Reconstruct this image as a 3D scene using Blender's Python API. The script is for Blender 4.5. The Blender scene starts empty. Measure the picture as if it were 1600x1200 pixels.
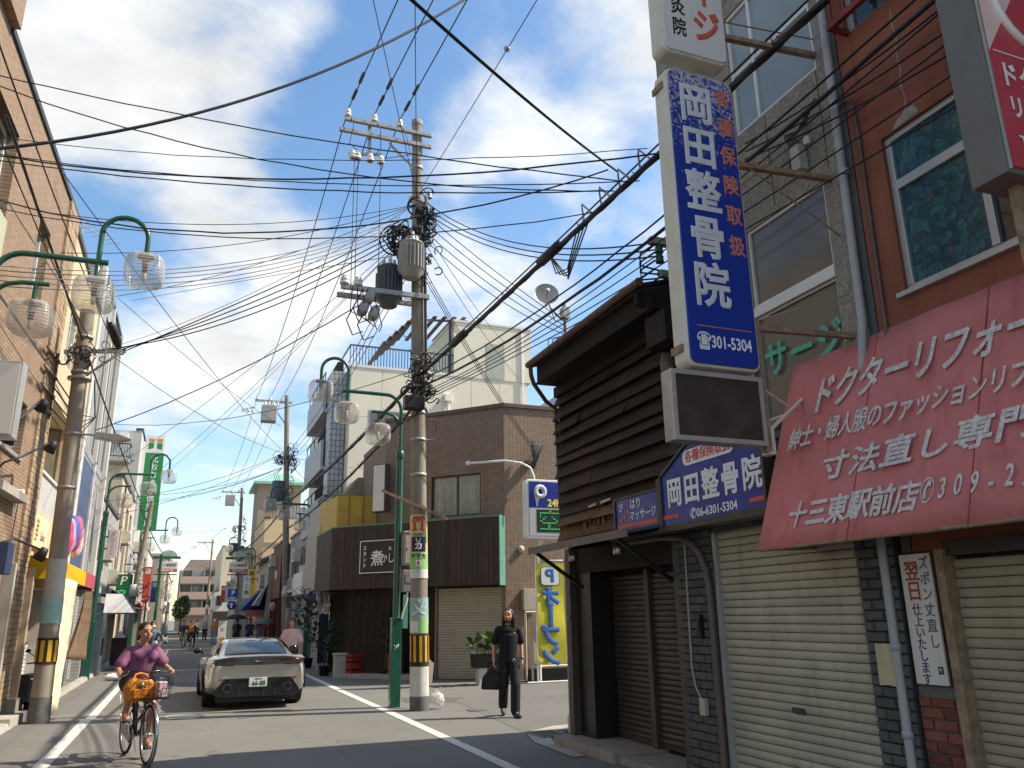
import bpy, bmesh, math, random
from mathutils import Vector, Matrix, Euler
R = math.radians
rng = random.Random(11)
S = bpy.context.scene
COL = S.collection
# ------------------------------------------------------------------ camera, sky, sun, exposure
cam_d = bpy.data.cameras.new('camera'); cam = bpy.data.objects.new('camera', cam_d); COL.objects.link(cam)
cam_d.sensor_width = 36; cam_d.lens = 28.125; cam_d.clip_start = .05; cam_d.clip_end = 3000
yaw, pit, rol = R(21.738), R(16.066), R(0.9)
fw = Vector((math.sin(yaw)*math.cos(pit), math.cos(yaw)*math.cos(pit), math.sin(pit)))
rt = Vector((math.cos(yaw), -math.sin(yaw), 0)); up = rt.cross(fw)
r2 = math.cos(rol)*rt - math.sin(rol)*up; u2 = math.sin(rol)*rt + math.cos(rol)*up
cam.matrix_world = Matrix(((r2.x, u2.x, -fw.x, 0), (r2.y, u2.y, -fw.y, 0), (r2.z, u2.z, -fw.z, 1.65), (0, 0, 0, 1)))
S.camera = cam
SUN_EL, SUN_AZ = R(47.5), math.atan2(.972, -.235)      # azimuth from +Y towards +X
sdir = Vector((math.sin(SUN_AZ)*math.cos(SUN_EL), math.cos(SUN_AZ)*math.cos(SUN_EL), math.sin(SUN_EL)))
sun_d = bpy.data.lights.new('sun', 'SUN'); sun_d.energy = 4.4; sun_d.angle = R(.55); sun_d.color = (1, .93, .82)
sun = bpy.data.objects.new('sun', sun_d); COL.objects.link(sun); sun.location = (30, -5, 40)
sun.rotation_euler = sdir.to_track_quat('Z', 'Y').to_euler()
W = bpy.data.worlds.new('World'); S.world = W; W.use_nodes = True
nt = W.node_tree; nt.nodes.clear()
def N(t, kind, **kw):
    n = t.nodes.new(kind)
    for k, v in kw.items(): setattr(n, k, v)
    return n
BLOBS = [(-2, 33, 13, .13), (-14, 37, 12, .10), (19, 35, 7, .13), (27, 32, 5, .07), (31, 41, 7, .07), (1, 20, 10, .09), (-2, 14, 9, .07), (9, 23, 7, .06), (21, 23, 7, .10), (-8, 24, 7, -.14), (8, 33, 7, -.2), (22, 28.5, 4, -.10), (13.5, 40, 6, -.12), (30, 24, 4, -.06), (0, 8, 6, -.08)]
sky = N(nt, 'ShaderNodeTexSky', sky_type='NISHITA', sun_disc=False, sun_elevation=SUN_EL, sun_rotation=SUN_AZ, air_density=1.15, dust_density=.7, ozone_density=1.4)
bg1 = N(nt, 'ShaderNodeBackground'); bg1.inputs[1].default_value = .148
hs = N(nt, 'ShaderNodeHueSaturation'); hs.inputs['Saturation'].default_value = 1.2
nt.links.new(sky.outputs[0], hs.inputs['Color']); nt.links.new(hs.outputs[0], bg1.inputs[0])
tc = N(nt, 'ShaderNodeTexCoord'); sp = N(nt, 'ShaderNodeSeparateXYZ'); nt.links.new(tc.outputs['Generated'], sp.inputs[0])
def math_node(t, op, a, b=None, clamp=False):
    m = N(t, 'ShaderNodeMath', operation=op); m.use_clamp = clamp
    for i, x in enumerate((a, b)):
        if x is None: continue
        if isinstance(x, (int, float)): m.inputs[i].default_value = x
        else: t.links.new(x, m.inputs[i])
    return m.outputs[0]
zz = math_node(nt, 'ADD', math_node(nt, 'MAXIMUM', sp.outputs[2], 0.0), .22)
cx = math_node(nt, 'DIVIDE', sp.outputs[0], zz); cy = math_node(nt, 'DIVIDE', sp.outputs[1], zz)
cb = N(nt, 'ShaderNodeCombineXYZ'); nt.links.new(cx, cb.inputs[0]); nt.links.new(cy, cb.inputs[1]); cb.inputs[2].default_value = 3.7
def noise(t, vec, scale, detail=8, rough=.55, dist=0.0):
    n = N(t, 'ShaderNodeTexNoise'); n.inputs['Scale'].default_value = scale; n.inputs['Detail'].default_value = detail
    n.inputs['Roughness'].default_value = rough; n.inputs['Distortion'].default_value = dist
    if vec is not None: t.links.new(vec, n.inputs['Vector'])
    return n.outputs[0]
CL = math_node(nt, 'ADD', math_node(nt, 'MULTIPLY', noise(nt, cb.outputs[0], 1.9, 12, .62, .10), .72), math_node(nt, 'MULTIPLY', noise(nt, cb.outputs[0], 6.5, 10, .62, .2), .28))
def blob(az, el, width, amount):      # large cloud banks (and clear gaps) where the sky has them: azimuth from +Y towards +X, elevation, degrees
    d = (math.sin(R(az))*math.cos(R(el)), math.cos(R(az))*math.cos(R(el)), math.sin(R(el)))
    v = N(nt, 'ShaderNodeVectorMath', operation='DOT_PRODUCT'); nt.links.new(tc.outputs['Generated'], v.inputs[0]); v.inputs[1].default_value = d
    m = N(nt, 'ShaderNodeMapRange', interpolation_type='SMOOTHSTEP'); nt.links.new(v.outputs['Value'], m.inputs[0]); m.inputs[1].default_value = math.cos(R(width)); m.inputs[2].default_value = 1; m.inputs[4].default_value = amount
    return m.outputs[0]
for bl in BLOBS: CL = math_node(nt, 'ADD', CL, blob(*bl))
mr = N(nt, 'ShaderNodeMapRange', interpolation_type='SMOOTHSTEP'); nt.links.new(CL, mr.inputs[0]); mr.inputs[1].default_value = .43; mr.inputs[2].default_value = .70; mr.inputs[4].default_value = .93
fine = noise(nt, cb.outputs[0], 3.2, 6, .55)
shade = N(nt, 'ShaderNodeMapRange'); nt.links.new(fine, shade.inputs[0]); shade.inputs[1].default_value = .34; shade.inputs[2].default_value = .60
shade.inputs[3].default_value = .55; shade.inputs[4].default_value = .76
bg2 = N(nt, 'ShaderNodeBackground'); bg2.inputs[0].default_value = (.91, .955, 1, 1); nt.links.new(shade.outputs[0], bg2.inputs[1])
mx = N(nt, 'ShaderNodeMixShader'); nt.links.new(mr.outputs[0], mx.inputs[0]); nt.links.new(bg1.outputs[0], mx.inputs[1]); nt.links.new(bg2.outputs[0], mx.inputs[2])
wo = N(nt, 'ShaderNodeOutputWorld'); nt.links.new(mx.outputs[0], wo.inputs[0])
S.view_settings.view_transform = 'Standard'; S.view_settings.look = 'None'; S.view_settings.gamma = 1
S.view_settings.use_curve_mapping = False; S.view_settings.use_white_balance = True; S.view_settings.white_balance_temperature = 7050; S.view_settings.exposure = 0.7
S.render.engine = 'CYCLES'
S.cycles.max_bounces = 6; S.cycles.transparent_max_bounces = 24; S.cycles.caustics_reflective = False; S.cycles.caustics_refractive = False

# ------------------------------------------------------------------ materials
def pos_vec(t, axis=None, rot=0.0, scale=(1, 1, 1)):
    g = N(t, 'ShaderNodeNewGeometry')
    m = N(t, 'ShaderNodeMapping'); m.inputs['Rotation'].default_value = (0, 0, -rot); m.inputs['Scale'].default_value = (1, 1, 1)
    t.links.new(g.outputs['Position'], m.inputs[0]); out = m.outputs[0]
    if axis:
        s = N(t, 'ShaderNodeSeparateXYZ'); t.links.new(out, s.inputs[0]); c = N(t, 'ShaderNodeCombineXYZ')
        t.links.new(s.outputs['XYZ'.index(axis[0])], c.inputs[0]); t.links.new(s.outputs['XYZ'.index(axis[1])], c.inputs[1]); out = c.outputs[0]
    if scale != (1, 1, 1):
        m2 = N(t, 'ShaderNodeMapping'); m2.inputs['Scale'].default_value = scale; t.links.new(out, m2.inputs[0]); out = m2.outputs[0]
    return out
def new_mat(name):
    m = bpy.data.materials.new(name); m.use_nodes = True; t = m.node_tree
    return m, t, t.nodes['Principled BSDF']
def mixc(t, fac, a, b, mode='MIX'):
    m = N(t, 'ShaderNodeMix', data_type='RGBA', blend_type=mode)
    for sock, x in ((m.inputs[0], fac), (m.inputs[6], a), (m.inputs[7], b)):
        if isinstance(x, (int, float)): sock.default_value = x
        elif isinstance(x, tuple): sock.default_value = (*x[:3], 1)
        else: t.links.new(x, sock)
    return m.outputs[2]
def ramp(t, fac, lo, hi, a=0.0, b=1.0):
    m = N(t, 'ShaderNodeMapRange'); t.links.new(fac, m.inputs[0])
    for i, x in enumerate((lo, hi, a, b)): m.inputs[i+1].default_value = x
    return m.outputs[0]
def bump(t, bs, h, strength=.3, dist=.01):
    b = N(t, 'ShaderNodeBump'); b.inputs['Strength'].default_value = strength; b.inputs['Distance'].default_value = dist
    t.links.new(h, b.inputs['Height']); t.links.new(b.outputs[0], bs.inputs['Normal'])
_M = {}
def mat(name, rgb, rough=.6, var=.14, scale=3.0, bmp=0.0, bscale=80, metal=0.0, spec=.4, streak=0.0, scol=(.05, .04, .035), per=0.0, emit=0.0, coat=0.0, alpha=1.0, grain=None):
    """one painted / rough surface: base colour, blotchy variation, rain streaks, per-piece variation, fine relief"""
    if name in _M: return _M[name]
    m, t, b = new_mat(name)
    v = pos_vec(t)
    f = noise(t, v, scale, 5, .6)
    c = mixc(t, ramp(t, f, .3, .7), tuple(x*(1-var) for x in rgb), tuple(min(1, x*(1+var)) for x in rgb))
    if grain:
        g = noise(t, pos_vec(t, scale=grain), 1.0, 4, .6)
        c = mixc(t, ramp(t, g, .35, .7), c, tuple(x*.55 for x in rgb))
    if streak:
        s = noise(t, pos_vec(t, scale=(5, 5, .35)), 1.6, 6, .65)
        c = mixc(t, ramp(t, s, .5, .78, 0, streak), c, scol)
    if per:
        oi = N(t, 'ShaderNodeObjectInfo')
        h = N(t, 'ShaderNodeHueSaturation'); t.links.new(c, h.inputs['Color']); t.links.new(ramp(t, oi.outputs['Random'], 0, 1, 1-per, 1+per), h.inputs['Value']); c = h.outputs[0]
    t.links.new(c, b.inputs['Base Color'])
    b.inputs['Roughness'].default_value = rough; b.inputs['Metallic'].default_value = metal; b.inputs['Specular IOR Level'].default_value = spec
    b.inputs['Coat Weight'].default_value = coat; b.inputs['Coat Roughness'].default_value = .04
    if rough < .6:
        t.links.new(ramp(t, noise(t, v, scale*2.3, 4), .3, .7, max(0, rough-.07), min(1, rough+.1)), b.inputs['Roughness'])
    if bmp: bump(t, b, noise(t, v, bscale, 4, .6), bmp, .006)
    if emit:
        t.links.new(c, b.inputs['Emission Color']); b.inputs['Emission Strength'].default_value = emit
    if alpha < 1: b.inputs['Alpha'].default_value = alpha
    _M[name] = m; return m
def tile_mat(name, c1, c2, mortar, w, h, axis='YZ', rot=0.0, rough=.55, ms=.012, offset=.5, bmp=.6, streak=.15):
    if name in _M: return _M[name]
    m, t, b = new_mat(name)
    v = pos_vec(t, axis, rot)
    k = N(t, 'ShaderNodeTexBrick', offset=offset); t.links.new(v, k.inputs['Vector'])
    k.inputs['Color1'].default_value = (*c1, 1); k.inputs['Color2'].default_value = (*c2, 1); k.inputs['Mortar'].default_value = (*mortar, 1)
    k.inputs['Scale'].default_value = 1; k.inputs['Brick Width'].default_value = w; k.inputs['Row Height'].default_value = h
    k.inputs['Mortar Size'].default_value = ms; k.inputs['Mortar Smooth'].default_value = .2; k.inputs['Bias'].default_value = 0
    s = noise(t, pos_vec(t, scale=(3, 3, .3)), 1.3, 6, .65)
    c = mixc(t, ramp(t, s, .45, .8, 0, streak), k.outputs[0], (.06, .05, .045))
    n2 = noise(t, pos_vec(t), 1.1, 4)
    c = mixc(t, ramp(t, n2, .3, .7, 0, .22), c, tuple(x*.6 for x in c1))
    t.links.new(c, b.inputs['Base Color']); b.inputs['Roughness'].default_value = rough; b.inputs['Specular IOR Level'].default_value = .35
    bump(t, b, math_node(t, 'SUBTRACT', 1.0, k.outputs[1]), bmp, .006)
    _M[name] = m; return m
def glass_mat(name, tint, rough=.06, spec=.6, var=.5, metal=0.0):
    """dark window pane that mirrors the sky, slightly wavy"""
    if name in _M: return _M[name]
    m, t, b = new_mat(name); v = pos_vec(t)
    c = mixc(t, ramp(t, noise(t, v, 1.2, 3), .3, .7), tuple(x*(1-var) for x in tint), tint)
    t.links.new(c, b.inputs['Base Color']); b.inputs['Roughness'].default_value = rough; b.inputs['Specular IOR Level'].default_value = spec; b.inputs['Metallic'].default_value = metal
    bump(t, b, noise(t, v, 1.7, 2), .05, .02)
    _M[name] = m; return m

# ------------------------------------------------------------------ mesh builder and object helpers
INV = {}
def tag(o, label=None, cat=None, group=None, kind=None):
    if label: o['label'] = label
    if cat: o['category'] = cat
    if group: o['group'] = group
    if kind: o['kind'] = kind
    return o
def thing(name, label, cat, loc=(0, 0, 0), rz=0.0, group=None):
    o = bpy.data.objects.new(name, None); COL.objects.link(o); o.empty_display_size = .1
    o.location = loc; o.rotation_euler = (0, 0, rz)
    INV[o] = (Matrix.Translation(Vector(loc)) @ Matrix.Rotation(rz, 4, 'Z')).inverted()
    return tag(o, label, cat, group)
def inv_of(p):
    if p is None: return Matrix.Identity(4)
    return INV.get(p, Matrix.Identity(4))
class MB:
    def __init__(s): s.v = []; s.f = []; s.sm = []
    def add(s, vs, fs, smooth=False):
        n = len(s.v); s.v += [Vector(p) for p in vs]
        for f in fs: s.f.append([i+n for i in f]); s.sm.append(smooth)
        return s
    def box(s, x0, x1, y0, y1, z0, z1):
        return s.add([(x0, y0, z0), (x1, y0, z0), (x1, y1, z0), (x0, y1, z0), (x0, y0, z1), (x1, y0, z1), (x1, y1, z1), (x0, y1, z1)],
                     [(3, 2, 1, 0), (4, 5, 6, 7), (0, 1, 5, 4), (1, 2, 6, 5), (2, 3, 7, 6), (3, 0, 4, 7)])
    def obox(s, c, size, rz=0.0, rx=0.0, ry=0.0):
        M = Matrix.Translation(Vector(c)) @ Euler((rx, ry, rz)).to_matrix().to_4x4()
        a, b, d = (x/2 for x in size)
        P = [(-a, -b, -d), (a, -b, -d), (a, b, -d), (-a, b, -d), (-a, -b, d), (a, -b, d), (a, b, d), (-a, b, d)]
        return s.add([M @ Vector(p) for p in P], [(3, 2, 1, 0), (4, 5, 6, 7), (0, 1, 5, 4), (1, 2, 6, 5), (2, 3, 7, 6), (3, 0, 4, 7)])
    def beam(s, a, b, w, h, upv=(0, 0, 1)):
        a = Vector(a); b = Vector(b); d = (b-a).normalized(); u = Vector(upv)
        if abs(d.dot(u)) > .98: u = Vector((1, 0, 0))
        r = d.cross(u).normalized()*w/2; u = r.cross(d).normalized()*h/2
        P = [a-r-u, a+r-u, a+r+u, a-r+u, b-r-u, b+r-u, b+r+u, b-r+u]
        return s.add(P, [(3, 2, 1, 0), (4, 5, 6, 7), (0, 1, 5, 4), (1, 2, 6, 5), (2, 3, 7, 6), (3, 0, 4, 7)])
    def prism(s, pts, a, b):
        """polygon pts (3-D) swept from offset a to offset b (vectors)"""
        n = len(pts); A = [Vector(p)+Vector(a) for p in pts]; B = [Vector(p)+Vector(b) for p in pts]
        return s.add(A+B, [list(range(n))[::-1], list(range(n, 2*n))]+[(i, (i+1) % n, n+(i+1) % n, n+i) for i in range(n)])
    def tube(s, pts, r, n=8, cap=True, smooth=True):
        pts = [Vector(p) for p in pts]; m = len(pts); rs = r if isinstance(r, (list, tuple)) else [r]*m
        vs = []; u = None
        for i, p in enumerate(pts):
            d = (pts[min(i+1, m-1)]-pts[max(i-1, 0)])
            d = d.normalized() if d.length > 1e-9 else Vector((0, 0, 1))
            if u is None:
                u = d.orthogonal().normalized()
            else:
                u = (u-d*u.dot(d)); u = u.normalized() if u.length > 1e-6 else d.orthogonal().normalized()
            w = d.cross(u)
            for k in range(n):
                a = 2*math.pi*k/n; vs.append(p+(u*math.cos(a)+w*math.sin(a))*rs[i])
        fs = [(i*n+k, i*n+(k+1) % n, (i+1)*n+(k+1) % n, (i+1)*n+k) for i in range(m-1) for k in range(n)]
        s.add(vs, fs, smooth)
        if cap:
            s.add(vs[:n], [list(range(n))[::-1]]); s.add(vs[-n:], [list(range(n))])
        return s
    def ring(s, c, nrm, R0, r, n=24, k=6, a0=0.0, a1=2*math.pi):
        c = Vector(c); nrm = Vector(nrm).normalized(); u = nrm.orthogonal().normalized(); w = nrm.cross(u)
        full = abs(a1-a0-2*math.pi) < 1e-6
        vs = []; cnt = n if full else n+1
        for i in range(cnt):
            a = a0+(a1-a0)*i/n; d = u*math.cos(a)+w*math.sin(a)
            for j in range(k):
                b = 2*math.pi*j/k; vs.append(c+d*(R0+r*math.cos(b))+nrm*r*math.sin(b))
        fs = [(i*k+j, ((i+1) % cnt)*k+j, ((i+1) % cnt)*k+(j+1) % k, i*k+(j+1) % k) for i in range(n) for j in range(k)]
        return s.add(vs, fs, True)
    def lathe(s, prof, c=(0, 0, 0), n=16, axis=(0, 0, 1), smooth=True):
        ax = Vector(axis).normalized(); u = ax.orthogonal().normalized(); w = ax.cross(u); c = Vector(c)
        vs = []
        for (r, z) in prof:
            for k in range(n):
                a = 2*math.pi*k/n; vs.append(c+ax*z+(u*math.cos(a)+w*math.sin(a))*r)
        m = len(prof)
        return s.add(vs, [(i*n+k, i*n+(k+1) % n, (i+1)*n+(k+1) % n, (i+1)*n+k) for i in range(m-1) for k in range(n)], smooth)
    def ell(s, c, rad, n=12, m=8, M=None):
        vs = []; c = Vector(c)
        for i in range(m+1):
            t = math.pi*i/m
            for k in range(n):
                a = 2*math.pi*k/n; p = Vector((rad[0]*math.sin(t)*math.cos(a), rad[1]*math.sin(t)*math.sin(a), rad[2]*math.cos(t)))
                vs.append(c+(M @ p if M else p))
        return s.add(vs, [(i*n+k, (i+1)*n+k, (i+1)*n+(k+1) % n, i*n+(k+1) % n) for i in range(m) for k in range(n)], True)
    def quad(s, a, b, c, d): return s.add([a, b, c, d], [(0, 1, 2, 3)])
    def mesh(s, name, inv=None):
        me = bpy.data.meshes.new(name)
        vs = [inv @ p for p in s.v] if inv is not None else s.v
        me.from_pydata([tuple(p) for p in vs], [], s.f)
        me.polygons.foreach_set('use_smooth', s.sm)
        return me
    def build(s, name, m, parent=None, bevel=0.0, local=False, sub=0, solid=0.0):
        me = s.mesh(name, None if (local or parent is None) else inv_of(parent)); me.materials.append(m)
        o = bpy.data.objects.new(name, me); COL.objects.link(o)
        if parent is not None:
            o.parent = parent; INV[o] = INV.get(parent, Matrix.Identity(4))
        if solid:
            q = o.modifiers.new('thickness', 'SOLIDIFY'); q.thickness = solid; q.offset = 0
        if bevel:
            q = o.modifiers.new('bevel', 'BEVEL'); q.width = bevel; q.segments = 2; q.limit_method = 'ANGLE'; q.angle_limit = R(40); q.harden_normals = False
        if sub:
            q = o.modifiers.new('subdivision', 'SUBSURF'); q.levels = sub; q.render_levels = sub
        return o
def share(me, name, parent, locs):
    """alike pieces: one object each, sharing one mesh; locs = world positions or matrices"""
    inv = inv_of(parent)
    for L in locs:
        o = bpy.data.objects.new(name, me); COL.objects.link(o); o.parent = parent
        o.matrix_basis = inv @ (L if isinstance(L, Matrix) else Matrix.Translation(Vector(L)))
def text(body, name, m, parent, origin, u, v, size, sx=1.0, bold=0.0, align='CENTER', line=1.0, ext=.0015, local=False, shear=0.0):
    """real lettering: glyph outlines extruded a little; u = reading direction, v = up"""
    d = bpy.data.curves.new(name, 'FONT'); d.body = body; d.size = size; d.align_x = align; d.align_y = 'CENTER'
    d.extrude = ext; d.bevel_depth = max(0, bold); d.bevel_resolution = 0; d.resolution_u = 3; d.space_line = line; d.shear = shear
    d.materials.append(m)
    o = bpy.data.objects.new(name, d); COL.objects.link(o)
    u = Vector(u).normalized(); v = Vector(v).normalized(); w = u.cross(v).normalized(); v = w.cross(u)
    w = w*.2; Mx = Matrix(((u.x*sx, v.x, w.x, origin[0]), (u.y*sx, v.y, w.y, origin[1]), (u.z*sx, v.z, w.z, origin[2]), (0, 0, 0, 1)))
    if parent is not None:
        o.parent = parent
        if not local: Mx = inv_of(parent) @ Mx
    o.matrix_basis = Mx
    return o
def copy_tree(o, parent=None):
    c = o.copy(); COL.objects.link(c)
    if parent is not None: c.parent = parent
    for ch in list(o.children): copy_tree(ch, c)
    return c
def arc(c, r, a0, a1, n, u, v):
    c = Vector(c); u = Vector(u); v = Vector(v)
    return [c+u*r*math.cos(a0+(a1-a0)*i/n)+v*r*math.sin(a0+(a1-a0)*i/n) for i in range(n+1)]
def catenary(a, b, sag, n=14):
    a = Vector(a); b = Vector(b)
    return [a.lerp(b, i/n)-Vector((0, 0, sag*4*(i/n)*(1-i/n))) for i in range(n+1)]
# ------------------------------------------------------------------ ground
def asphalt(name, base, patch, warm):
    m, t, b = new_mat(name); v = pos_vec(t)
    c = mixc(t, ramp(t, noise(t, v, .55, 6, .6), .32, .68), base, patch)
    c = mixc(t, ramp(t, noise(t, pos_vec(t, scale=(1.3, .12, 1)), 1.2, 4, .6), .45, .75, 0, .35), c, warm)
    c = mixc(t, ramp(t, noise(t, v, 70, 4, .8), .38, .66, 0, .6), c, tuple(x*.5 for x in base))
    c = mixc(t, ramp(t, noise(t, v, 1.1, 5, .7), .60, .70, 0, .5), c, tuple(x*.55 for x in base))
    c = mixc(t, ramp(t, noise(t, v, 2.7, 8, .75, .6), .66, .74, 0, .35), c, tuple(x*.6 for x in base))
    vo = N(t, 'ShaderNodeTexVoronoi', feature='DISTANCE_TO_EDGE'); vo.inputs['Scale'].default_value = .33
    wv = N(t, 'ShaderNodeVectorMath', operation='ADD'); t.links.new(v, wv.inputs[0])
    nn = N(t, 'ShaderNodeTexNoise'); nn.inputs['Scale'].default_value = 1.6; nn.inputs['Detail'].default_value = 6; t.links.new(v, nn.inputs['Vector']); t.links.new(nn.outputs[1], wv.inputs[1])
    t.links.new(wv.outputs[0], vo.inputs['Vector'])
    c = mixc(t, ramp(t, vo.outputs[0], .0, .006, .55, 0), c, tuple(x*.35 for x in base))
    t.links.new(c, b.inputs['Base Color']); b.inputs['Roughness'].default_value = .85; b.inputs['Specular IOR Level'].default_value = .3
    bump(t, b, noise(t, v, 130, 3, .7), .5, .006)
    return m
M_road = asphalt('road asphalt', (.168, .163, .152), (.21, .205, .188), (.235, .222, .195))
M_side = asphalt('side street asphalt', (.15, .147, .14), (.19, .186, .176), (.20, .19, .17))
M_dark = asphalt('new asphalt patch', (.05, .05, .052), (.065, .065, .066), (.06, .06, .06))
M_conc = mat('kerb concrete', (.36, .34, .30), .85, .2, 2.2, .35, 90, streak=.3, scol=(.16, .14, .12))
M_line = mat('worn white road paint', (.62, .61, .57), .75, .12, 9, .3, 120, streak=0)
def wear(m):          # road paint worn through to the asphalt in flecks
    t = m.node_tree; b = t.nodes['Principled BSDF']; src = b.inputs['Base Color'].links[0].from_socket
    c = mixc(t, ramp(t, noise(t, pos_vec(t), 22, 8, .78), .50, .64, 0, .85), src, (.2, .195, .18)); t.links.new(c, b.inputs['Base Color'])
wear(M_line)
def flat(name, pts, m, z, parent=None): return MB().add([(x, y, z) for x, y in pts], [list(range(len(pts)))]).build(name, m, parent)
tag(flat('ground', [(-700, -60), (700, -60), (700, 1500), (-700, 1500)], M_road, 0), kind='structure')
tag(flat('side_street', [(4.75, 11.75), (40, 10.5), (40, 20.2), (8.6, 20.2), (5.2, 16.4)], M_side, .004), kind='structure')
tag(flat('asphalt_patch', [(4.75, 10.62), (6.6, 10.7), (14, 11.1), (14, 12.6), (6.4, 12.15), (5.35, 11.55)], M_dark, .008), kind='structure')
tag(flat('gutter_strip', [(4.45, 9.4), (4.62, 9.4), (4.72, 10.55), (5.0, 11.35), (5.5, 11.75), (9.5, 12.6), (14, 12.9), (14, 13.15), (9.4, 12.9), (5.35, 12.0), (4.75, 11.6), (4.5, 10.7)], M_conc, .010), kind='structure')
M_patch = asphalt('asphalt repair patch', (.115, .112, .106), (.145, .14, .132), (.15, .145, .135))
for q in ([(-.3, 21.5), (3.2, 21.6), (3.2, 25), (-.3, 24.9)], [(4.2, 16.6), (7.2, 15.2), (7.5, 16.1), (4.4, 17.6)]): tag(flat('asphalt_patch', q, M_patch, .0035), kind='structure')
def lane(name, pts, w):
    L = []; Rr = []
    for i, (x, y) in enumerate(pts):
        a = pts[max(0, i-1)]; b = pts[min(len(pts)-1, i+1)]; d = Vector((b[0]-a[0], b[1]-a[1])).normalized(); n = Vector((-d.y, d.x))*w/2
        L.append((x+n.x, y+n.y, .006)); Rr.append((x-n.x, y-n.y, .006))
    k = len(pts); o = MB().add(L+Rr, [(k+i, k+i+1, i+1, i) for i in range(k-1)]).build(name, M_line)
    return tag(o, kind='structure')
lane('road_marking', [(-1.44, -8), (-1.43, 6), (-1.41, 16.6)], .17)
lane('road_marking', [(-1.37, 16.75), (-1.40, 26), (-1.44, 44), (-1.44, 95)], .15)
lane('road_marking', [(3.54, -8), (3.55, 8), (3.57, 14), (3.55, 20), (3.56, 26), (3.62, 46), (3.7, 95)], .16)
for pts in ([(5.45, 11.0), (6.1, 11.22), (6.05, 11.45), (5.4, 11.2)], [(5.2, 10.72), (6.0, 10.78), (6.0, 10.84), (5.2, 10.77)], [(6.0, 11.55), (7.2, 11.75), (7.2, 11.85), (6.0, 11.62)], [(0.1, 60), (3.3, 60), (3.3, 60.5), (.1, 60.5)], [(0.1, 46), (3.3, 46), (3.3, 46.6), (.1, 46.6)]):
    tag(flat('road_marking', pts, M_line, .012), kind='structure')
# gutter channel and kerb along the left-hand buildings
k = MB()
for i in range(22):
    y = 13+i*1.6; k.prism([(-2.62, y, 0), (-2.62, y, .10+rng.uniform(-.01, .01)), (-2.48, y, .09), (-2.44, y, .0)], (0, 0, 0), (0, 1.58, 0))
tag(k.build('kerb', M_conc), kind='structure')
tag(flat('left_gutter', [(-2.44, 6), (-2.12, 6), (-2.12, 60), (-2.44, 60)], M_side, .004), kind='structure')
# steel drain covers
M_steel = mat('dull steel', (.22, .21, .20), .5, .2, 8, .2, 60, metal=.6)
t = thing('drain_grate', 'rusty steel drain grate in the kerb by the dark corner house', 'drain grate', (4.95, 11.25, .0))
g = MB().box(-.22, .22, -.3, -.27, .002, .022).box(-.22, .22, .27, .3, .002, .022).box(-.22, -.19, -.27, .27, .002, .022).box(.19, .22, -.27, .27, .002, .022)
g.build('frame', M_steel, t, local=True)
bar = MB().box(-.19, .19, -.006, .006, .003, .02).mesh('bar'); bar.materials.append(M_steel)
share(bar, 'bar', t, [Vector((4.95, 11.25-.25+.036*i, 0)) for i in range(15)])
t = thing('manhole_cover', 'round iron manhole cover in the road between cyclist and car', 'manhole cover', (.15, 16.2, .004))
MB().lathe([(0, .006), (.28, .006), (.3, .003), (.3, 0)], n=32).build('lid', M_steel, t, local=True)
MB().ring((0, 0, .004), (0, 0, 1), .34, .012, 32, 4).build('rim', M_conc, t, local=True)
t = thing('manhole_cover', 'small dark iron cover in the side street beside the plastic bag', 'manhole cover', (5.05, 14.6, .006))
MB().box(-.16, .16, -.16, .16, 0, .006).build('lid', M_steel, t, local=True)

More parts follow.
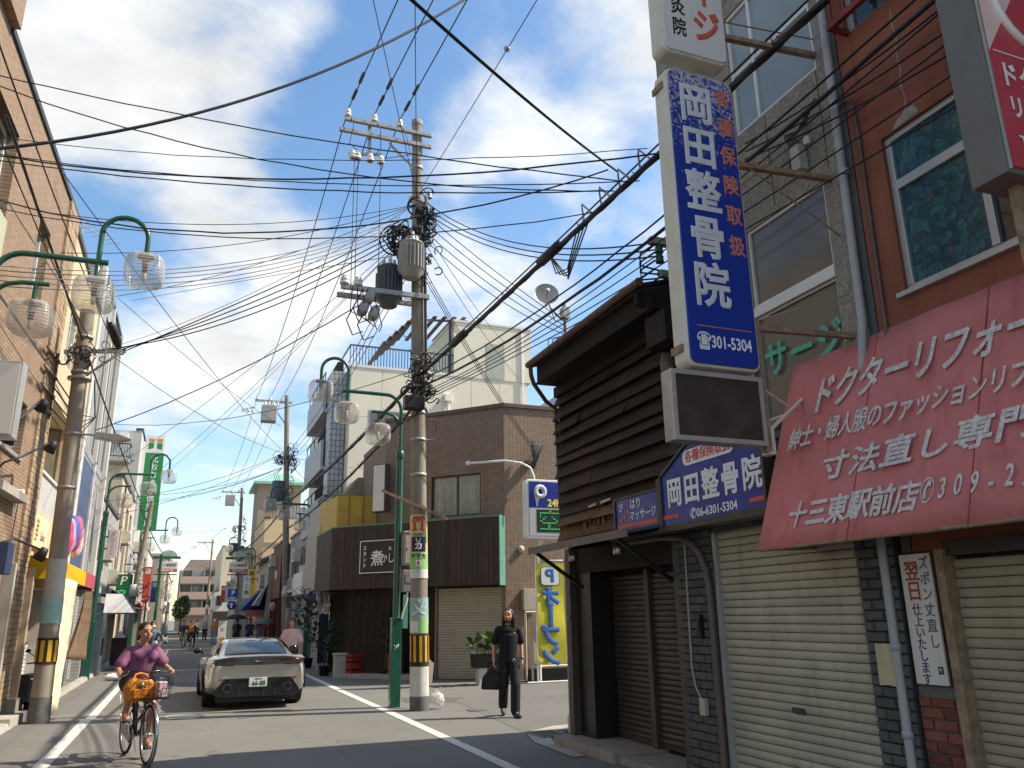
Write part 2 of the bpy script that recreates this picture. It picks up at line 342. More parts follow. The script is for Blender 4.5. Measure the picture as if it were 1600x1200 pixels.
# ------------------------------------------------------------------ shared shop-front pieces
M_slat_cream = mat('cream shutter enamel', (.42, .375, .285), .5, .14, 2.5, .06, 40, spec=.35, streak=.5, scol=(.2, .16, .11), per=.05)
M_slat_beige = mat('weathered beige shutter', (.36, .295, .205), .55, .16, 3, .08, 40, streak=.5, scol=(.17, .13, .09), per=.07)
M_slat_brown = mat('dark brown shutter', (.055, .038, .030), .42, .15, 3, .05, 40, streak=.2, per=.06)
M_slat_pale = mat('pale tan shutter', (.40, .36, .28), .55, .08, 2, .05, 40, streak=.15, per=.04)
M_slat_grey = mat('grey white shutter', (.55, .54, .52), .55, .08, 2, .05, 40, streak=.3, per=.05)
def shutter(parent, m, a, b, z0, z1, pitch, nrm, label=None, deep=.016, rail=True, hole=False):
    """roller shutter between ground points a and b: every slat is a sub-part of its own"""
    a = Vector((*a, 0)); b = Vector((*b, 0)); n = Vector((*nrm, 0)).normalized(); d = b-a
    holder = MB().prism([a+n*.0+Vector((0, 0, z0)), b+Vector((0, 0, z0)), b-n*.02+Vector((0, 0, z0)), a-n*.02+Vector((0, 0, z0))], (0, 0, 0), (0, 0, .045)).build('roller_shutter', m, parent)
    if label: holder['label'] = label
    prof = [(-.004, 0.0), (.006, .002), (deep*.8, pitch*.22), (deep, pitch*.5), (deep*.75, pitch*.8), (.004, pitch*.93), (-.004, pitch*.95)]
    s = MB(); A = [a*0+n*p+Vector((0, 0, z)) for p, z in prof]
    k = len(A); s.add(A+[p+d for p in A], [(i, i+1, k+i+1, k+i) for i in range(k-1)], False)
    me = s.mesh('slat', Matrix(inv_of(parent)).to_3x3().to_4x4()); me.materials.append(m)
    nsl = int((z1-z0-.045)/pitch)
    inv = inv_of(parent)
    for i in range(nsl):
        o = bpy.data.objects.new('slat', me); COL.objects.link(o); o.parent = holder
        o.location = inv @ (a+Vector((0, 0, z0+.045+i*pitch))+n*rng.uniform(-.003, .003)); o.rotation_euler = (0, 0, rng.uniform(-.0022, .0022))
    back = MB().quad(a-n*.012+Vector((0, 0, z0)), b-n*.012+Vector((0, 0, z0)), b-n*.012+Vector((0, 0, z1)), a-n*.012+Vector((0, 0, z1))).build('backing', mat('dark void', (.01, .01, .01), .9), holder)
    return holder
def bricks(parent, m, mort, o, u, w, z0, z1, L, H, depth, gap=.012, jag=.0, base=True):
    """a pier of real bricks laid in running bond on a mortar bed; o = ground corner, u = direction along the wall, facing u x z"""
    o = Vector((*o, 0)); u = Vector((*u, 0)).normalized(); n = Vector((u.y, -u.x, 0))
    if base: MB().prism([o-n*.0+Vector((0, 0, z0)), o+u*w+Vector((0, 0, z0)), o+u*w-n*.05+Vector((0, 0, z0)), o-n*.05+Vector((0, 0, z0))], (0, 0, 0), (0, 0, z1-z0)).build('mortar', mort, parent)
    Mr = Matrix(((u.x, n.x, 0, 0), (u.y, n.y, 0, 0), (0, 0, 1, 0), (0, 0, 0, 1)))
    cache = {}; inv = inv_of(parent); row = 0; z = z0
    while z+H <= z1+1e-4:
        xs = [0.0]; x = (L/2 if row % 2 else L)
        while x < w-.03: xs.append(x); x += L
        xs.append(w)
        for i in range(len(xs)-1):
            l = round(xs[i+1]-xs[i]-gap, 3)
            if l < .02: continue
            if l not in cache:
                h = H-gap; e = .007
                mb = MB().add([(0, -.03, 0), (l, -.03, 0), (l, -.03, h), (0, -.03, h), (0, depth-e, 0), (l, depth-e, 0), (l, depth-e, h), (0, depth-e, h), (e, depth, e), (l-e, depth, e), (l-e, depth, h-e), (e, depth, h-e)],
                              [(0, 4, 5, 1), (1, 5, 6, 2), (2, 6, 7, 3), (3, 7, 4, 0), (4, 8, 9, 5), (5, 9, 10, 6), (6, 10, 11, 7), (7, 11, 8, 4), (8, 11, 10, 9)])
                cache[l] = mb.mesh('brick'); cache[l].materials.append(m)
            b = bpy.data.objects.new('brick', cache[l]); COL.objects.link(b); b.parent = parent
            b.matrix_basis = inv @ Matrix.Translation(o+u*(xs[i]+gap/2)+n*rng.uniform(-.003, .004)+Vector((0, 0, z+gap/2))) @ Mr
        z += H; row += 1
M_alu = mat('grey aluminium', (.46, .46, .45), .38, .1, 4, metal=.5)
M_alud = mat('dark bronze aluminium', (.06, .055, .05), .4, .1, 4, metal=.3)
M_rust = mat('rusty painted steel', (.27, .19, .12), .75, .35, 14, .3, 60, streak=.4, scol=(.22, .10, .04))
M_black = mat('black plastic', (.015, .015, .017), .45, .1)
M_pvc = mat('grey pvc pipe', (.36, .36, .37), .4, .08, 3)
M_white = mat('white paint', (.78, .77, .73), .45, .05, 3)
M_cream_enamel = mat('yellowed white enamel', (.62, .58, .48), .38, .1, 4, streak=.35, scol=(.3, .24, .15))
M_blue = mat('deep blue sign film', (.012, .03, .22), .25, .12, 2, spec=.5)
M_print_w = mat('white print', (.80, .80, .80), .5, .04)
M_print_r = mat('faded red print', (.62, .10, .07), .5, .15, 6)
M_pipe_br = mat('brown pipe', (.11, .08, .065), .45, .12)

# ------------------------------------------------------------------ red tailor building, right foreground
FX = 4.97
def stucco(name, c, var, sc, streak):
    return mat(name, c, .88, var, sc, .55, 38, spec=.25, streak=streak, scol=tuple(x*.45 for x in c))
M_red = stucco('terracotta stucco', (.26, .090, .058), .14, 1.3, .55)
b = thing('tailor_shop', 'terracotta stucco building with stained glass window and beige shutter, foreground right', 'building', (FX, 4.3, 0))
w = MB()
def wall_x(mb, x0, x1, y0, y1, z0, z1, holes):
    """wall slab facing -X between y0..y1, z0..z1, with rectangular holes (ya, yb, za, zb) cut through as real openings"""
    ys = sorted({y0, y1, *[h[0] for h in holes], *[h[1] for h in holes]}); zs = sorted({z0, z1, *[h[2] for h in holes], *[h[3] for h in holes]})
    for i in range(len(ys)-1):
        run = None
        for j in range(len(zs)-1):
            cy_, cz_ = (ys[i]+ys[i+1])/2, (zs[j]+zs[j+1])/2
            solid = y0 <= cy_ <= y1 and z0 <= cz_ <= z1 and not any(h[0] < cy_ < h[1] and h[2] < cz_ < h[3] for h in holes)
            if solid: run = [zs[j] if run is None else run[0], zs[j+1]]
            if (not solid or j == len(zs)-2) and run: mb.box(x0, x1, ys[i], ys[i+1], *run); run = None
    return mb
wall_x(w, FX, FX+.16, -3, 4.53, 2.05, 10.5, [(2.05, 4.22, 4.0, 5.34), (1.9, 4.42, 6.5, 8.0)])
w.box(FX+.16, 16, -3, 4.53, 0, 10.45)
w.build('wall', M_red, b)
MB().box(FX-.03, FX+.2, -3, 4.24, 2.0, 2.1).build('lintel', M_alud, b)
# first-floor window: aluminium frame, transom, leaded glass
def leaded():
    m, t, bb = new_mat('leaded glass'); v = pos_vec(t, 'YZ')
    vo = N(t, 'ShaderNodeTexVoronoi'); vo.inputs['Scale'].default_value = 17; t.links.new(v, vo.inputs['Vector'])
    sep = N(t, 'ShaderNodeSeparateColor'); t.links.new(vo.outputs['Color'], sep.inputs[0])
    c = mixc(t, sep.outputs[0], (.010, .06, .065), (.035, .14, .14))
    c = mixc(t, ramp(t, sep.outputs[1], .6, .95, 0, .8), c, (.015, .04, .11))
    v2 = N(t, 'ShaderNodeTexVoronoi'); v2.inputs['Scale'].default_value = 4.6; v2.inputs['Randomness'].default_value = .8; t.links.new(v, v2.inputs['Vector'])
    c = mixc(t, ramp(t, v2.outputs[0], .10, .22, .6, 0), c, (.16, .10, .05))
    ed = N(t, 'ShaderNodeTexVoronoi', feature='DISTANCE_TO_EDGE'); ed.inputs['Scale'].default_value = 17; t.links.new(v, ed.inputs['Vector'])
    c = mixc(t, ramp(t, ed.outputs[0], .02, .06, .45, 0), c, (.01, .012, .012))
    t.links.new(c, bb.inputs['Base Color']); bb.inputs['Roughness'].default_value = .22; bb.inputs['Specular IOR Level'].default_value = .5
    bump(t, bb, ed.outputs[0], .4, .01)
    return m
win = MB().box(FX+.03, FX+.09, 2.05, 4.22, 4.0, 4.05).box(FX+.03, FX+.09, 2.05, 4.22, 5.29, 5.34).box(FX+.03, FX+.09, 4.16, 4.22, 4.05, 5.29).box(FX+.03, FX+.09, 2.05, 2.1, 4.05, 5.29) \
    .box(FX+.025, FX+.085, 2.1, 4.16, 4.86, 4.94).box(FX+.02, FX+.08, 3.42, 3.48, 4.05, 4.86).build('window', M_alu, b, .004)
MB().box(FX+.058, FX+.066, 3.48, 4.16, 4.05, 4.86).build('pane', leaded(), win)
MB().box(FX+.058, FX+.066, 2.1, 4.16, 4.94, 5.29).build('pane', _M.get('x') or bpy.data.materials['leaded glass'], win)
MB().box(FX+.058, FX+.066, 2.1, 3.42, 4.05, 4.86).build('pane', glass_mat('dark pane', (.03, .05, .05)), win)
MB().box(FX-.05, FX+.1, 2.0, 4.27, 3.955, 3.995).build('sill', M_alu, win, .004)
# upper window behind a red steel grille
win = MB().box(FX+.06, FX+.1, 1.9, 4.42, 6.5, 6.56).box(FX+.06, FX+.1, 4.36, 4.42, 6.56, 8.0).box(FX+.06, FX+.1, 3.2, 3.26, 6.56, 8.0).build('window', M_alu, b)
MB().box(FX+.085, FX+.09, 1.9, 4.36, 6.56, 8.0).build('pane', glass_mat('dark pane', (.03, .05, .05)), win)
M_redsteel = mat('red painted steel', (.22, .03, .025), .5, .15, 6, streak=.3)
gr = MB().box(FX-.22, FX-.17, 1.9, 4.4, 6.48, 6.54).box(FX-.22, FX-.17, 1.9, 4.4, 6.95, 6.98).box(FX-.17, FX, 4.36, 4.4, 6.48, 6.53).build('window_grille', M_redsteel, b)
barm = MB().box(-.012, .012, -.012, .012, 0, 1.3).mesh('bar'); barm.materials.append(M_redsteel)
inv = inv_of(b)
for i in range(16):
    o = bpy.data.objects.new('bar', barm); COL.objects.link(o); o.parent = gr; o.location = inv @ Vector((FX-.195, 4.36-i*.15, 6.54))
# crack and bare patch where the render has come away
cr = MB(); p = [(3.95, 5.40), (3.93, 5.55), (3.955, 5.68), (3.93, 5.82), (3.945, 5.98), (3.92, 6.1), (3.94, 6.25), (3.93, 6.4)]
cr.tube([(FX+.001, y, z) for y, z in p], [.009, .007, .006, .008, .006, .005, .006, .004], 5)
cr.build('filled_crack', mat('grey filler', (.33, .30, .27), .9, .2, 20, .4), b)
pp = [(4.1, 5.345), (4.05, 5.40), (3.95, 5.45), (3.87, 5.445), (3.83, 5.36)]
MB().prism([(FX-.004, y, z) for y, z in pp], (0, 0, 0), (.01, 0, 0)).build('bare_patch', mat('grey filler', (.33, .30, .27), .9, .2, 20, .4), b)
# ground floor: brick pier, jamb, shutter
M_brickred = mat('dark red brick', (.19, .055, .038), .8, .25, 9, .5, 70, per=.28, streak=.2)
M_mort = mat('grey mortar', (.13, .12, .11), .9, .15, 12, .4, 80)
MB().box(FX-.02, FX+.3, 4.29, 4.64, 1.12, 2.05).build('pier_panel', mat('dark maroon panel', (.05, .016, .016), .6, .2, 4), b)
bricks(b, M_brickred, M_mort, (FX-.01, 4.64), (0, -1), .35, 0, 1.12, .2, .075, .018)
MB().box(FX-.07, FX+.1, 4.215, 4.285, 0, 2.05).build('door_jamb', M_rust, b, .004)
shutter(b, M_slat_beige, (FX+.05, 4.215), (FX+.05, .8), .02, 2.02, .066, (-1, 0), deep=.017)
MB().box(FX-.02, FX+.3, -3, .8, 0, 2.05).build('plinth', M_red, b)
# cladding downpipe at the joint of the two houses
t = thing('drainpipe', 'tall grey drainpipe running down between the red and the pebbled building', 'drainpipe', (4.9, 4.74, 0))
MB().tube([(4.905, 4.74, 0), (4.905, 4.74, 2.05), (4.9, 4.70, 3.4), (4.9, 4.61, 3.9), (4.9, 4.56, 7), (4.9, 4.56, 10.2)], .036, 10).build('pipe', M_pvc, t)
for z in (.75, 1.35, 3.3, 5.2, 7.6): MB().lathe([(.036, 0), (.044, .003), (.044, .05), (.036, .055)], (4.905 if z < 3 else 4.9, 4.74 if z < 2.1 else (4.70 if z < 3.5 else 4.575), z), 10).build('pipe_joint', M_pvc, t)
t = thing('conduit', 'thin grey conduit bent off the red wall near the building joint', 'conduit', (4.93, 4.42, 3.6))
MB().tube([(4.90, 4.62, 5.86)]+arc((4.93, 4.50, 5.80), .085, R(150), R(0), 8, (0, -1, 0), (0, 0, 1))[::1]+[(4.945, 4.41, 5.5), (4.945, 4.42, 4.6), (4.945, 4.43, 3.5)], .016, 7).build('pipe', M_pipe_br, t)
# hand-painted notice board and old paper notice
t = thing('notice_board', 'narrow white hand-lettered board on the brick pier below the red awning', 'notice board', (4.93, 4.47, 1.13))
MB().box(4.925, 4.945, 4.345, 4.615, 1.13, 2.03).build('panel', mat('dirty white board', (.63, .60, .55), .6, .1, 5, streak=.35, scol=(.4, .3, .2)), t, .003)
M_navy = mat('navy brush paint', (.05, .05, .12), .6, .3, 12); M_rb = mat('brick red brush paint', (.36, .05, .03), .6, .25, 12)
UY = (0, -1, 0); UZ = (0, 0, 1)
def column(s, m, parent, x, y, z0, dz, size, bold=.002, sx=1.0):
    for i, ch in enumerate(s):
        if ch != ' ': text(ch, 'lettering', m, parent, (x, y, z0-i*dz), UY, UZ, size, sx, bold)
column('翌日', M_rb, t, 4.922, 4.515, 1.90, .14, .15, .003, .9)
column('仕上いたします', M_navy, t, 4.922, 4.515, 1.635, .079, .088, .001, .95)
column('ズボン丈直し', mat('faded navy brush paint', (.16, .16, .24), .6, .4, 14), t, 4.922, 4.405, 1.955, .108, .10, .002, .9)
MB().box(4.921, 4.925, 4.37, 4.41, 1.205, 1.255).build('maker_mark', M_black, t); text('大', 'lettering', M_print_w, t, (4.9195, 4.39, 1.23), UY, UZ, .036)
t = thing('paper_notice', 'yellowed paper notice behind the grey drainpipe on dark bricks', 'notice', (4.9, 4.84, 1.1))
n_ = MB(); n_.add([(4.894+.004*math.sin(i*1.3), 4.93-.045*i, 1.4-.004*(i % 2)) for i in range(5)]+[(4.893, 4.93-.045*i, 1.10+.003*(i % 3)) for i in range(5)], [(i, 5+i, 6+i, i+1) for i in range(4)])
n_.build('sheet', mat('yellowed paper', (.50, .43, .28), .8, .12, 10, streak=.3, scol=(.35, .25, .12)), t)
for k in range(4): MB().box(4.8955, 4.8965, 4.79-.012*k, 4.80-.012*k, 1.20, 1.34-.01*k).build('faded_print', mat('brown faded ink', (.36, .29, .18), .8), t)

# red canvas awning with brush lettering
M_canvas = mat('faded red canvas', (.58, .19, .18), .75, .14, 1.1, .12, 160, spec=.2, streak=.45, scol=(.25, .045, .05))
a = thing('awning', 'wide faded red canvas awning with white hand-painted lettering', 'awning', (4.95, 5.5, 2.1))
nA = Vector((-1.63, 0, .59)).normalized(); sU = Vector((-.59, 0, -1.63)).normalized()
T0 = Vector((4.955, 5.51, 3.765)); Lq = 1.745
aw = MB(); NY = 30
for i in range(NY+1):
    y = 5.51-i*.17
    for j in range(9):
        s_ = j/8; belly = -.022*math.sin(math.pi*s_)*(1+.6*math.sin(i*1.05)) + .006*math.sin(i*.9+j*.8)+.004*math.sin(i*2.3-j)
        if i % 6 == 0: belly = .004
        aw.v.append(Vector((T0.x, y, T0.z))+sU*(Lq*s_)+nA*belly)
for i in range(NY):
    for j in range(8): aw.f.append([i*9+j, i*9+j+1, (i+1)*9+j+1, (i+1)*9+j]); aw.sm.append(True)
aw.build('canvas', M_canvas, a, solid=.006)
MB().add([(4.96, 5.51, 3.76), (4.957, 5.51, 2.14), (4.36, 5.51, 2.12)], [(0, 1, 2)]).build('side_flap', M_canvas, a, solid=.005)
fr = MB().tube([(4.37, 5.5, 2.125), (4.37, .4, 2.125)], .014, 6).tube([(4.95, 5.49, 2.16), (4.38, 5.49, 2.13)], .012, 6).tube([(4.95, 4.3, 2.17), (4.38, 4.3, 2.13)], .012, 6).tube([(4.95, 2.6, 2.17), (4.38, 2.6, 2.13)], .012, 6)
fr.build('frame', M_rust, a)
M_brush = mat('white brush paint', (.72, .66, .62), .7, .12, 22, grain=(9, 30, 30))
for y in (4.52, 3.53, 2.54, 1.55):
    p0_ = Vector((T0.x, y, T0.z)); MB().beam(p0_+nA*.004, p0_+sU*Lq+nA*.004, .012, .004, nA).build('seam', mat('red seam', (.30, .04, .045), .8), a)
def onawn(y, s): return Vector((T0.x, y, T0.z))+sU*s+nA*.012
def wr(s, y0, y1, s_mid, h, bold=.004):
    n = len(s); step = (y0-y1)/n
    for i, ch in enumerate(s):
        if ch == ' ': continue
        text(ch, 'lettering', M_brush, a, onawn(y0-(i+.5)*step, s_mid+rng.uniform(-.008, .008)), UY, -sU, h, min(1.2, step/h*1.02), bold+rng.uniform(-.001, .002), shear=.12)
wr('ドクターリフォーム', 5.17, 2.88, .43, .37, .009)
wr('紳士・婦人服のファッションリフォーム', 5.37, 2.75, .79, .215, .004)
wr('寸法直し専門店', 4.92, 2.80, 1.13, .245, .005)
wr('十三東駅前店', 5.20, 3.92, 1.50, .235, .006)
wr('✆309-22', 3.92, 3.10, 1.475, .20, .003)
wr('52', 3.08, 2.86, 1.475, .20, .003)

# projecting red light-box sign
s = thing('projecting_sign', 'red and white light-box sign in a dark grey steel case, top right', 'sign', (4.12, 2.8, 4.0))
M_case = mat('grey steel case', (.14, .135, .125), .5, .1, 3, streak=.15)
cs = MB().box(4.12, 4.9, 2.70, 2.93, 4.02, 6.3); cs.build('case', M_case, s, .006)
MB().box(4.155, 4.87, 2.690, 2.699, 4.06, 6.27).build('face', mat('red acrylic face', (.55, .07, .10), .3, .06, 2), s)
MB().box(4.14, 4.152, 2.685, 2.70, 4.04, 6.28).box(4.875, 4.885, 2.685, 2.70, 4.04, 6.28).build('edge_trim', M_alu, s)
MB().add([(4.16, 2.687, 4.83), (4.16, 2.687, 6.2), (4.6, 2.687, 6.2), (4.5, 2.687, 5.35)], [(0, 3, 2, 1)]).build('pale_field', mat('pale pink acrylic', (.78, .60, .56), .3, .05), s)
MB().ring((4.62, 2.684, 5.28), (0, 1, 0), .33, .028, 36, 6, 0, 2*math.pi).build('ring_mark', mat('white acrylic', (.78, .74, .72), .3, .05), s)
MB().box(4.20, 4.86, 2.686, 2.689, 4.845, 4.853).build('rule', M_print_w, s)
UX = (1, 0, 0)
text('ドクター', 'lettering', M_print_w, s, (4.53, 2.684, 4.68), UX, UZ, .185, .88, .006)
text('リフォーム', 'lettering', M_print_w, s, (4.56, 2.684, 4.46), UX, UZ, .165, .80, .005)
text('TEL 309-22', 'lettering', M_print_w, s, (4.5, 2.684, 4.23), UX, UZ, .12, .85, .002)
MB().box(4.3, 4.36, 2.78, 2.84, 3.2, 4.02).build('post', M_rust, s)
MB().box(4.36, 4.97, 2.79, 2.83, 5.6, 5.65).build('bracket', M_rust, s)
# ------------------------------------------------------------------ pebble-dashed clinic building
PX = 4.95
def pebble():
    m, t, b = new_mat('pebble dash concrete'); v = pos_vec(t)
    vo = N(t, 'ShaderNodeTexVoronoi'); vo.inputs['Scale'].default_value = 55; t.links.new(v, vo.inputs['Vector'])
    sp_ = N(t, 'ShaderNodeSeparateColor'); t.links.new(vo.outputs['Color'], sp_.inputs[0])
    c = mixc(t, sp_.outputs[0], (.20, .18, .155), (.36, .335, .29))
    c = mixc(t, ramp(t, noise(t, v, 1.4, 5), .35, .7, 0, .4), c, (.20, .185, .165))
    c = mixc(t, ramp(t, noise(t, pos_vec(t, scale=(5, 5, .3)), 1.7, 6, .65), .52, .8, 0, .5), c, (.16, .11, .06))
    t.links.new(c, b.inputs['Base Color']); b.inputs['Roughness'].default_value = .9; b.inputs['Specular IOR Level'].default_value = .25
    bump(t, b, vo.outputs['Distance'], .6, .008); return m
M_peb = pebble()
M_greybrick = mat('charcoal split brick', (.085, .088, .085), .75, .22, 10, .6, 60, per=.22, streak=.15)
M_mort_d = mat('dark mortar', (.035, .035, .035), .9, .2, 10)
b = thing('clinic_building', 'narrow pebble-dashed building with frosted windows, cream shutter and charcoal brick piers', 'building', (PX, 6.0, 0))
w = MB()
wall_x(w, PX, PX+.15, 4.62, 7.32, 2.4, 12, [(4.87, 5.96, 3.36, 5.32), (4.76, 5.96, 6.42, 7.9), (4.76, 5.96, 8.6, 10)])
w.box(PX+.15, 14, 4.6, 7.32, 0, 11.95)
w.build('wall', M_peb, b)
M_frost = glass_mat('frosted pane', (.30, .34, .35), .22, .5, .25)
M_greyglass = glass_mat('film grey pane', (.155, .14, .12), .12, .5, .15)
# panel joints of the facade, thin dark sealant strips set just proud of the wall
for z, y0, y1 in ((5.86, 4.66, 7.3), (8.1, 4.66, 7.3), (5.43, 5.98, 7.3), (4.5, 5.98, 7.3)):
    MB().box(PX-.002, PX+.02, y0, y1, z-.005, z+.005).build('panel_joint', mat('dark joint sealant', (.06, .055, .05), .9), b)
for y, z0, z1 in ((6.62, 3.2, 12), (5.5, 5.4, 6.4), (4.78, 5.4, 6.4)):
    MB().box(PX-.0025, PX+.02, y-.005, y+.005, z0, z1).build('panel_joint', mat('dark joint sealant', (.06, .055, .05), .9), b)
def window_x(parent, x, y0, y1, z0, z1, fr, gl, wdt=.035, mull=(), trans=(), sill=None, name='window', deep=.05):
    f = MB().box(x, x+deep, y0, y1, z0, z0+wdt).box(x, x+deep, y0, y1, z1-wdt, z1).box(x, x+deep, y0, y0+wdt, z0+wdt, z1-wdt).box(x, x+deep, y1-wdt, y1, z0+wdt, z1-wdt)
    for q in mull: f.box(x+.003, x+deep-.003, q-wdt/2, q+wdt/2, z0+wdt, z1-wdt)
    for q in trans: f.box(x+.005, x+deep-.005, y0+wdt, y1-wdt, q-wdt/2, q+wdt/2)
    f = f.build(name, fr, parent)
    ys = [y0+wdt, *mull, y1-wdt]; zs = [z0+wdt, *trans, z1-wdt]
    for i in range(len(ys)-1):
        for j in range(len(zs)-1):
            MB().box(x+deep*.5, x+deep*.5+.006, ys[i]+.004, ys[i+1]-.004, zs[j]+.004, zs[j+1]-.004).build('pane', gl, f)
    if sill: MB().box(x-.06, x+.02, y0-.03, y1+.03, z0-sill, z0-.002).build('sill', fr, f, .004)
    return f
M_whitealu = mat('white aluminium', (.66, .66, .64), .4, .05, 3)
window_x(b, PX+.02, 4.87, 5.96, 4.50, 5.32, M_whitealu, M_greyglass, .028)
MB().box(PX-.01, PX+.08, 4.87, 5.96, 4.40, 4.497).build('spandrel_band', M_whitealu, b, .003)
wl = window_x(b, PX+.02, 4.87, 5.96, 3.36, 4.397, M_alu, M_greyglass, .025)
M_green = mat('mint green film lettering', (.06, .42, .27), .5, .08, 5)
for i, ch in enumerate('マッサージ'):
    text(ch, 'lettering', M_green, b, (PX+.012, 6.52-.335*i if i < 2 else 6.43-.345*i, 3.93-.015*i), UY, UZ, .36, .92, .008)
window_x(b, PX+.02, 4.76, 5.96, 6.42, 7.9, M_whitealu, M_frost, .04, (5.6,), (7.15,))
window_x(b, PX+.02, 4.76, 5.96, 8.6, 10, M_whitealu, M_frost, .04, (5.6,), (9.2,))
# shopfront: charcoal brick piers either side of the cream shutter
bricks(b, M_greybrick, M_mort_d, (PX-.02, 7.62), (0, -1), .68, 0, 2.62, .21, .082, .022)
bricks(b, M_greybrick, M_mort_d, (PX-.02, 5.03), (0, -1), .38, 0, 2.62, .21, .078, .024)
bricks(b, M_greybrick, M_mort_d, (PX-.018, 6.93), (0, -1), 1.88, 2.42, 3.3, .23, .082, .022)
MB().box(PX-.03, PX+.1, 6.885, 6.935, 0, 2.42).build('shutter_rail', M_alu, b, .003)
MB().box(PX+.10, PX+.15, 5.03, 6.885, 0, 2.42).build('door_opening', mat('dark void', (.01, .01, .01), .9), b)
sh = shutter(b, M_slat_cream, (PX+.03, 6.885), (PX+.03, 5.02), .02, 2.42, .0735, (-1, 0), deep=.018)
MB().box(PX+.005, PX+.012, 5.86, 6.02, .80, .845).build('letter_slot', M_alud, sh)
MB().box(PX-.25, PX+.4, 5.0, 7.6, .0, .06).build('doorstep', M_conc, b)
# neighbouring gap strip between the two houses
MB().box(PX+.02, PX+.3, 4.52, 4.62, 2.05, 10.2).build('gap_cover', mat('grey flashing', (.10, .10, .105), .6, .1), b)
# electrical bits on the facade
t = thing('meter_box', 'small grey cable box with conduits fixed on the pebbled wall', 'electrical box', (4.9, 5.05, 5.5))
MB().box(4.83, 4.935, 4.99, 5.10, 5.50, 5.75).build('box', mat('grey enamel box', (.42, .41, .38), .5, .1), t, .008)
MB().lathe([(.045, 0), (.045, .12), (.03, .14)], (4.9, 5.14, 5.56), 10, (0, 0, 1)).build('bell', M_black, t)
MB().lathe([(.02, 0), (.035, .02), (.035, .05), (.02, .08)], (4.9, 4.94, 5.72), 10, (0, 0, 1)).build('insulator', M_white, t)
for k in range(5):
    y = 5.02+.03*k
    MB().tube([(4.90, y, 5.74), (4.86, y+.03, 5.86+.02*k), (4.88, y-.12, 5.9), (4.9, 4.9-.03*k, 5.98+.03*k)], .008, 5).build('cable', M_black, t)
t = thing('wall_socket_box', 'small cream switch box with a trailing conduit on charcoal bricks', 'switch box', (4.88, 7.23, .7))
MB().box(4.85, 4.905, 7.18, 7.27, .66, .82).build('box', mat('cream plastic', (.50, .42, .32), .5), t, .008)
MB().tube([(4.90, 7.39, 2.35), (4.90, 7.41, 1.6), (4.9, 7.42, 1.1), (4.9, 7.38, .92), (4.895, 7.28, .80), (4.89, 7.23, .78)], .013, 7).build('conduit', mat('tan conduit', (.34, .29, .22), .5), t)
t = thing('intercom', 'black intercom plate on the charcoal brick pier', 'intercom', (4.88, 7.2, 1.38))
MB().box(4.86, 4.91, 7.16, 7.235, 1.40, 1.62).build('plate', M_black, t, .006); MB().box(4.845, 4.86, 7.165, 7.2, 1.44, 1.58).build('handset', M_black, t, .004)
t = thing('curved_drainpipe', 'dark brown drainpipe curving down from the hood over charcoal bricks', 'drainpipe', (4.86, 6.93, 0))
MB().tube([(4.78, 8.5, 2.44), (4.80, 7.65, 2.43), (4.83, 7.36, 2.40), (4.84, 7.18, 2.33), (4.85, 7.06, 2.22), (4.855, 6.98, 2.06), (4.86, 6.95, 1.85), (4.86, 6.93, 0)], .034, 9).build('pipe', M_pipe_br, t)

# ------------------------------------------------------------------ projecting signs of the clinic
def roundrect(x0, x1, z0, z1, r, n=5):
    P = []
    for cx_, cz_, a0 in ((x1-r, z1-r, 0), (x0+r, z1-r, 90), (x0+r, z0+r, 180), (x1-r, z0+r, 270)):
        for i in range(n+1):
            a = R(a0+90*i/n); P.append((cx_+r*math.cos(a), cz_+r*math.sin(a)))
    return P
def worn_blue():
    m, t, b = new_mat('peeling blue sign film'); v = pos_vec(t)
    s_ = N(t, 'ShaderNodeSeparateXYZ'); t.links.new(v, s_.inputs[0])
    n1 = noise(t, v, 46, 4, .8); n2 = noise(t, v, 3.5, 4, .6)
    k = ramp(t, s_.outputs[2], 4.3, 5.95, -.22, .045)      # the film has flaked away from the top downwards
    f = math_node(t, 'ADD', math_node(t, 'ADD', n1, k), math_node(t, 'MULTIPLY', math_node(t, 'SUBTRACT', n2, .5), .14))
    c = mixc(t, ramp(t, f, .53, .55), (.012, .04, .30), (.50, .50, .52))
    t.links.new(c, b.inputs['Base Color']); b.inputs['Roughness'].default_value = .28; b.inputs['Specular IOR Level'].default_value = .5
    return m
def lightbox(label, x0, x1, z0, z1, y, dep, face, cat='sign', rr=.07, name='lightbox_sign', lip=.025):
    s = thing(name, label, cat, (x0, y, z0))
    P = roundrect(x0, x1, z0, z1, rr)
    MB().prism([(x, y, z) for x, z in P], (0, .012, 0), (0, dep, 0)).build('case', M_cream_enamel, s, .02)
    Q = roundrect(x0+lip, x1-lip, z0+lip, z1-lip, rr*.8)
    MB().prism([(x, y, z) for x, z in Q], (0, 0, 0), (0, .016, 0)).build('face', face, s, .003)
    return s
YS = 4.75
s = lightbox('tall blue and cream light-box sign of a bonesetter with flaking top', 3.30, 3.965, 3.40, 6.0, YS, .19, worn_blue())
M_chr = mat('silver grey print', (.62, .62, .64), .4, .1, 5)
for i, ch in enumerate('岡田整骨院'): text(ch, 'lettering', M_chr, s, (3.57, YS-.003, 5.665-.405*i), UX, UZ, .385, .88, .011)
M_salm = mat('sun-bleached red print', (.55, .17, .12), .5, .2, 20)
for i, ch in enumerate('各種保険取扱'): text(ch, 'lettering', M_salm, s, (3.845, YS-.003, 5.79-.272*i), UX, UZ, .18, .85, .005)
MB().box(3.40, 3.90, YS-.003, YS-.001, 3.72, 3.728).build('rule', M_salm, s)
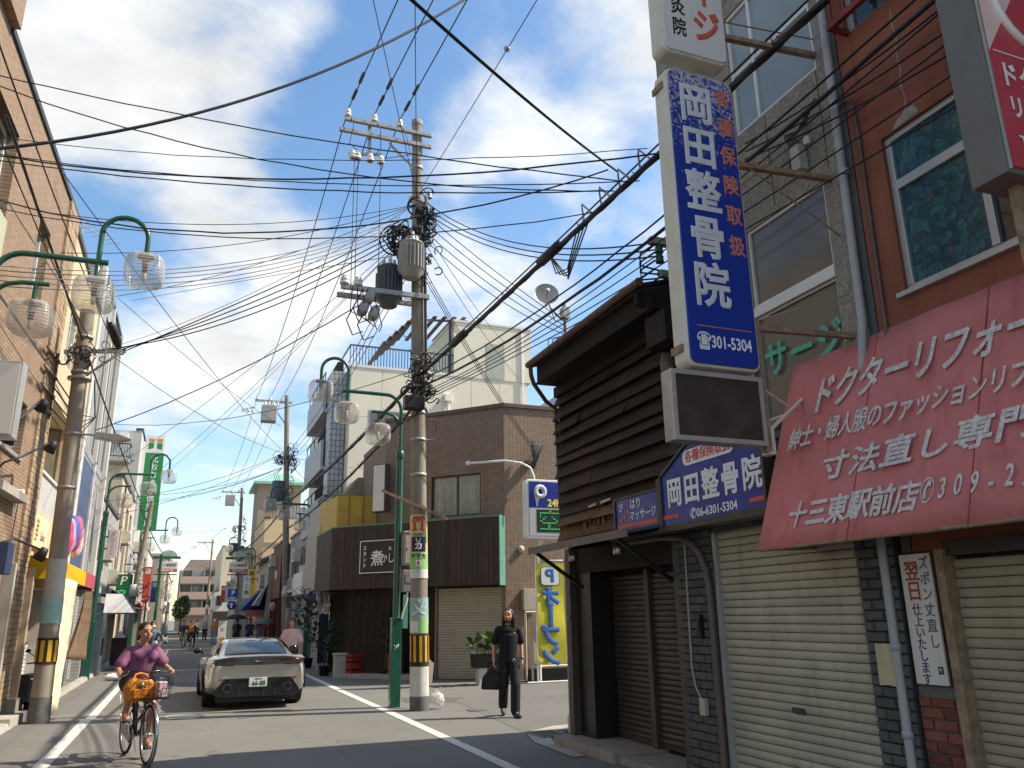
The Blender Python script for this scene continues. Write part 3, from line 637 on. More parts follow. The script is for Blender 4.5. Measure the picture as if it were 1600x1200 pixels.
text('☎301-5304', 'lettering', M_print_w, s, (3.64, YS-.002, 3.60), UX, UZ, .135, .72, .003)
for z in (3.55, 5.85): MB().box(3.285, 3.30, YS+.05, YS+.2, z-.03, z+.03).build('clip', M_rust, s)
s2_ = lightbox('white light-box sign with red and black lettering above the blue one', 3.30, 3.965, 6.16, 8.6, YS, .19, mat('white acrylic face', (.66, .65, .63), .3, .06, 2))
for i, ch in enumerate('マッサージ'): text('丨' if ch == 'ー' else ch, 'lettering', M_print_r, s2_, (3.755, YS-.002, 8.02-.385*i), UX, UZ, .36, .80, .012)
for i, ch in enumerate('はり灸院'): text(ch, 'lettering', M_black, s2_, (3.475, YS-.002, 7.06-.215*i if i > 1 else 7.06-.215*i, ), UX, UZ, .19, .75, .004)
M_led = None
def led_mat():
    m, t, b = new_mat('unlit LED matrix'); v = pos_vec(t, 'XZ')
    k = N(t, 'ShaderNodeTexBrick', offset=0); t.links.new(v, k.inputs['Vector']); k.inputs['Scale'].default_value = 1
    k.inputs['Brick Width'].default_value = .0125; k.inputs['Row Height'].default_value = .0125; k.inputs['Mortar Size'].default_value = .002; k.inputs['Mortar Smooth'].default_value = .3
    k.inputs['Color1'].default_value = (.085, .05, .04, 1); k.inputs['Color2'].default_value = (.06, .038, .03, 1); k.inputs['Mortar'].default_value = (.012, .012, .012, 1)
    c = mixc(t, ramp(t, noise(t, pos_vec(t), 5, 3), .4, .7, 0, .5), k.outputs[0], (.09, .075, .06))
    t.links.new(c, b.inputs['Base Color']); b.inputs['Roughness'].default_value = .3; return m
s = thing('led_board', 'switched-off LED matrix board in an aluminium frame under the blue sign', 'display board', (3.12, YS, 2.82))
MB().box(3.14, 3.95, YS+.02, YS+.14, 2.83, 3.36).build('case', mat('aged aluminium', (.40, .38, .36), .45, .2, 10, metal=.4, streak=.4), s, .006)
MB().box(3.175, 3.915, YS+.004, YS+.022, 2.865, 3.325).build('screen', led_mat(), s)
for q in ((3.14, 3.175, 2.83, 3.36), (3.915, 3.95, 2.83, 3.36), (3.175, 3.915, 2.83, 2.865), (3.175, 3.915, 3.325, 3.36)): MB().box(q[0], q[1], YS-.002, YS+.02, q[2], q[3]).build('frame', M_alu, s)
# rusty brackets that carry the signs from the wall
t = thing('sign_bracket', 'rusty steel brackets and stays that hold the projecting signs off the pebbled wall', 'bracket', (4.95, 4.8, 3.5))
for z in (3.82, 5.28, 6.56): MB().beam((3.9, YS+.1, z-.02), (4.97, YS+.02, z), .05, .045).build('arm', M_rust, t)
MB().beam((4.0, YS+.08, 2.8), (4.0, YS+.08, 3.86), .06, .05).build('upright', M_rust, t)
MB().tube([(4.02, YS+.08, 5.3), (4.94, YS, 4.72)], .009, 5).build('stay', M_rust, t)
MB().tube([(4.02, YS+.08, 6.7), (4.94, YS, 6.72)], .007, 5).build('stay', M_rust, t)
MB().tube([(4.02, YS+.08, 3.86), (4.93, YS, 4.18)], .008, 5).build('stay', M_alu, t)
MB().tube([(4.02, YS+.08, 2.95), (4.45, 5.2, 3.15), (4.9, 5.35, 3.45)], .016, 6).build('stay', M_white, t)
MB().tube([(4.02, YS+.06, 3.28), (4.9, 5.5, 3.36)], .012, 6).build('stay', M_white, t)
MB().box(4.0, 4.06, YS+.05, YS+.15, 2.78, 3.0).build('junction_box', M_cream_enamel, t, .006)

# ------------------------------------------------------------------ dark wooden corner house
def burnt_wood():
    m, t, b = new_mat('charred weatherboard'); v = pos_vec(t)
    g = noise(t, pos_vec(t, scale=(14, .9, 14)), 1.6, 7, .65)
    c = mixc(t, ramp(t, g, .3, .72), (.009, .007, .006), (.058, .035, .023))
    s_ = noise(t, v, 1.1, 5, .6)
    c = mixc(t, ramp(t, s_, .5, .72, 0, .6), c, (.080, .042, .022))
    c = mixc(t, ramp(t, noise(t, pos_vec(t, scale=(4, 1.2, 9)), 2.2, 5, .7), .60, .72, 0, .5), c, (.12, .105, .085))
    oi = N(t, 'ShaderNodeObjectInfo'); h = N(t, 'ShaderNodeHueSaturation'); t.links.new(c, h.inputs['Color']); t.links.new(ramp(t, oi.outputs['Random'], 0, 1, .65, 1.35), h.inputs['Value'])
    t.links.new(h.outputs[0], b.inputs['Base Color']); b.inputs['Roughness'].default_value = .75; b.inputs['Specular IOR Level'].default_value = .3
    bump(t, b, g, .5, .01); return m
M_board = burnt_wood()
M_bare = mat('bare weathered board', (.16, .085, .045), .85, .5, 9, .4, 50, grain=(14, 1, 14), per=.25)
M_dkwood = mat('dark stained timber', (.026, .018, .014), .7, .3, 4, .2, 50, spec=.2, grain=(12, 12, 1.2))
h = thing('corner_house', 'old two-storey wooden corner house with dark lapped weatherboards', 'house', (4.95, 9.0, 0))
HY0, HY1 = 7.50, 10.60
MB().box(5.02, 12, 7.34, HY1-.03, 2.62, 5.15).build('wall', M_dkwood, h)
z = 2.66; i = 0
while z < 4.98:
    ph = rng.uniform(.13, .235); ya = HY0-.02+rng.uniform(-.06, .05)-.02*z/5; yb = HY1+.02+rng.uniform(-.04, .04); m_ = M_bare if i in (0, 1) else M_board
    cuts = [ya, rng.uniform(8.2, 9.9), yb]          # two lengths of board per course, each warped a little differently
    for q in (0, 1):
        tl = rng.uniform(-.018, .012); dz = rng.uniform(-.012, .012); pr = rng.uniform(.085, .13); s0, s1 = cuts[q]+.002, cuts[q+1]-.002
        P4 = lambda y, e: [(5.01-pr+tl, y, z+dz+e), (5.04-pr+tl, y, z+dz+e-.004), (5.01, y, z+ph+.03), (4.99, y, z+ph+.03)]
        A4, B4 = P4(s0, rng.uniform(-.012, .012)), P4(s1, rng.uniform(-.012, .012))
        o = MB().add(A4+B4, [(0, 1, 2, 3), (7, 6, 5, 4), (0, 4, 5, 1), (1, 5, 6, 2), (2, 6, 7, 3), (3, 7, 4, 0)]).build('weatherboard', m_, h, .003)
        if i == 0: o['label'] = 'bare brown splintered board at the bottom'
    MB().prism([(4.99, HY1-.02, z), (4.99, HY1+.03, z), (4.99, HY1-.03, z+ph+.03), (4.99, HY1-.045, z+ph+.03)], (0, 0, 0), (6, 0, 0)).build('weatherboard', M_board, h)
    z += ph; i += 1
for k in range(9):
    y = 8.7+.13*k; MB().box(4.925, 4.945, y, y+.05+.02*(k % 3), 2.72+.03*(k % 4), 2.86+.05*(k % 3)).build('splinter', M_bare, h)
MB().beam((4.92, 9.62, 3.02), (4.92, 9.42, 3.03), .02, .03).build('pale_splint', mat('raw pale wood', (.5, .47, .38), .8), h)
MB().beam((4.92, 9.28, 3.03), (4.92, 9.02, 3.045), .02, .03).build('pale_splint', mat('raw pale wood', (.5, .47, .38), .8), h)
# eaves, roof and gutter
MB().box(4.52, 4.57, 7.2, 10.34, 4.90, 5.16).build('fascia', mat('blackened timber', (.013, .009, .007), .8, .3, 4, grain=(9, 1, 9)), h)
MB().box(4.57, 5.05, 7.2, 10.5, 4.93, 4.96).build('soffit', M_dkwood, h)
MB().box(4.90, 5.0, 7.4, 10.6, 4.78, 4.93).build('frieze_board', M_dkwood, h)
MB().prism([(4.44, 7.33, 5.13), (4.44, 7.33, 5.18), (7.6, 7.33, 6.1), (7.6, 7.33, 6.0)], (0, 0, 0), (0, 2.99, 0)).build('roof', mat('rusted sheet roof', (.05, .038, .032), .6, .3, 4, .3, 30, streak=.3), h)
tm = MB().prism([(4.38, 0, 5.19), (4.44, 0, 5.215), (4.90, 0, 5.352), (4.90, 0, 5.382), (4.42, 0, 5.245), (4.37, 0, 5.215)], (0, 0, 0), (0, .27, 0)).mesh('roof_tile'); tm.materials.append(mat('dark roof tile', (.045, .04, .038), .55, .25, 6, per=.3))
inv = inv_of(h)
for r_ in range(7):
    for c_ in range(11):
        o = bpy.data.objects.new('roof_tile', tm); COL.objects.link(o); o.parent = h
        o.location = inv @ Vector((r_*.45, 7.33+c_*.275, r_*.131))
MB().tube([(4.40, 7.15, 5.20), (4.39, 10.36, 5.17)], .05, 10).build('gutter', mat('rusty brown gutter', (.10, .05, .035), .55, .3, 8, streak=.3), h)
MB().tube([(4.40, 10.3, 5.15), (4.41, 10.3, 5.0), (4.46, 10.32, 4.88), (4.75, 10.55, 4.70), (4.96, 10.66, 4.62), (5.0, 10.66, 2.6)], .032, 9).build('downpipe', mat('rusty brown gutter', (.10, .05, .035), .55, .3, 8, streak=.3), h)
MB().prism([(4.42, 7.26, 5.12), (4.42, 7.26, 4.98), (4.80, 7.26, 4.86), (4.94, 7.26, 4.86), (4.94, 7.26, 5.27)], (0, 0, 0), (0, .06, 0)).build('gable_board', M_dkwood, h)
MB().box(4.6, 4.98, 7.0, 7.42, 4.5, 4.86).build('corbel', M_dkwood, h)
MB().lathe([(.075, 0), (.085, .1), (.06, .22)], (4.84, 7.38, 4.25), 10).build('wall_lamp', M_pipe_br, h)
# ground floor: posts, recess, twin brown shutters, step
MB().box(4.90, 5.02, 10.26, 10.40, .12, 2.52).build('post', mat('brown painted post', (.075, .055, .045), .5, .15, 3, streak=.15), h, .004)
MB().box(4.92, 5.06, 7.56, 7.68, .0, 2.52).build('post', mat('brown painted post', (.075, .055, .045), .5, .15, 3, streak=.15), h, .004)
MB().box(4.97, 12, 10.28, 10.40, 0, 2.62).build('side_wall', M_dkwood, h)
MB().box(5.0, 5.35, 9.84, 10.27, .12, 2.3).build('side_panel', mat('near black panel', (.016, .014, .014), .35, .15), h)
MB().box(4.99, 5.4, 7.62, 10.27, 2.17, 2.5).build('header', M_dkwood, h)
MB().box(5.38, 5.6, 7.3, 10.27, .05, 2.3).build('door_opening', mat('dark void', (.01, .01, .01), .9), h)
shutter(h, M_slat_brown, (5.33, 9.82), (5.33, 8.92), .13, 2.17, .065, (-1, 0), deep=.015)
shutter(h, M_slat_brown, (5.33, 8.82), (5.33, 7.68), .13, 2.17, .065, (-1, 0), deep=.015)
MB().box(5.27, 5.36, 8.82, 8.92, .12, 2.17).build('mullion', mat('brown painted post', (.075, .055, .045)), h, .003)
M_step = mat('stained concrete step', (.30, .255, .21), .8, .22, 4, .3, 70, streak=.5, scol=(.12, .08, .06))
MB().box(4.66, 5.4, 8.75, 10.4, 0, .115).build('step', M_step, h, .008)
MB().box(4.72, 5.4, 7.3, 8.75, 0, .08).build('step', M_step, h, .008)
t = thing('plastic_post', 'grey plastic pipe with a rounded metal cap guard at the house corner', 'pipe', (4.93, 10.45, 0))
MB().tube([(4.955, 10.47, 0), (4.955, 10.47, 2.4)], .03, 8).build('pipe', M_pvc, t)
MB().prism([(4.93, 10.42, .12), (4.93, 10.48, .12), (4.93, 10.50, .3), (4.93, 10.47, .36), (4.93, 10.43, .36), (4.93, 10.41, .3)], (-.02, 0, 0), (.04, 0, 0)).build('cap', M_alu, t, .006)
# green house-number plate
t = thing('number_plate', 'tiny green address plate on the brown corner post', 'plate', (4.89, 10.49, 1.6))
MB().box(4.885, 4.9, 10.28, 10.38, 1.56, 1.62).build('plate', mat('green enamel', (.03, .22, .17), .4), t, .003)
# hood over the entrance with downlights
t = thing('entrance_hood', 'thin dark sheet hood over the shuttered entrance with two downlights', 'canopy', (4.7, 9.0, 2.45))
MB().prism([(4.22, 10.05, 2.45), (4.22, 10.05, 2.48), (5.0, 10.05, 2.62), (5.0, 10.05, 2.58)], (0, -2.65, 0), (0, 0, 0)).build('sheet', mat('grey brown sheet metal', (.13, .115, .10), .45, .15, 5, metal=.3), t)
MB().prism([(4.205, 10.06, 2.41), (4.22, 10.06, 2.41), (4.22, 10.06, 2.50), (4.205, 10.06, 2.50)], (0, -2.67, 0), (0, 0, 0)).build('front_edge', mat('grey brown sheet metal', (.13, .115, .10)), t)
for y in (9.95, 7.75): MB().beam((4.26, y, 2.44), (4.95, y, 1.98), .035, .045).build('strut', M_black, t)
for y in (9.55, 8.35):
    L_ = MB().lathe([(.0, .0), (.055, 0), (.058, .005), (.058, .16), (.0, .165)], (4.62, y, 2.30), 16).build('downlight', mat('brushed steel lamp', (.5, .46, .40), .3, .1, 4, metal=.9), t)
# fascia sign: two blue panels in a bronze frame
XS = 4.6
t = thing('fascia_sign', 'blue two-part fascia sign of the bonesetter with sloped shoulders', 'sign', (XS, 7.0, 2.48))
poly = [(7.31, 2.50), (7.31, 3.03), (6.80, 3.29), (6.0, 3.29), (5.63, 3.06), (5.63, 2.50)]
MB().prism([(XS, y, z) for y, z in poly], (.004, 0, 0), (.10, 0, 0)).build('panel', mat('sign blue film', (.014, .045, .26), .22, .1, 1.5), t)
MB().box(XS+.004, XS+.08, 7.40, 8.31, 2.505, 2.905).build('panel', mat('sign blue film', (.014, .045, .26), .22, .1, 1.5), t)
fr = MB()
for i in range(len(poly)):
    a_, b_ = poly[i], poly[(i+1) % len(poly)]; fr.beam((XS+.04, a_[0], a_[1]), (XS+.04, b_[0], b_[1]), .03, .11, (1, 0, 0))
fr.build('frame', M_alud, t)
MB().box(XS-.014, XS+.1, 7.33, 7.385, 2.48, 3.02).build('divider', M_alud, t); MB().box(XS-.012, XS+.1, 8.32, 8.36, 2.48, 2.93).build('divider', M_alud, t); MB().box(XS-.01, XS+.1, 7.385, 8.32, 2.908, 2.93).build('frame', M_alud, t)
MB().box(XS-.05, XS+.12, 5.4, 8.42, 2.44, 2.478).build('ledge', M_alud, t, .004)
for i, ch in enumerate('岡田整骨院'): text(ch, 'lettering', M_print_w, t, (XS-.001, 7.06-.315*i, 2.815), UY, UZ, .315, .9, .009)
MB().prism([(XS, y, z) for y, z in roundrect(6.02, 6.86, 3.07, 3.225, .07)], (-.004, 0, 0), (.003, 0, 0)).build('pill', M_print_w, t)
text('各種保険取扱', 'lettering', M_print_r, t, (XS-.006, 6.44, 3.148), UY, UZ, .128, .98, .003)
text('✆06-6301-5304', 'lettering', M_print_w, t, (XS-.001, 6.42, 2.58), UY, UZ, .115, 1.0, .003)
MB().box(XS-.001, XS+.003, 7.0, 7.3, 2.575, 2.615).build('stripe', M_print_r, t); MB().box(XS-.001, XS+.003, 5.65, 5.87, 2.575, 2.615).build('stripe', M_print_r, t)
MB().box(XS-.002, XS+.003, 7.42, 8.29, 2.575, 2.615).build('stripe', M_print_r, t)
text('2F', 'lettering', M_print_w, t, (XS-.001, 8.19, 2.81), UY, UZ, .12, .8, .001)
text('はり', 'lettering', M_print_w, t, (XS-.001, 7.86, 2.82), UY, UZ, .13, .95, .002)
text('マッサージ', 'lettering', M_print_w, t, (XS-.001, 7.715, 2.69), UY, UZ, .12, .95, .002)
for k in range(3): MB().box(XS-.003, XS+.003, 8.22-.075*k-.06, 8.22-.075*k, 2.64+.045*k, 2.69+.045*k).build('stair_mark', M_print_r, t)
# ------------------------------------------------------------------ brown tiled corner building with the dark-clad standing bar
CX_, CY_ = 7.9, 20.5; EX_, EY_ = 4.35, 24.4
rzW = math.atan2(EY_-CY_, EX_-CX_); LW = math.hypot(EX_-CX_, EY_-CY_)
b = thing('brown_tiled_building', 'brown tiled corner building with a tan shutter and dark timber cladding over a bar', 'building', (CX_, CY_, 0), rzW)
M_t1 = tile_mat('brown tile, diagonal face', (.235, .165, .115), (.30, .215, .155), (.10, .072, .054), .115, .062, 'XZ', rzW, ms=.006, offset=0)
M_t2 = tile_mat('brown tile, side face', (.235, .165, .115), (.30, .215, .155), (.10, .072, .054), .115, .062, 'XZ', 0, ms=.006, offset=0)
def lb(m, name, *bx, bevel=0.0, par=None):
    return MB().box(*bx).build(name, m, par or b, bevel, local=True)
# diagonal wall with a window opening and the shutter opening (local x along the wall, +y outward)
def wall_l(x0, x1, y0, y1, z0, z1, holes):
    mb = MB(); xs = sorted({x0, x1, *[h[0] for h in holes], *[h[1] for h in holes]}); zs = sorted({z0, z1, *[h[2] for h in holes], *[h[3] for h in holes]})
    for i in range(len(xs)-1):
        run = None
        for j in range(len(zs)-1):
            cx_, cz_ = (xs[i]+xs[i+1])/2, (zs[j]+zs[j+1])/2
            solid = not any(h_[0] < cx_ < h_[1] and h_[2] < cz_ < h_[3] for h_ in holes)
            if solid: run = [zs[j] if run is None else run[0], zs[j+1]]
            if (not solid or j == len(zs)-2) and run: mb.box(xs[i], xs[i+1], y0, y1, *run); run = None
    return mb
UPX = 3.98
wall_l(0, 3.0, -.2, 0, 0, 7.3, [(.75, 2.35, 4.33, 5.5), (.12, 2.12, 0, 2.4), (2.5, 3.0, 0, 2.45)]).build('wall', M_t1, b, local=True)
M_brr = mat('brown render', (.22, .165, .125), .85, .12, 2, .3, 60)
wall_l(3.0, UPX, -.2, -.001, 2.45, 7.3, []).build('wall', M_brr, b, local=True); wall_l(UPX, LW, -.2, -.001, 2.45, 4.2, []).build('wall', M_brr, b, local=True)
def loc2(x, y): return Vector((CX_+math.cos(rzW)*x-math.sin(rzW)*y, CY_+math.sin(rzW)*x+math.cos(rzW)*y, 0))
iM = inv_of(b)
core = MB().prism([(CX_, CY_+.004, 0), (EX_+.15, EY_+.2, 0), (EX_+.15, 30, 0), (16, 30, 0), (16, CY_+.004, 0)], (0, 0, 0), (0, 0, 7.25))
MB().box(CX_+.0, 16, CY_, CY_+.2, 0, 7.3).build('wall', M_t2, b)
MB().prism([loc2(UPX, -.2), loc2(UPX, -.2)+Vector((0, 4, 0)), (15, 29, 0), (15, CY_+.5, 0), (CX_+.4, CY_+.5, 0)], (0, 0, 2.5), (0, 0, 7.1)).build('wall', M_brr, b)
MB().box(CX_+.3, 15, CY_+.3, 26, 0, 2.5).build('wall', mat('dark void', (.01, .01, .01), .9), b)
MB().box(-.05, UPX+.03, -.26, .05, 7.3, 7.42).build('coping', mat('brown metal coping', (.12, .075, .055), .5, .1), b, .01, local=True)
MB().box(CX_-.02, 16, CY_-.05, CY_+.26, 7.302, 7.422).build('coping', mat('brown metal coping', (.12, .075, .055)), b, .01)
M_curt = mat('pale green curtain behind glass', (.30, .33, .28), .18, .25, 3, spec=.6, grain=(9, 9, .5))
def win_l(x0, x1, z0, z1, mull, m_fr, m_gl, y=-.05, par=None, w=.045):
    f = MB().box(x0, x1, y-.06, y, z0, z0+w).box(x0, x1, y-.06, y, z1-w, z1).box(x0, x0+w, y-.06, y, z0+w, z1-w).box(x1-w, x1, y-.06, y, z0+w, z1-w)
    for q in mull: f.box(q-w/2, q+w/2, y-.058, y-.004, z0+w, z1-w)
    f = f.build('window', m_fr, par or b, local=True); xs = [x0+w, *mull, x1-w]
    for i in range(len(xs)-1): MB().box(xs[i]+.003, xs[i+1]-.003, y-.035, y-.03, z0+w, z1-w).build('pane', m_gl, f, local=True)
    return f
win_l(.75, 2.35, 4.33, 5.5, (1.52,), M_alud, M_curt)
MB().box(.8, .84, -.04, .0, 4.9, 4.93).build('latch', M_alu, b, local=True)
sh = shutter(b, M_slat_pale, tuple((b.matrix_basis @ Vector((2.12, -.06, 0)))[:2]) if False else (CX_+math.cos(rzW)*2.12+math.sin(rzW)*.06, CY_+math.sin(rzW)*2.12-math.cos(rzW)*.06),
             (CX_+math.cos(rzW)*.12+math.sin(rzW)*.06, CY_+math.sin(rzW)*.12-math.cos(rzW)*.06), .02, 2.4, .072, (-math.sin(rzW), math.cos(rzW)), deep=.014)
# timber cladding: separate upright boards over the bar, turning the corner at the left
M_clad = mat('dark brown cladding board', (.050, .034, .027), .65, .2, 3, .25, 60, grain=(22, 22, .8), per=.22)
nbd = 34; wb = (LW+.32)/nbd
bm = MB().box(.003, wb-.003, .30, .33, 2.42, 4.2).mesh('cladding_board'); bm.materials.append(M_clad)
for i in range(nbd):
    o = bpy.data.objects.new('cladding_board', bm); COL.objects.link(o); o.parent = b; o.location = (.02+i*wb, rng.uniform(-.006, .006), 0)
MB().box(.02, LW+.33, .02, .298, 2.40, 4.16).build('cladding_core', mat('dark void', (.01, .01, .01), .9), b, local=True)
M_cop = mat('verdigris flashing', (.10, .26, .22), .6, .2, 6)
MB().box(0, LW+.34, .0, .345, 4.2, 4.235).build('flashing', M_cop, b, local=True); MB().box(-.01, .018, .02, .34, 2.4, 4.24).build('flashing', M_cop, b, local=True)
# side wing of the cladding along the main street
e0 = Vector((EX_, EY_, 0))+Vector((-math.sin(rzW), math.cos(rzW), 0))*.31+Vector((math.cos(rzW), math.sin(rzW), 0))*.33
dd = Vector((-.02, 1, 0)).normalized(); nn_ = Vector((-1, -.02, 0))
for i in range(16):
    q = e0+dd*(i*.17); MB().prism([q, q+dd*.164, q+dd*.164-nn_*.03, q-nn_*.03], (0, 0, 2.42), (0, 0, 4.2)).build('cladding_board', M_clad, b)
MB().prism([e0, e0+dd*2.75, e0+dd*2.75+Vector((.4, 0, 0)), e0+Vector((.25, .1, 0))], (0, 0, 4.2), (0, 0, 4.235)).build('flashing', M_cop, b)
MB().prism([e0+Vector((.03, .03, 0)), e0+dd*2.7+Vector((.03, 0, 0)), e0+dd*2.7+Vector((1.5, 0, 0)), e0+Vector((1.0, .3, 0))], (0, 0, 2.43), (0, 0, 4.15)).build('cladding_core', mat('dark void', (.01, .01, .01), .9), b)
# bar front below: dark recess, curtain, posts, lattice
lb(mat('dark brown panel', (.03, .023, .019), .6, .25, 2), 'bar_front', 2.5, LW+.1, -.9, -.85, 0, 2.45)
lb(M_dkwood, 'post', 2.2, 2.5, -.12, .02, 0, 2.45)
lb(mat('grey green lattice', (.16, .16, .11), .8, .2, 6), 'side_panel', 2.52, 3.05, -.5, -.45, .6, 2.3)
MB().tube([(3.45, .1, 0), (3.45, .12, 2.42)], .028, 8).build('pole', M_alu, b, local=True)
cu = MB(); nC = 24
for i in range(nC+1):
    x = 3.55+i*(LW-3.55)/nC
    for j in range(7):
        z = 2.42-j*.38; sag = .28*math.sin(math.pi*min(1, j/6))*(1-i/nC)
        cu.v.append(Vector((x-.0+sag*.6, -.05+.05*math.sin(i*1.6)+.03*math.sin(j+i*.7), z)))
for i in range(nC):
    for j in range(6): cu.f.append([i*7+j, i*7+j+1, (i+1)*7+j+1, (i+1)*7+j]); cu.sm.append(True)
cu.build('curtain', mat('dark brown net curtain', (.030, .022, .017), .9, .3, 5), b, local=True)
lb(M_conc, 'step', 2.4, LW, -.3, .35, 0, .12)
# bar sign
t = thing('bar_sign', 'black square bar sign with white brush characters and a white border', 'sign', (CX_, CY_, 0), rzW)
x0, x1, za, zb = 3.16, 4.50, 2.84, 3.76
MB().box(x0, x1, .345, .40, za, zb).build('board', mat('charcoal sign board', (.018, .020, .022), .5, .15, 4), t, .004, local=True)
for q in ((x0, x1, za, za+.022), (x0, x1, zb-.022, zb), (x0, x0+.022, za+.022, zb-.022), (x1-.022, x1, za+.022, zb-.022)): MB().box(q[0], q[1], .399, .406, q[2], q[3]).build('border', M_print_w, t, local=True)
UL = (-1, 0, 0)
text('煮', 'lettering', M_print_w, t, (3.90, .404, 3.22), UL, UZ, .46, .95, .006, local=True)
text('かしや', 'lettering', M_print_w, t, (3.42, .404, 3.22), UL, UZ, .30, .8, .003, local=True)
for i, ch in enumerate('スタンド'): text(ch, 'lettering', M_print_w, t, (4.33, .404, 3.54-.165*i), UL, UZ, .15, 1, .002, local=True)
text('酒', 'lettering', M_print_w, t, (3.46, .404, 3.5), UL, UZ, .10, 1, .001, local=True)
# white hanging sign on the brown wall
t = thing('wall_sign', 'blank white vertical light-box sign with brown edges on the tiled wall', 'sign', (CX_, CY_, 0), rzW)
MB().box(3.62, 4.06, .25, .5, 4.55, 5.95).build('case', mat('brown sign case', (.09, .06, .05), .5), t, .006, local=True)
MB().box(3.645, 4.035, .50, .506, 4.58, 5.92).build('face', mat('pale grey acrylic', (.62, .62, .60), .35, .06, 1.2), t, local=True)
MB().box(3.75, 3.8, 0, .26, 4.7, 4.75).build('bracket', M_alud, t, local=True)
t = thing('vent_hood', 'round white vent cap on the brown tiled side wall', 'vent', (8.35, CY_, 2.95))
MB().lathe([(0, 0), (.09, .0), (.10, .03), (.07, .07), (0, .08)], (8.35, CY_-.002, 3.35), 16, (0, -1, 0)).build('cap', mat('beige plastic', (.42, .37, .3), .5), t)
t = thing('meter_cabinet', 'small beige cabinet on the brown side wall behind the yellow banner', 'cabinet', (8.6, CY_, 1.9))
MB().box(8.35, 8.75, CY_-.16, CY_-.004, 1.75, 2.3).build('box', mat('beige enamel', (.40, .37, .31), .5), t, .008)
t = thing('white_pipe', 'bent white conduit sticking out along the upper brown tiles', 'pipe', (7.3, 20.4, 6))
MB().tube([(7.05, 21.1, 5.75), (7.35, 20.75, 5.73), (7.85, 20.3, 5.72), (8.3, 20.2, 5.66), (8.55, 20.2, 5.55), (8.66, 20.2, 5.3), (8.66, 20.2, 4.9)], .035, 8).lathe([(.05, 0), (.07, .02), (.07, .1), (.05, .12)], (7.0, 21.14, 5.75), 8, (1, -.7, 0)).build('pipe', M_white, t)
t = thing('service_entry', 'tangle of black cable clamps on the brown side wall above the parking sign', 'cable bracket', (8.6, 20.4, 6))
for k in range(7): MB().tube([(8.72+.05*math.sin(k*2), 20.33, 6.35-.03*k), (8.62+.06*k, 20.25, 6.1+.02*k), (8.72, 20.3, 5.8-.04*k), (8.5+.05*k, 20.3, 5.55)], .018, 5).build('cable', M_black, t)
MB().box(8.66, 8.78, 20.3, 20.47, 5.7, 5.95).build('bracket', M_alu, t, .005)

# ------------------------------------------------------------------ cream four-storey building behind
b = thing('cream_building', 'cream panelled four-storey building with roof railing and pergola behind the brown one', 'building', (5.15, 29.7, 0))
M_crm = mat('cream siding', (.68, .64, .53), .7, .05, 1.2, .1, 40, streak=.10, scol=(.4, .36, .28))
MB().box(5.15, 12.5, 29.72, 40, 0, 10.95).build('wall', M_crm, b)
for i in range(6):      # cladding panels, each a separate sheet with open joints
    for j in range(4):
        xa = 5.17+i*1.22; za = 3.0+j*2.0
        MB().box(xa+.008, xa+1.212, 29.69, 29.72, za+.008, za+1.992).build('cladding_panel', M_crm, b)
MB().box(9.3, 12.7, 29.66, 38, 10.95, 13.3).build('stair_tower', M_crm, b); MB().box(9.25, 12.75, 29.62, 38, 13.3, 13.38).build('coping', M_whitealu, b)
MB().box(10.7, 11.5, 29.645, 29.67, 11.0, 12.5).build('tower_panel', mat('grey green panel', (.36, .38, .34), .5), b)
MB().box(12.25, 12.32, 29.60, 29.66, 8.7, 13.3).build('corner_trim', M_white, b)
MB().box(5.1, 9.3, 29.66, 29.86, 10.95, 11.05).build('coping', M_whitealu, b)
rl = MB().beam((5.12, 29.75, 11.85), (9.3, 29.75, 11.85), .05, .05).beam((5.12, 29.75, 11.85), (5.12, 34, 11.85), .05, .05).build('railing', M_alud, b)
bm = MB().box(-.014, .014, -.014, .014, 11.05, 11.83).mesh('baluster'); bm.materials.append(M_alud); inv = inv_of(b)
for i in range(36):
    o = bpy.data.objects.new('baluster', bm); COL.objects.link(o); o.parent = rl; o.location = inv @ Vector((5.12+i*.12, 29.75, 0))
# pergola roof on the terrace
pg = MB().beam((7.7, 29.9, 11.6), (7.7, 29.9, 13.0), .09, .09).beam((9.2, 29.9, 11.0), (9.2, 29.9, 13.4), .09, .09).beam((6.5, 30.0, 12.1), (7.7, 30.0, 13.3), .08, .08).beam((7.7, 30, 13.3), (10.0, 30, 13.5), .08, .08).build('pergola', M_alud, b)
for k in range(11):
    a = Vector((6.5, 29.8, 12.15)).lerp(Vector((7.7, 29.8, 13.4)), k/5) if k < 6 else Vector((7.7, 29.8, 13.4)).lerp(Vector((10.0, 29.8, 13.6)), (k-5)/5.5)
    MB().beam(a, a+Vector((0, 3.2, 0)), .16, .05).build('pergola_slat', mat('brown pergola slat', (.11, .075, .065), .6), pg)
MB().box(5.9, 7.5, 29.68, 29.74, 8.35, 9.3).build('window', M_alu, b); MB().box(5.96, 6.68, 29.665, 29.68, 8.4, 9.25).build('pane', M_greyglass, b); MB().box(6.72, 7.44, 29.665, 29.68, 8.4, 9.25).build('pane', M_greyglass, b)
MB().box(7.9, 9.6, 29.675, 29.72, 7.55, 8.35).build('window', M_alu, b); MB().box(7.95, 8.72, 29.66, 29.675, 7.6, 8.3).build('pane', M_curt, b); MB().box(8.78, 9.55, 29.66, 29.675, 7.6, 8.3).build('pane', M_curt, b)
MB().tube([(9.05, 29.6, 9.9), (9.05, 29.6, 9.2), (9.1, 29.6, 9.0), (9.4, 29.58, 8.95), (12.2, 29.58, 8.7)], .06, 8).build('downpipe', M_white, b)
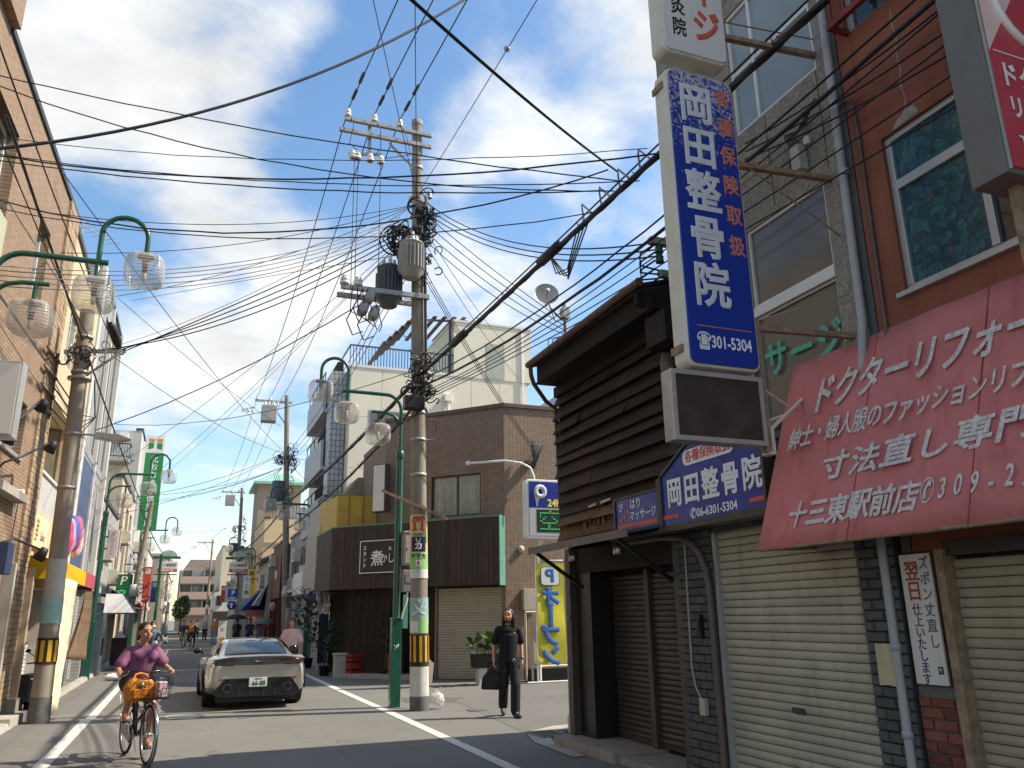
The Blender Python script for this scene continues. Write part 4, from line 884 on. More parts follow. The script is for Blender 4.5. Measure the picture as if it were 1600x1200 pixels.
MB().box(8.9, 9.2, 29.5, 29.69, 9.85, 10.15).build('hopper', M_white, b, .01)
# street side: grey tiled stair strip and dark balconies
M_gt = tile_mat('pale grey square tile', (.38, .39, .41), (.46, .47, .48), (.16, .16, .17), .16, .22, 'XZ', 0, .3, .02, 0, .5)
M_gt2 = tile_mat('pale grey square tile, street side', (.38, .39, .41), (.46, .47, .48), (.16, .16, .17), .16, .22, 'YZ', 0, .3, .02, 0, .5)
MB().box(4.55, 5.13, 30.3, 31.2, 0, 10.9).build('tiled_pier', M_gt, b); MB().box(4.548, 4.55, 30.3, 31.2, 2, 10.9).build('tiled_pier', M_gt2, b)
for k in range(4):
    z = 2.7+k*2.3
    MB().box(4.4, 4.5, 31.3, 36, z, z+1.05).build('balcony_front', mat('pale grey balcony', (.45, .46, .47), .6, .06), b); MB().box(4.4, 5.15, 31.2, 36, z-.15, z-.004).build('balcony_slab', mat('pale grey balcony', (.45, .46, .47)), b)
    MB().box(4.9, 5.14, 31.3, 36, z+.2, z+2).build('balcony_shade_block', mat('dark void', (.01, .01, .01), .9), b)  # solid near-black block stands in for the shade behind the balcony front
    for q in range(5): MB().beam((4.45, 31.4+q*1.1, z+1.05), (4.45, 31.4+q*1.1, z+1.5), .03, .03).build('balcony_post', M_alud, b)
    MB().beam((4.45, 31.3, z+1.5), (4.45, 36, z+1.5), .04, .04).build('handrail', M_alud, b)
# small tan roof piece in front of the cream wall
t = thing('tan_annex', 'small tan annex with sloping parapet between cream wall and yellow sign', 'annex', (4.8, 27.6, 0))
MB().prism([(4.35, 27.6, 0), (5.9, 27.6, 0), (5.9, 27.6, 6.3), (5.2, 27.6, 6.3), (4.75, 27.6, 5.7), (4.35, 27.6, 5.7)], (0, 0, 0), (0, 1.8, 0)).build('wall', mat('tan mottled render', (.30, .25, .17), .8, .25, 4, .3, 40), t)
t = thing('metal_shed_roof', 'blue grey corrugated metal gable roof behind the brown building', 'shed', (13.2, 31, 0))
MB().prism([(12.6, 29.9, 8.3), (15.2, 29.9, 8.3), (15.2, 29.9, 11.2), (14.6, 29.9, 11.0)], (0, 0, 0), (0, 5, 0)).build('roof', mat('blue grey metal', (.16, .20, .27), .45, .1, 3, metal=.3), t)
for k in range(13): MB().box(12.75+k*.19, 12.79+k*.19, 29.85, 29.895, 8.3, min(11, 8.35+k*.24)).build('rib', mat('blue grey metal', (.16, .20, .27)), t)
# yellow corner sign box and the pink hanging board beside it
t = thing('yellow_sign_box', 'mustard yellow panelled sign box with a beige sloping side over the street', 'sign', (4.1, 25.0, 4.2))
M_yel = mat('mustard yellow panel', (.50, .33, .05), .5, .1, 2, streak=.2, scol=(.3, .2, .05))
P_ = [(4.15, 25.3), (5.95, 24.9), (5.95, 27.5), (3.95, 27.5)]
MB().prism([(x, y, 4.15) for x, y in P_], (0, 0, 0), (0, 0, 1.15)).build('box', M_yel, t)
for k in range(3):
    x = 4.5+k*.42; y = 25.3-.25*(x-4.15)-.012; MB().box(x-.008, x+.008, y-.004, y+.01, 4.16, 5.29).build('panel_joint', mat('dark ochre', (.2, .13, .03), .8), t)
MB().prism([(4.1, 25.28, 4.15), (4.05, 25.28, 2.6), (3.95, 25.28, 2.6), (3.98, 25.28, 4.3), (4.13, 25.28, 5.3), (4.148, 25.28, 5.3)], (-.06, 2.0, 0), (-.2, 3.9, 0)).build('side_panel', mat('beige fabric panel', (.42, .38, .31), .7, .1), t)
t = thing('pink_board', 'faded pink hanging shop board with white characters beyond the dark cladding', 'sign', (3.8, 27.3, 2.5))
MB().prism([(3.86, 27.4, 2.5), (3.86, 29.2, 2.5), (3.94, 29.2, 4.4), (3.94, 27.4, 4.4)], (0, 0, 0), (.08, 0, 0)).build('panel', mat('faded pink panel', (.45, .27, .29), .6, .12), t)
for i, ch in enumerate('うまい'): text(ch, 'lettering', M_print_w, t, (3.855, 28.75-.42*i, 3.1), UY, UZ, .42, 1, .005)
# ------------------------------------------------------------------ main utility pole
M_pole = mat('utility pole concrete', (.27, .235, .19), .85, .18, 1.6, .35, 70, streak=.45, scol=(.10, .08, .06))
M_galv = mat('galvanised steel', (.36, .35, .33), .5, .2, 9, .15, 60, metal=.5, streak=.2)
M_porc = mat('white porcelain', (.70, .68, .63), .25, .06, 6)
M_wire = mat('black cable sheath', (.016, .016, .018), .5, .2, 3)
M_stripey = mat('reflective yellow band', (.62, .33, .02), .45, .12, 5)
M_bandk = mat('black rubber band', (.02, .018, .016), .7, .2, 6)
def insulator(mb, c, r=.055, h=.16):
    mb.lathe([(r*.4, 0), (r, .0), (r, h*.25), (r*.6, h*.32), (r*.95, h*.45), (r*.95, h*.62), (r*.55, h*.7), (r*.75, h*.85), (r*.4, h), (0, h)], c, 10)
def insulators(parent, pts, **k):
    for p in pts: m = MB(); insulator(m, p, **k); m.build('insulator', M_porc, parent)
px, py = 4.13, 15.15
lean = Vector((-.02, 0, 1))
def onp(z, off=(0, 0)): return Vector((px-.022*z+off[0], py+off[1], z))
def rad(z): return .172-.0052*z
t = thing('utility_pole', 'tall concrete utility pole with posters, twin transformers and a tangle of cables', 'utility pole', (px, py, 0))
MB().tube([onp(z) for z in (-.1, 2, 4, 6, 8, 10, 12.15)], [rad(z) for z in (0, 2, 4, 6, 8, 10, 12.15)], 24).build('shaft', M_pole, t)
MB().lathe([(rad(12)+.01, 0), (rad(12)+.012, .12), (.05, .15), (0, .16)], onp(12.12), 20).build('cap', M_pole, t)
def band(z0, z1, m, name='wrap', d=.004, a0=None, a1=None, n=28):
    mb = MB(); full = a0 is None; A0, A1 = (0, 2*math.pi) if full else (R(a0), R(a1))
    for i in range(n+1):
        a = A0+(A1-A0)*i/n
        for z in (z0, z1):
            c = onp(z); r = rad(z)+d; mb.v.append(c+Vector((math.cos(a)*r, math.sin(a)*r, 0)))
    for i in range(n): mb.f.append([2*i, 2*i+2, 2*i+3, 2*i+1]); mb.sm.append(True)
    return mb.build(name, m, t)
band(-.05, .25, mat('dark scuffed base', (.12, .115, .11), .8, .25, 8, .3, 60), 'base_wrap', .006)
band(.25, .78, mat('chalky white paint', (.56, .54, .50), .8, .12, 6, .2, 60, streak=.2), 'white_wrap', .005)
band(.76, 1.32, M_bandk, 'guard_band', .008)
for k in range(10): a = 360*k/10; band(.84, 1.30, M_stripey, 'yellow_stripe', .013, a+3, a+20, 4)
FA = math.degrees(math.atan2(-.955, -.30))      # side of the pole that faces down the street
def poster(z0, z1, m, w=200, d=.011): return band(z0, z1, m, 'poster', d, FA-w/2, FA+w/2, 16)
M_py = mat('pale yellow poster', (.58, .48, .22), .6, .1, 8); M_pg = mat('green poster', (.28, .50, .20), .6, .12, 8); M_pw = mat('white poster', (.66, .66, .62), .6, .08, 8)
M_pt = mat('faded turquoise sheet', (.26, .44, .41), .6, .2, 5); M_pn = mat('navy badge', (.012, .014, .05), .4, .1)
poster(3.12, 3.52, M_py); poster(2.52, 3.118, M_py); poster(2.5, 2.80, M_pg, 204, .0125); poster(2.33, 2.498, M_pw)
mb = band(2.82, 3.10, M_pn, 'badge', .014, FA-52, FA+52, 10)
poster(1.50, 1.98, M_pt); poster(1.34, 1.60, M_pg, 150, .013); band(1.36, 1.56, M_pw, 'notice', .016, FA-62, FA-2, 6)
fN = Vector((math.cos(R(FA)), math.sin(R(FA)), 0)); fU = Vector((-fN.y, fN.x, 0))
def ptext(s, m, z, size, du=0.0, bold=0, sx=1.0):
    o = text(s, 'lettering', m, t, onp(z), fU, UZ, size, sx, bold); o['wrap'] = rad(z)+.017; o['wrap_du'] = du; return o
M_redp = mat('poster red', (.55, .05, .02), .6, .1)
ptext('質', M_redp, 3.32, .30, 0, .008); ptext('現金買取', M_black, 3.14, .05); ptext('カ', M_print_w, 2.915, .15, 0, .006); ptext('∧∧', M_print_w, 3.03, .16, 0, .004, .8)
ptext('ヤマカ', M_black, 2.73, .11, 0, .003); ptext('質', M_redp, 2.60, .07, 0, .002); ptext('TEL', M_black, 2.47, .04); ptext('文', M_pw, 1.78, .3, 0, .004)
band(2.55, 2.66, M_print_w, 'roundel', .0145, FA-18, FA+18, 6)
# strap rings, climbing bolts and brackets
for z in (4.3, 5.0, 5.55, 6.1, 8.05, 11.05): MB().lathe([(rad(z)+.002, -.03), (rad(z)+.014, -.03), (rad(z)+.014, .03), (rad(z)+.002, .03)], onp(z), 20).build('strap', M_galv, t)
for k in range(12):
    z = 4.6+k*.42; sgn = 1 if k % 2 else -1
    MB().tube([onp(z)+Vector((sgn*rad(z)*.8, 0, 0)), onp(z)+Vector((sgn*(rad(z)+.16), -.03, .01)), onp(z)+Vector((sgn*(rad(z)+.17), -.03, .05))], .011, 5).build('climbing_bolt', M_galv, t)
MB().beam(onp(3.66)+Vector((-.75, -.1, .30)), onp(3.66)+Vector((.52, -.22, -.22)), .05, .05).build('support_arm', M_rust, t)
# top cross-arms: two parallel channels bolted through the pole
for dz, dy, xa in ((0, -.12, -1.62), (-.27, -.10, -1.72)):
    MB().beam(onp(11.86+dz)+Vector((xa, dy, .0)), onp(11.86+dz)+Vector((.30, dy, 0)), .08, .085).build('crossarm', M_galv, t, .006)
for a_ in ((-.62, 0), (-.55, .12)): MB().beam(onp(11.55)+Vector((a_[0], a_[1], 0)), onp(11.05)+Vector((-.08, 0, 0)), .03, .03).build('brace', M_galv, t)
MB().beam(onp(11.9)+Vector((-1.06, 0, 0)), onp(11.1)+Vector((-1.06, 0, 0)), .07, .07).build('drop_arm', M_galv, t); MB().beam(onp(11.18)+Vector((-1.5, -.05, -.1)), onp(11.18)+Vector((-.78, .05, .08)), .05, .05).build('drop_arm', M_galv, t)
insulators(t, [onp(11.93)+Vector((x, -.1, 0)) for x in (-1.55, -.98, -.42)], r=.075, h=.2)
insulators(t, [onp(10.98)+Vector((x, -.05, 0)) for x in (-1.42, -1.32, -1.05, -.82)], r=.085, h=.19)
for dx in (-1.38, -1.3, -.82): MB().tube([onp(11)+Vector((dx, -.05, 0)), onp(9.5)+Vector((dx-.01, -.03, 0)), onp(8.1)+Vector((dx-.02, -.02, 0))], .008, 5).build('drop_wire', M_wire, t)
for k, x in enumerate((-1.55, -.98, -.42)): MB().tube([onp(12.05)+Vector((x, -.1, .05)), onp(11.7)+Vector((x+.12, -.2, 0)), onp(11.3)+Vector((x+.05+.1*k, -.1, 0)), onp(11.1)+Vector((-1.2+.2*k, -.05, 0))], .009, 5).build('jumper', M_wire, t)
# twin pole transformers
M_tr = mat('grey transformer paint', (.34, .33, .31), .45, .12, 3, streak=.35, scol=(.15, .12, .1)); M_tr2 = mat('blue grey transformer paint', (.09, .11, .13), .45, .12, 3, streak=.2)
def transformer(c, r, h_, m):
    o = MB().lathe([(0, 0), (r*.6, 0), (r*.72, .02), (r*.72, .08), (r, .12), (r, h_*.93), (r*1.03, h_*.935), (r*1.03, h_*.96), (r*.85, h_), (0, h_*1.02)], c, 24).build('transformer', m, t)
    fm = MB().box(-.012, .012, r*.98, r*1.13, .18, h_*.85).mesh('cooling_fin'); fm.materials.append(m); iv = inv_of(t)
    for k in range(22):
        if 4 < k < 9: continue
        q = bpy.data.objects.new('cooling_fin', fm); COL.objects.link(q); q.parent = o; q.matrix_basis = iv @ Matrix.Translation(Vector(c)) @ Matrix.Rotation(2*math.pi*k/22, 4, 'Z')
    for k in range(3):
        mm = MB(); insulator(mm, Vector(c)+Vector((r*.5*math.cos(2.1*k+.4), r*.5*math.sin(2.1*k+.4), h_)), .05, .2); mm.build('bushing', M_porc, o)
    return o
transformer(onp(8.28)+Vector((-.24, -.36, 0)), .25, .80, M_tr); transformer(onp(7.78)+Vector((-.60, .10, 0)), .25, .90, M_tr2)
MB().beam(onp(8.0)+Vector((-1.62, -.16, 0)), onp(8.0)+Vector((.2, -.16, 0)), .08, .10).build('crossarm', M_galv, t, .005); MB().beam(onp(8.0)+Vector((-1.62, .3, 0)), onp(8.0)+Vector((.2, .3, 0)), .08, .10).build('crossarm', M_galv, t, .005)
insulators(t, [onp(8.05)+Vector((x, -.16, 0)) for x in (-1.55, -1.28)], r=.095, h=.2)
# pole-mounted cutouts hanging off the lower arm
for k, (dx, dz) in enumerate(((-1.22, -.42), (-1.0, -.5), (-1.1, -.15))):
    MB().lathe([(0, 0), (.09, .02), (.11, .12), (.09, .3), (.05, .36), (0, .37)], onp(7.85)+Vector((dx, -.2, dz)), 10, (.35, .2, .9)).build('cutout_switch', M_tr, t)
    MB().tube([onp(7.9)+Vector((dx-.1, -.2, dz+.2)), onp(7.6)+Vector((dx-.28, -.22, dz+.1)), onp(7.4)+Vector((dx-.15, -.2, dz)), onp(7.5)+Vector((dx+.05, -.2, dz))], .014, 5).build('cable', M_wire, t)
for k in range(5): MB().tube([onp(7.9)+Vector((-1.4+.1*k, -.2, .1)), onp(7.45-.06*k)+Vector((-1.45+.16*k, -.28, 0)), onp(7.3)+Vector((-1.05+.05*k, -.22, -.05*k))], .011, 5).build('cable', M_wire, t)
# cable tangle: coils and loops strapped to the shaft
def tangle(c, ext, n, r=(.08, .26), th=(.010, .022), seed=1, mats=(M_wire,)):
    rg = random.Random(seed); mb = MB()
    for k in range(n):
        q = Vector(c)+Vector((rg.gauss(0, ext[0]), rg.gauss(0, ext[1]), rg.gauss(0, ext[2])))
        nrm = Vector((rg.uniform(-1, 1), rg.uniform(-1, 1), rg.uniform(-.5, .5))); a = rg.uniform(0, 6)
        mb.ring(q, nrm, rg.uniform(*r), rg.uniform(*th), 14, 4, a, a+rg.uniform(2.5, 6.2))
    return mb
o = tangle(onp(9.75)+Vector((.12, -.1, 0)), (.13, .10, .33), 80, (.06, .20), seed=3).build('cable_tangle', M_wire, t); o['kind'] = 'stuff'
o = tangle(onp(9.25)+Vector((-.42, -.1, 0)), (.06, .06, .07), 26, (.16, .31), (.012, .02), 5).build('cable_coil', M_wire, t); o['kind'] = 'stuff'
o = tangle(onp(8.75)+Vector((.16, -.08, 0)), (.05, .05, .2), 16, (.04, .09), seed=9).build('cable_tangle', M_wire, t); o['kind'] = 'stuff'
o = tangle(onp(6.15)+Vector((.05, -.12, 0)), (.18, .1, .3), 55, (.04, .16), (.010, .02), 12).build('cable_tangle', M_wire, t); o['kind'] = 'stuff'
o = tangle(onp(6.35)+Vector((.1, -.15, 0)), (.2, .1, .22), 14, (.03, .1), (.008, .014), 15).build('cable_clamps', M_galv, t); o['kind'] = 'stuff'
MB().box(px-.13-.35, px-.13+.05, py-.36, py-.14, 5.55, 5.82).build('splice_box', M_black, t, .02)
insulators(t, [onp(10.35)+Vector((.02, -.2, 0)), onp(10.28)+Vector((.22, -.18, 0)), onp(10.32)+Vector((-.1, .18, 0))], r=.06, h=.16)
for k in range(4): MB().box(px-.23+.05*k, px-.2+.05*k, py-.24, py-.18, 9.1+.3*k, 9.35+.3*k).build('terminal_box', M_galv, t)
MB().tube([onp(10.1)+Vector((.1, -.14, 0)), onp(8.6)+Vector((.13, -.12, 0)), onp(6.4)+Vector((.12, -.16, 0))], .03, 6).build('riser', M_wire, t)

# ------------------------------------------------------------------ cast street lamps with three glass shades
M_grn = mat('dark green gloss paint', (.008, .085, .052), .3, .12, 3, spec=.5, coat=.2, streak=.2, scol=(.01, .04, .03))
def shade_mat():
    m, t, b = new_mat('ribbed lamp glass')
    nt_ = m.node_tree; out = nt_.nodes['Material Output']
    tr = N(nt_, 'ShaderNodeBsdfTransparent'); tr.inputs[0].default_value = (.93, .93, .92, 1)
    b.inputs['Base Color'].default_value = (.62, .61, .58, 1); b.inputs['Roughness'].default_value = .12; b.inputs['Specular IOR Level'].default_value = .7
    lw = N(nt_, 'ShaderNodeLayerWeight'); lw.inputs[0].default_value = .35
    tcx = N(nt_, 'ShaderNodeTexCoord'); sx_ = N(nt_, 'ShaderNodeSeparateXYZ'); nt_.links.new(tcx.outputs['Object'], sx_.inputs[0])
    sn = math_node(nt_, 'SINE', math_node(nt_, 'MULTIPLY', sx_.outputs[2], 150.0)); bp = N(nt_, 'ShaderNodeBump'); bp.inputs['Strength'].default_value = .25; bp.inputs['Distance'].default_value = .01
    nt_.links.new(sn, bp.inputs['Height']); nt_.links.new(bp.outputs[0], b.inputs['Normal'])
    f = math_node(nt_, 'ADD', ramp(nt_, lw.outputs['Facing'], 0, 1, .22, .72), math_node(nt_, 'MULTIPLY', ramp(nt_, sn, -1, 1, -.06, .08), 1.0), True)
    mx_ = N(nt_, 'ShaderNodeMixShader'); nt_.links.new(f, mx_.inputs[0]); nt_.links.new(tr.outputs[0], mx_.inputs[1]); nt_.links.new(b.outputs[0], mx_.inputs[2]); nt_.links.new(mx_.outputs[0], out.inputs[0])
    return m
M_shade = shade_mat(); M_cop2 = mat('copper lamp cap', (.19, .09, .06), .5, .2, 8); M_bulb = mat('milky lamp tube', (.66, .60, .48), .35, .05); M_sock = mat('amber lamp holder', (.45, .27, .10), .4, .1)
def superbox(w, h_, e=3.6, n=28, m=14):
    mb = MB(); vs = []
    for i in range(m+1):
        a = math.pi*i/m-math.pi/2; cz = math.copysign(abs(math.sin(a))**(2/e), math.sin(a)); cr = abs(math.cos(a))**(2/e)
        for k in range(n):
            q = 2*math.pi*k/n; ca, sa = math.cos(q), math.sin(q)
            vs.append((w*cr*math.copysign(abs(ca)**(2/e), ca), w*cr*math.copysign(abs(sa)**(2/e), sa), h_*cz))
    return mb.add(vs, [(i*n+k, i*n+(k+1) % n, (i+1)*n+(k+1) % n, (i+1)*n+k) for i in range(m) for k in range(n)], True)
def make_lamp():
    L = thing('street_lamp', '', 'street lamp')
    MB().box(-.095, .095, -.095, .095, 0, 1.6).box(-.10, .10, -.10, .10, 1.58, 1.63).build('base_cover', M_grn, L, .008, local=True)
    MB().tube([(0, 0, 1.6), (0, 0, 4.9)], .072, 14).build('pole', M_grn, L, local=True); MB().lathe([(.072, 0), (.085, .02), (.085, .16), (.06, .18)], (0, 0, 4.74), 14).build('collar', M_grn, L, local=True)
    MB().tube([(0, 0, 4.9), (0, 0, 5.75)]+arc((-.32, 0, 5.77), .32, 0, R(90), 8, (1, 0, 0), (0, 0, 1))+[(-1.24, 0, 6.10)], .038, 10).build('arm', M_grn, L, local=True)
    MB().tube([(0, 0, 5.42), (-.05, 0, 5.56), (-.16, 0, 5.66), (-.32, 0, 5.70), (-.62, 0, 5.71)], .03, 9).build('arm', M_grn, L, local=True)
    MB().tube([(-1.12, 0, 5.86), (-1.12, 0, 6.50)]+arc((-1.395, 0, 6.50), .275, 0, math.pi, 14, (1, 0, 0), (0, 0, 1))+[(-1.67, 0, 6.30)], .033, 10).build('loop_arm', M_grn, L, local=True)
    MB().tube([(-.47, 0, 5.72), (-.47, 0, 5.48)], .028, 8).build('stem', M_grn, L, local=True)
    for (x, z) in ((-1.67, 6.05), (-1.12, 5.64), (-.47, 5.24)):
        g_ = superbox(.245, .215).build('lamp_shade', M_shade, L, local=True); g_.location = (x, 0, z)
        q = MB().lathe([(.0, .02), (.10, 0), (.11, -.035), (.05, -.04), (0, -.04)], (0, 0, .225), 14).build('lamp_cap', M_cop2, g_, local=True)
        MB().lathe([(0, .18), (.04, .18), (.045, .10), (.03, .05), (0, .05)], n=10).build('lamp_holder', M_sock, g_, local=True)
        MB().lathe([(0, .10), (.028, .08), (.028, -.11), (.02, -.13), (0, -.135)], n=10).build('bulb', M_bulb, g_, local=True)
        MB().box(-.03, .03, -.002, .03, -.02, .14).build('reflector', M_alud, g_, local=True)
    return L
lamp0 = make_lamp(); lamp0.location = (3.84, 15.9, 0); INV[lamp0] = Matrix.Translation((-3.84, -15.9, 0)); lamp0['group'] = 'green three-shade street lamps'
lamp0['label'] = 'green street lamp with three glass shades beside the poster-covered pole'
# control box, meter and graffiti belong to this lamp only
def lamp_copy(x, y, flip, label):
    c = copy_tree(lamp0); c.location = (x, y, 0); c.rotation_euler = (0, 0, math.pi if flip else 0); c['label'] = label; return c
lamp_copy(-2.55, 10.75, True, 'green street lamp whose big glass shades hang at the far left, nearest the viewer')
lamp_copy(-2.52, 27.7, True, 'green street lamp on the left kerb in front of the green parking sign')
lamp_copy(4.5, 33.5, False, 'green street lamp on the right just left of the pink board')
lamp_copy(-2.4, 45.5, True, 'green street lamp on the left in front of the green bank banner')
lamp_copy(4.0, 56, False, 'small distant green street lamp on the right beyond the second utility pole')
t = thing('control_box', 'beige steel control box strapped to the green lamp post', 'control box', (4.0, 15.8, 2.5))
MB().box(3.93, 4.36, 15.72, 15.98, 2.62, 3.24).build('box', mat('beige enamel', (.40, .37, .31)), t, .01); MB().box(3.915, 4.375, 15.70, 16.0, 3.24, 3.275).build('lid', mat('beige enamel', (.40, .37, .31)), t, .006)
MB().box(3.95, 4.34, 15.712, 15.72, 2.65, 3.21).build('door', mat('beige enamel', (.40, .37, .31)), t, .003); MB().box(3.975, 3.99, 15.70, 15.713, 2.9, 2.94).build('latch', M_alud, t)
t = thing('electric_meter', 'grey electricity meter with a glass window under the beige box', 'meter', (3.98, 15.75, 2.1))
MB().box(3.90, 4.12, 15.66, 15.82, 2.10, 2.52).build('case', mat('meter grey', (.22, .22, .22), .5), t, .015); MB().box(3.95, 4.06, 15.652, 15.662, 2.27, 2.44).build('dial_window', glass_mat('meter glass', (.35, .36, .36), .08), t)
MB().tube([(4.0, 15.7, 2.1), (4.0, 15.7, 1.95), (3.93, 15.76, 1.7), (3.92, 15.8, 1.6)], .016, 6).build('conduit', M_white, t); MB().tube([(4.2, 15.8, 2.62), (4.24, 15.78, 2.3), (4.16, 15.76, 2.05), (4.06, 15.74, 2.1)], .014, 6).build('conduit', M_white, t)
for k in range(3): MB().tube([(4.13+.05*k, 15.75, 2.62), (4.15+.06*k, 15.74, 2.5-.02*k), (4.3, 15.75, 2.6)], .012, 5).build('cable', M_wire, t)
t = thing('graffiti_tag', 'small white scrawl on the lower green lamp post', 'graffiti', (3.84, 15.8, 1.1))
MB().tube([(3.79, 15.803, 1.12), (3.82, 15.803, 1.06), (3.84, 15.803, 1.12), (3.86, 15.803, 1.06), (3.88, 15.803, 1.13), (3.80, 15.803, 1.04)], .006, 4).build('paint', M_print_w, t)
t = thing('notice_plate', 'long green plastic plate strapped to the lamp post on its far side', 'plate', (4.03, 15.95, 1.4))
MB().box(3.98, 4.08, 15.93, 15.945, 1.42, 2.06).build('plate', mat('sea green plastic', (.09, .30, .24), .5, .15), t)
column('ポイ捨て禁止', M_print_w, t, 0, 0, 0, 0, 0) if False else None
# plastic bag and cardboard at the pole
def clear_bag():
    m, t_, b = new_mat('crumpled clear plastic'); b.inputs['Base Color'].default_value = (.75, .75, .74, 1); b.inputs['Roughness'].default_value = .15; b.inputs['Specular IOR Level'].default_value = .8
    tr = N(t_, 'ShaderNodeBsdfTransparent'); mx_ = N(t_, 'ShaderNodeMixShader'); out = t_.nodes['Material Output']
    v = pos_vec(t_); f = ramp(t_, noise(t_, v, 26, 4, .7), .35, .7, .25, .85); t_.links.new(f, mx_.inputs[0]); t_.links.new(tr.outputs[0], mx_.inputs[1]); t_.links.new(b.outputs[0], mx_.inputs[2]); t_.links.new(mx_.outputs[0], out.inputs[0])
    bump(t_, b, noise(t_, v, 22, 4, .7), .9, .03); return m
bg = MB().ell((0, 0, .14), (.145, .12, .15), 20, 14)
rg = random.Random(4)
for i, p in enumerate(bg.v): k = 1+rg.uniform(-.16, .14); bg.v[i] = Vector((p.x*k, p.y*k, max(.006, p.z*(1+rg.uniform(-.08, .1)))))
bg.tube([(0, 0, .26), (.03, .01, .33)], [.03, .055], 7, False)
o = bg.build('plastic_bag', clear_bag()); o.location = (4.47, 15.2, 0); tag(o, 'crumpled clear plastic rubbish bag at the foot of the pole', 'plastic bag')
t = thing('cardboard_sheet', 'folded cardboard leaning behind the white base of the pole', 'cardboard', (4.32, 15.55, 0))
MB().prism([(4.22, 15.5, .42), (4.46, 15.5, .40), (4.50, 15.52, .78), (4.30, 15.52, .95)], (0, 0, 0), (0, .02, 0)).build('sheet', mat('tan cardboard', (.42, .35, .26), .8), t)

# ------------------------------------------------------------------ parking sign, banner, barrier, planter
t = thing('parking_sign', 'blue and grey lit car-park sign with a P and green LED vacancy text', 'sign', (7.95, 19.0, 3.5))
Q = roundrect(7.92, 9.05, 3.50, 5.02, .09)
MB().prism([(x, 19.0, z) for x, z in Q], (0, .012, 0), (0, .28, 0)).build('case', M_white, t, .015)
MB().box(8.0, 9.0, 18.992, 19.01, 4.28, 4.96).build('panel', mat('parking blue', (.012, .03, .26), .3, .05), t)
MB().box(8.0, 9.0, 18.992, 19.01, 3.57, 4.278).build('panel', mat('pale grey panel', (.42, .43, .44), .4, .05), t)
MB().ring((8.31, 18.988, 4.70), (0, 1, 0), .125, .062, 24, 8).build('pin_logo', M_chr, t)
MB().prism([(8.125, 18.985, 4.70), (8.30, 18.985, 4.52), (8.25, 18.985, 4.45), (8.215, 18.985, 4.29), (8.18, 18.985, 4.45)], (0, 0, 0), (0, .006, 0)).build('pin_logo', M_chr, t)
text('24h', 'lettering', mat('yellow print', (.75, .62, .05), .5), t, (8.69, 18.988, 4.40), UX, UZ, .26, .95, .01)
MB().box(8.2, 8.98, 18.986, 18.995, 3.66, 4.24).build('display', M_black, t)
M_ledg = mat('lit green LED', (.02, .42, .12), .5, .02, emit=.5)
dots = MB()
rows = ['000000001100000000', '011111111111111110', '010000000000000010', '010001000010000010', '000110000001100000', '011000000000011000', '000111111111110000', '000000011000000000', '000000011000000000', '011111111111111110']
for r_, line in enumerate(rows):
    for c_, ch in enumerate(line):
        if ch == '1': dots.box(8.25+c_*.037, 8.275+c_*.037, 18.98, 18.986, 4.19-r_*.051, 4.215-r_*.051)
o = dots.build('led_dots', M_ledg, t); o['kind'] = 'stuff'
MB().tube([(8.42, 19.2, 3.5), (8.42, 19.55, 3.25), (8.42, 19.55, 0)], .05, 10).build('post', M_white, t)
t = thing('banner', 'yellow hanging banner with mirrored blue P and katakana seen from behind', 'banner', (8.27, 19.3, 0))
bn = MB(); nB = 10
for i in range(nB+1):
    for j in range(5): bn.v.append(Vector((8.30+.19*j, 19.32+.025*math.sin(i*.9+j*.6), .44+2.46*i/nB)))
for i in range(nB):
    for j in range(4): bn.f.append([i*5+j, i*5+j+1, (i+1)*5+j+1, (i+1)*5+j]); bn.sm.append(True)
bn.build('cloth', mat('bright yellow cloth', (.60, .55, .05), .75, .08, 3, spec=.2), t)
M_bb = mat('banner blue', (.03, .13, .42), .7, .05); M_bw = mat('banner white', (.66, .68, .62), .7, .05)
MB().prism([(x, 19.285, z) for x, z in roundrect(8.41, 8.90, 2.36, 2.80, .08)], (0, 0, 0), (0, -.006, 0)).build('badge', M_bw, t); MB().prism([(x, 19.29, z) for x, z in roundrect(8.39, 8.92, 2.34, 2.82, .09)], (0, 0, 0), (0, .005, 0)).build('badge', M_bb, t)
def mtext(ch, z, size, bold, sx=1.0):
    text(ch, 'lettering', M_bb, t, (8.65, 19.282, z), (-1, 0, 0), UZ, size, sx, bold+.034); text(ch, 'lettering', M_bw, t, (8.65, 19.276, z), (-1, 0, 0), UZ, size, sx, bold+.016); text(ch, 'lettering', M_bb, t, (8.65, 19.270, z), (-1, 0, 0), UZ, size, sx, bold)
text('P', 'lettering', M_bb, t, (8.65, 19.276, 2.58), (-1, 0, 0), UZ, .44, 1.1, .02)
for i, ch in enumerate('オ丨プン'): mtext(ch, 2.02-.47*i, .52, .001, 1.0)
MB().tube([(8.27, 19.33, 0), (8.27, 19.33, 2.98), (9.05, 19.33, 2.98)], .018, 7).build('pole', M_white, t)
MB().tube([(8.0, 19.33, .03), (9.1, 19.33, .03)], .02, 6).build('foot', M_white, t)
t = thing('folding_barrier', 'beige pipe barrier folded behind the yellow banner', 'barrier', (8.2, 19.8, 0))
for a_, b_ in (((8.12, 19.7, .05), (8.12, 19.7, 1.7)), ((8.12, 19.7, 1.7), (8.75, 19.7, 1.7)), ((8.2, 19.6, .38), (9.6, 19.6, .38)), ((8.25, 19.6, .05), (8.25, 19.6, .9))): MB().tube([a_, b_], .03, 7).build('rail', M_cream_enamel, t)
MB().box(8.35, 9.9, 19.75, 19.8, .45, .95).build('panel', mat('beige enamel', (.40, .37, .31)), t)
MB().box(8.3, 9.9, 19.85, 20.3, .02, .3).build('base', M_black, t)
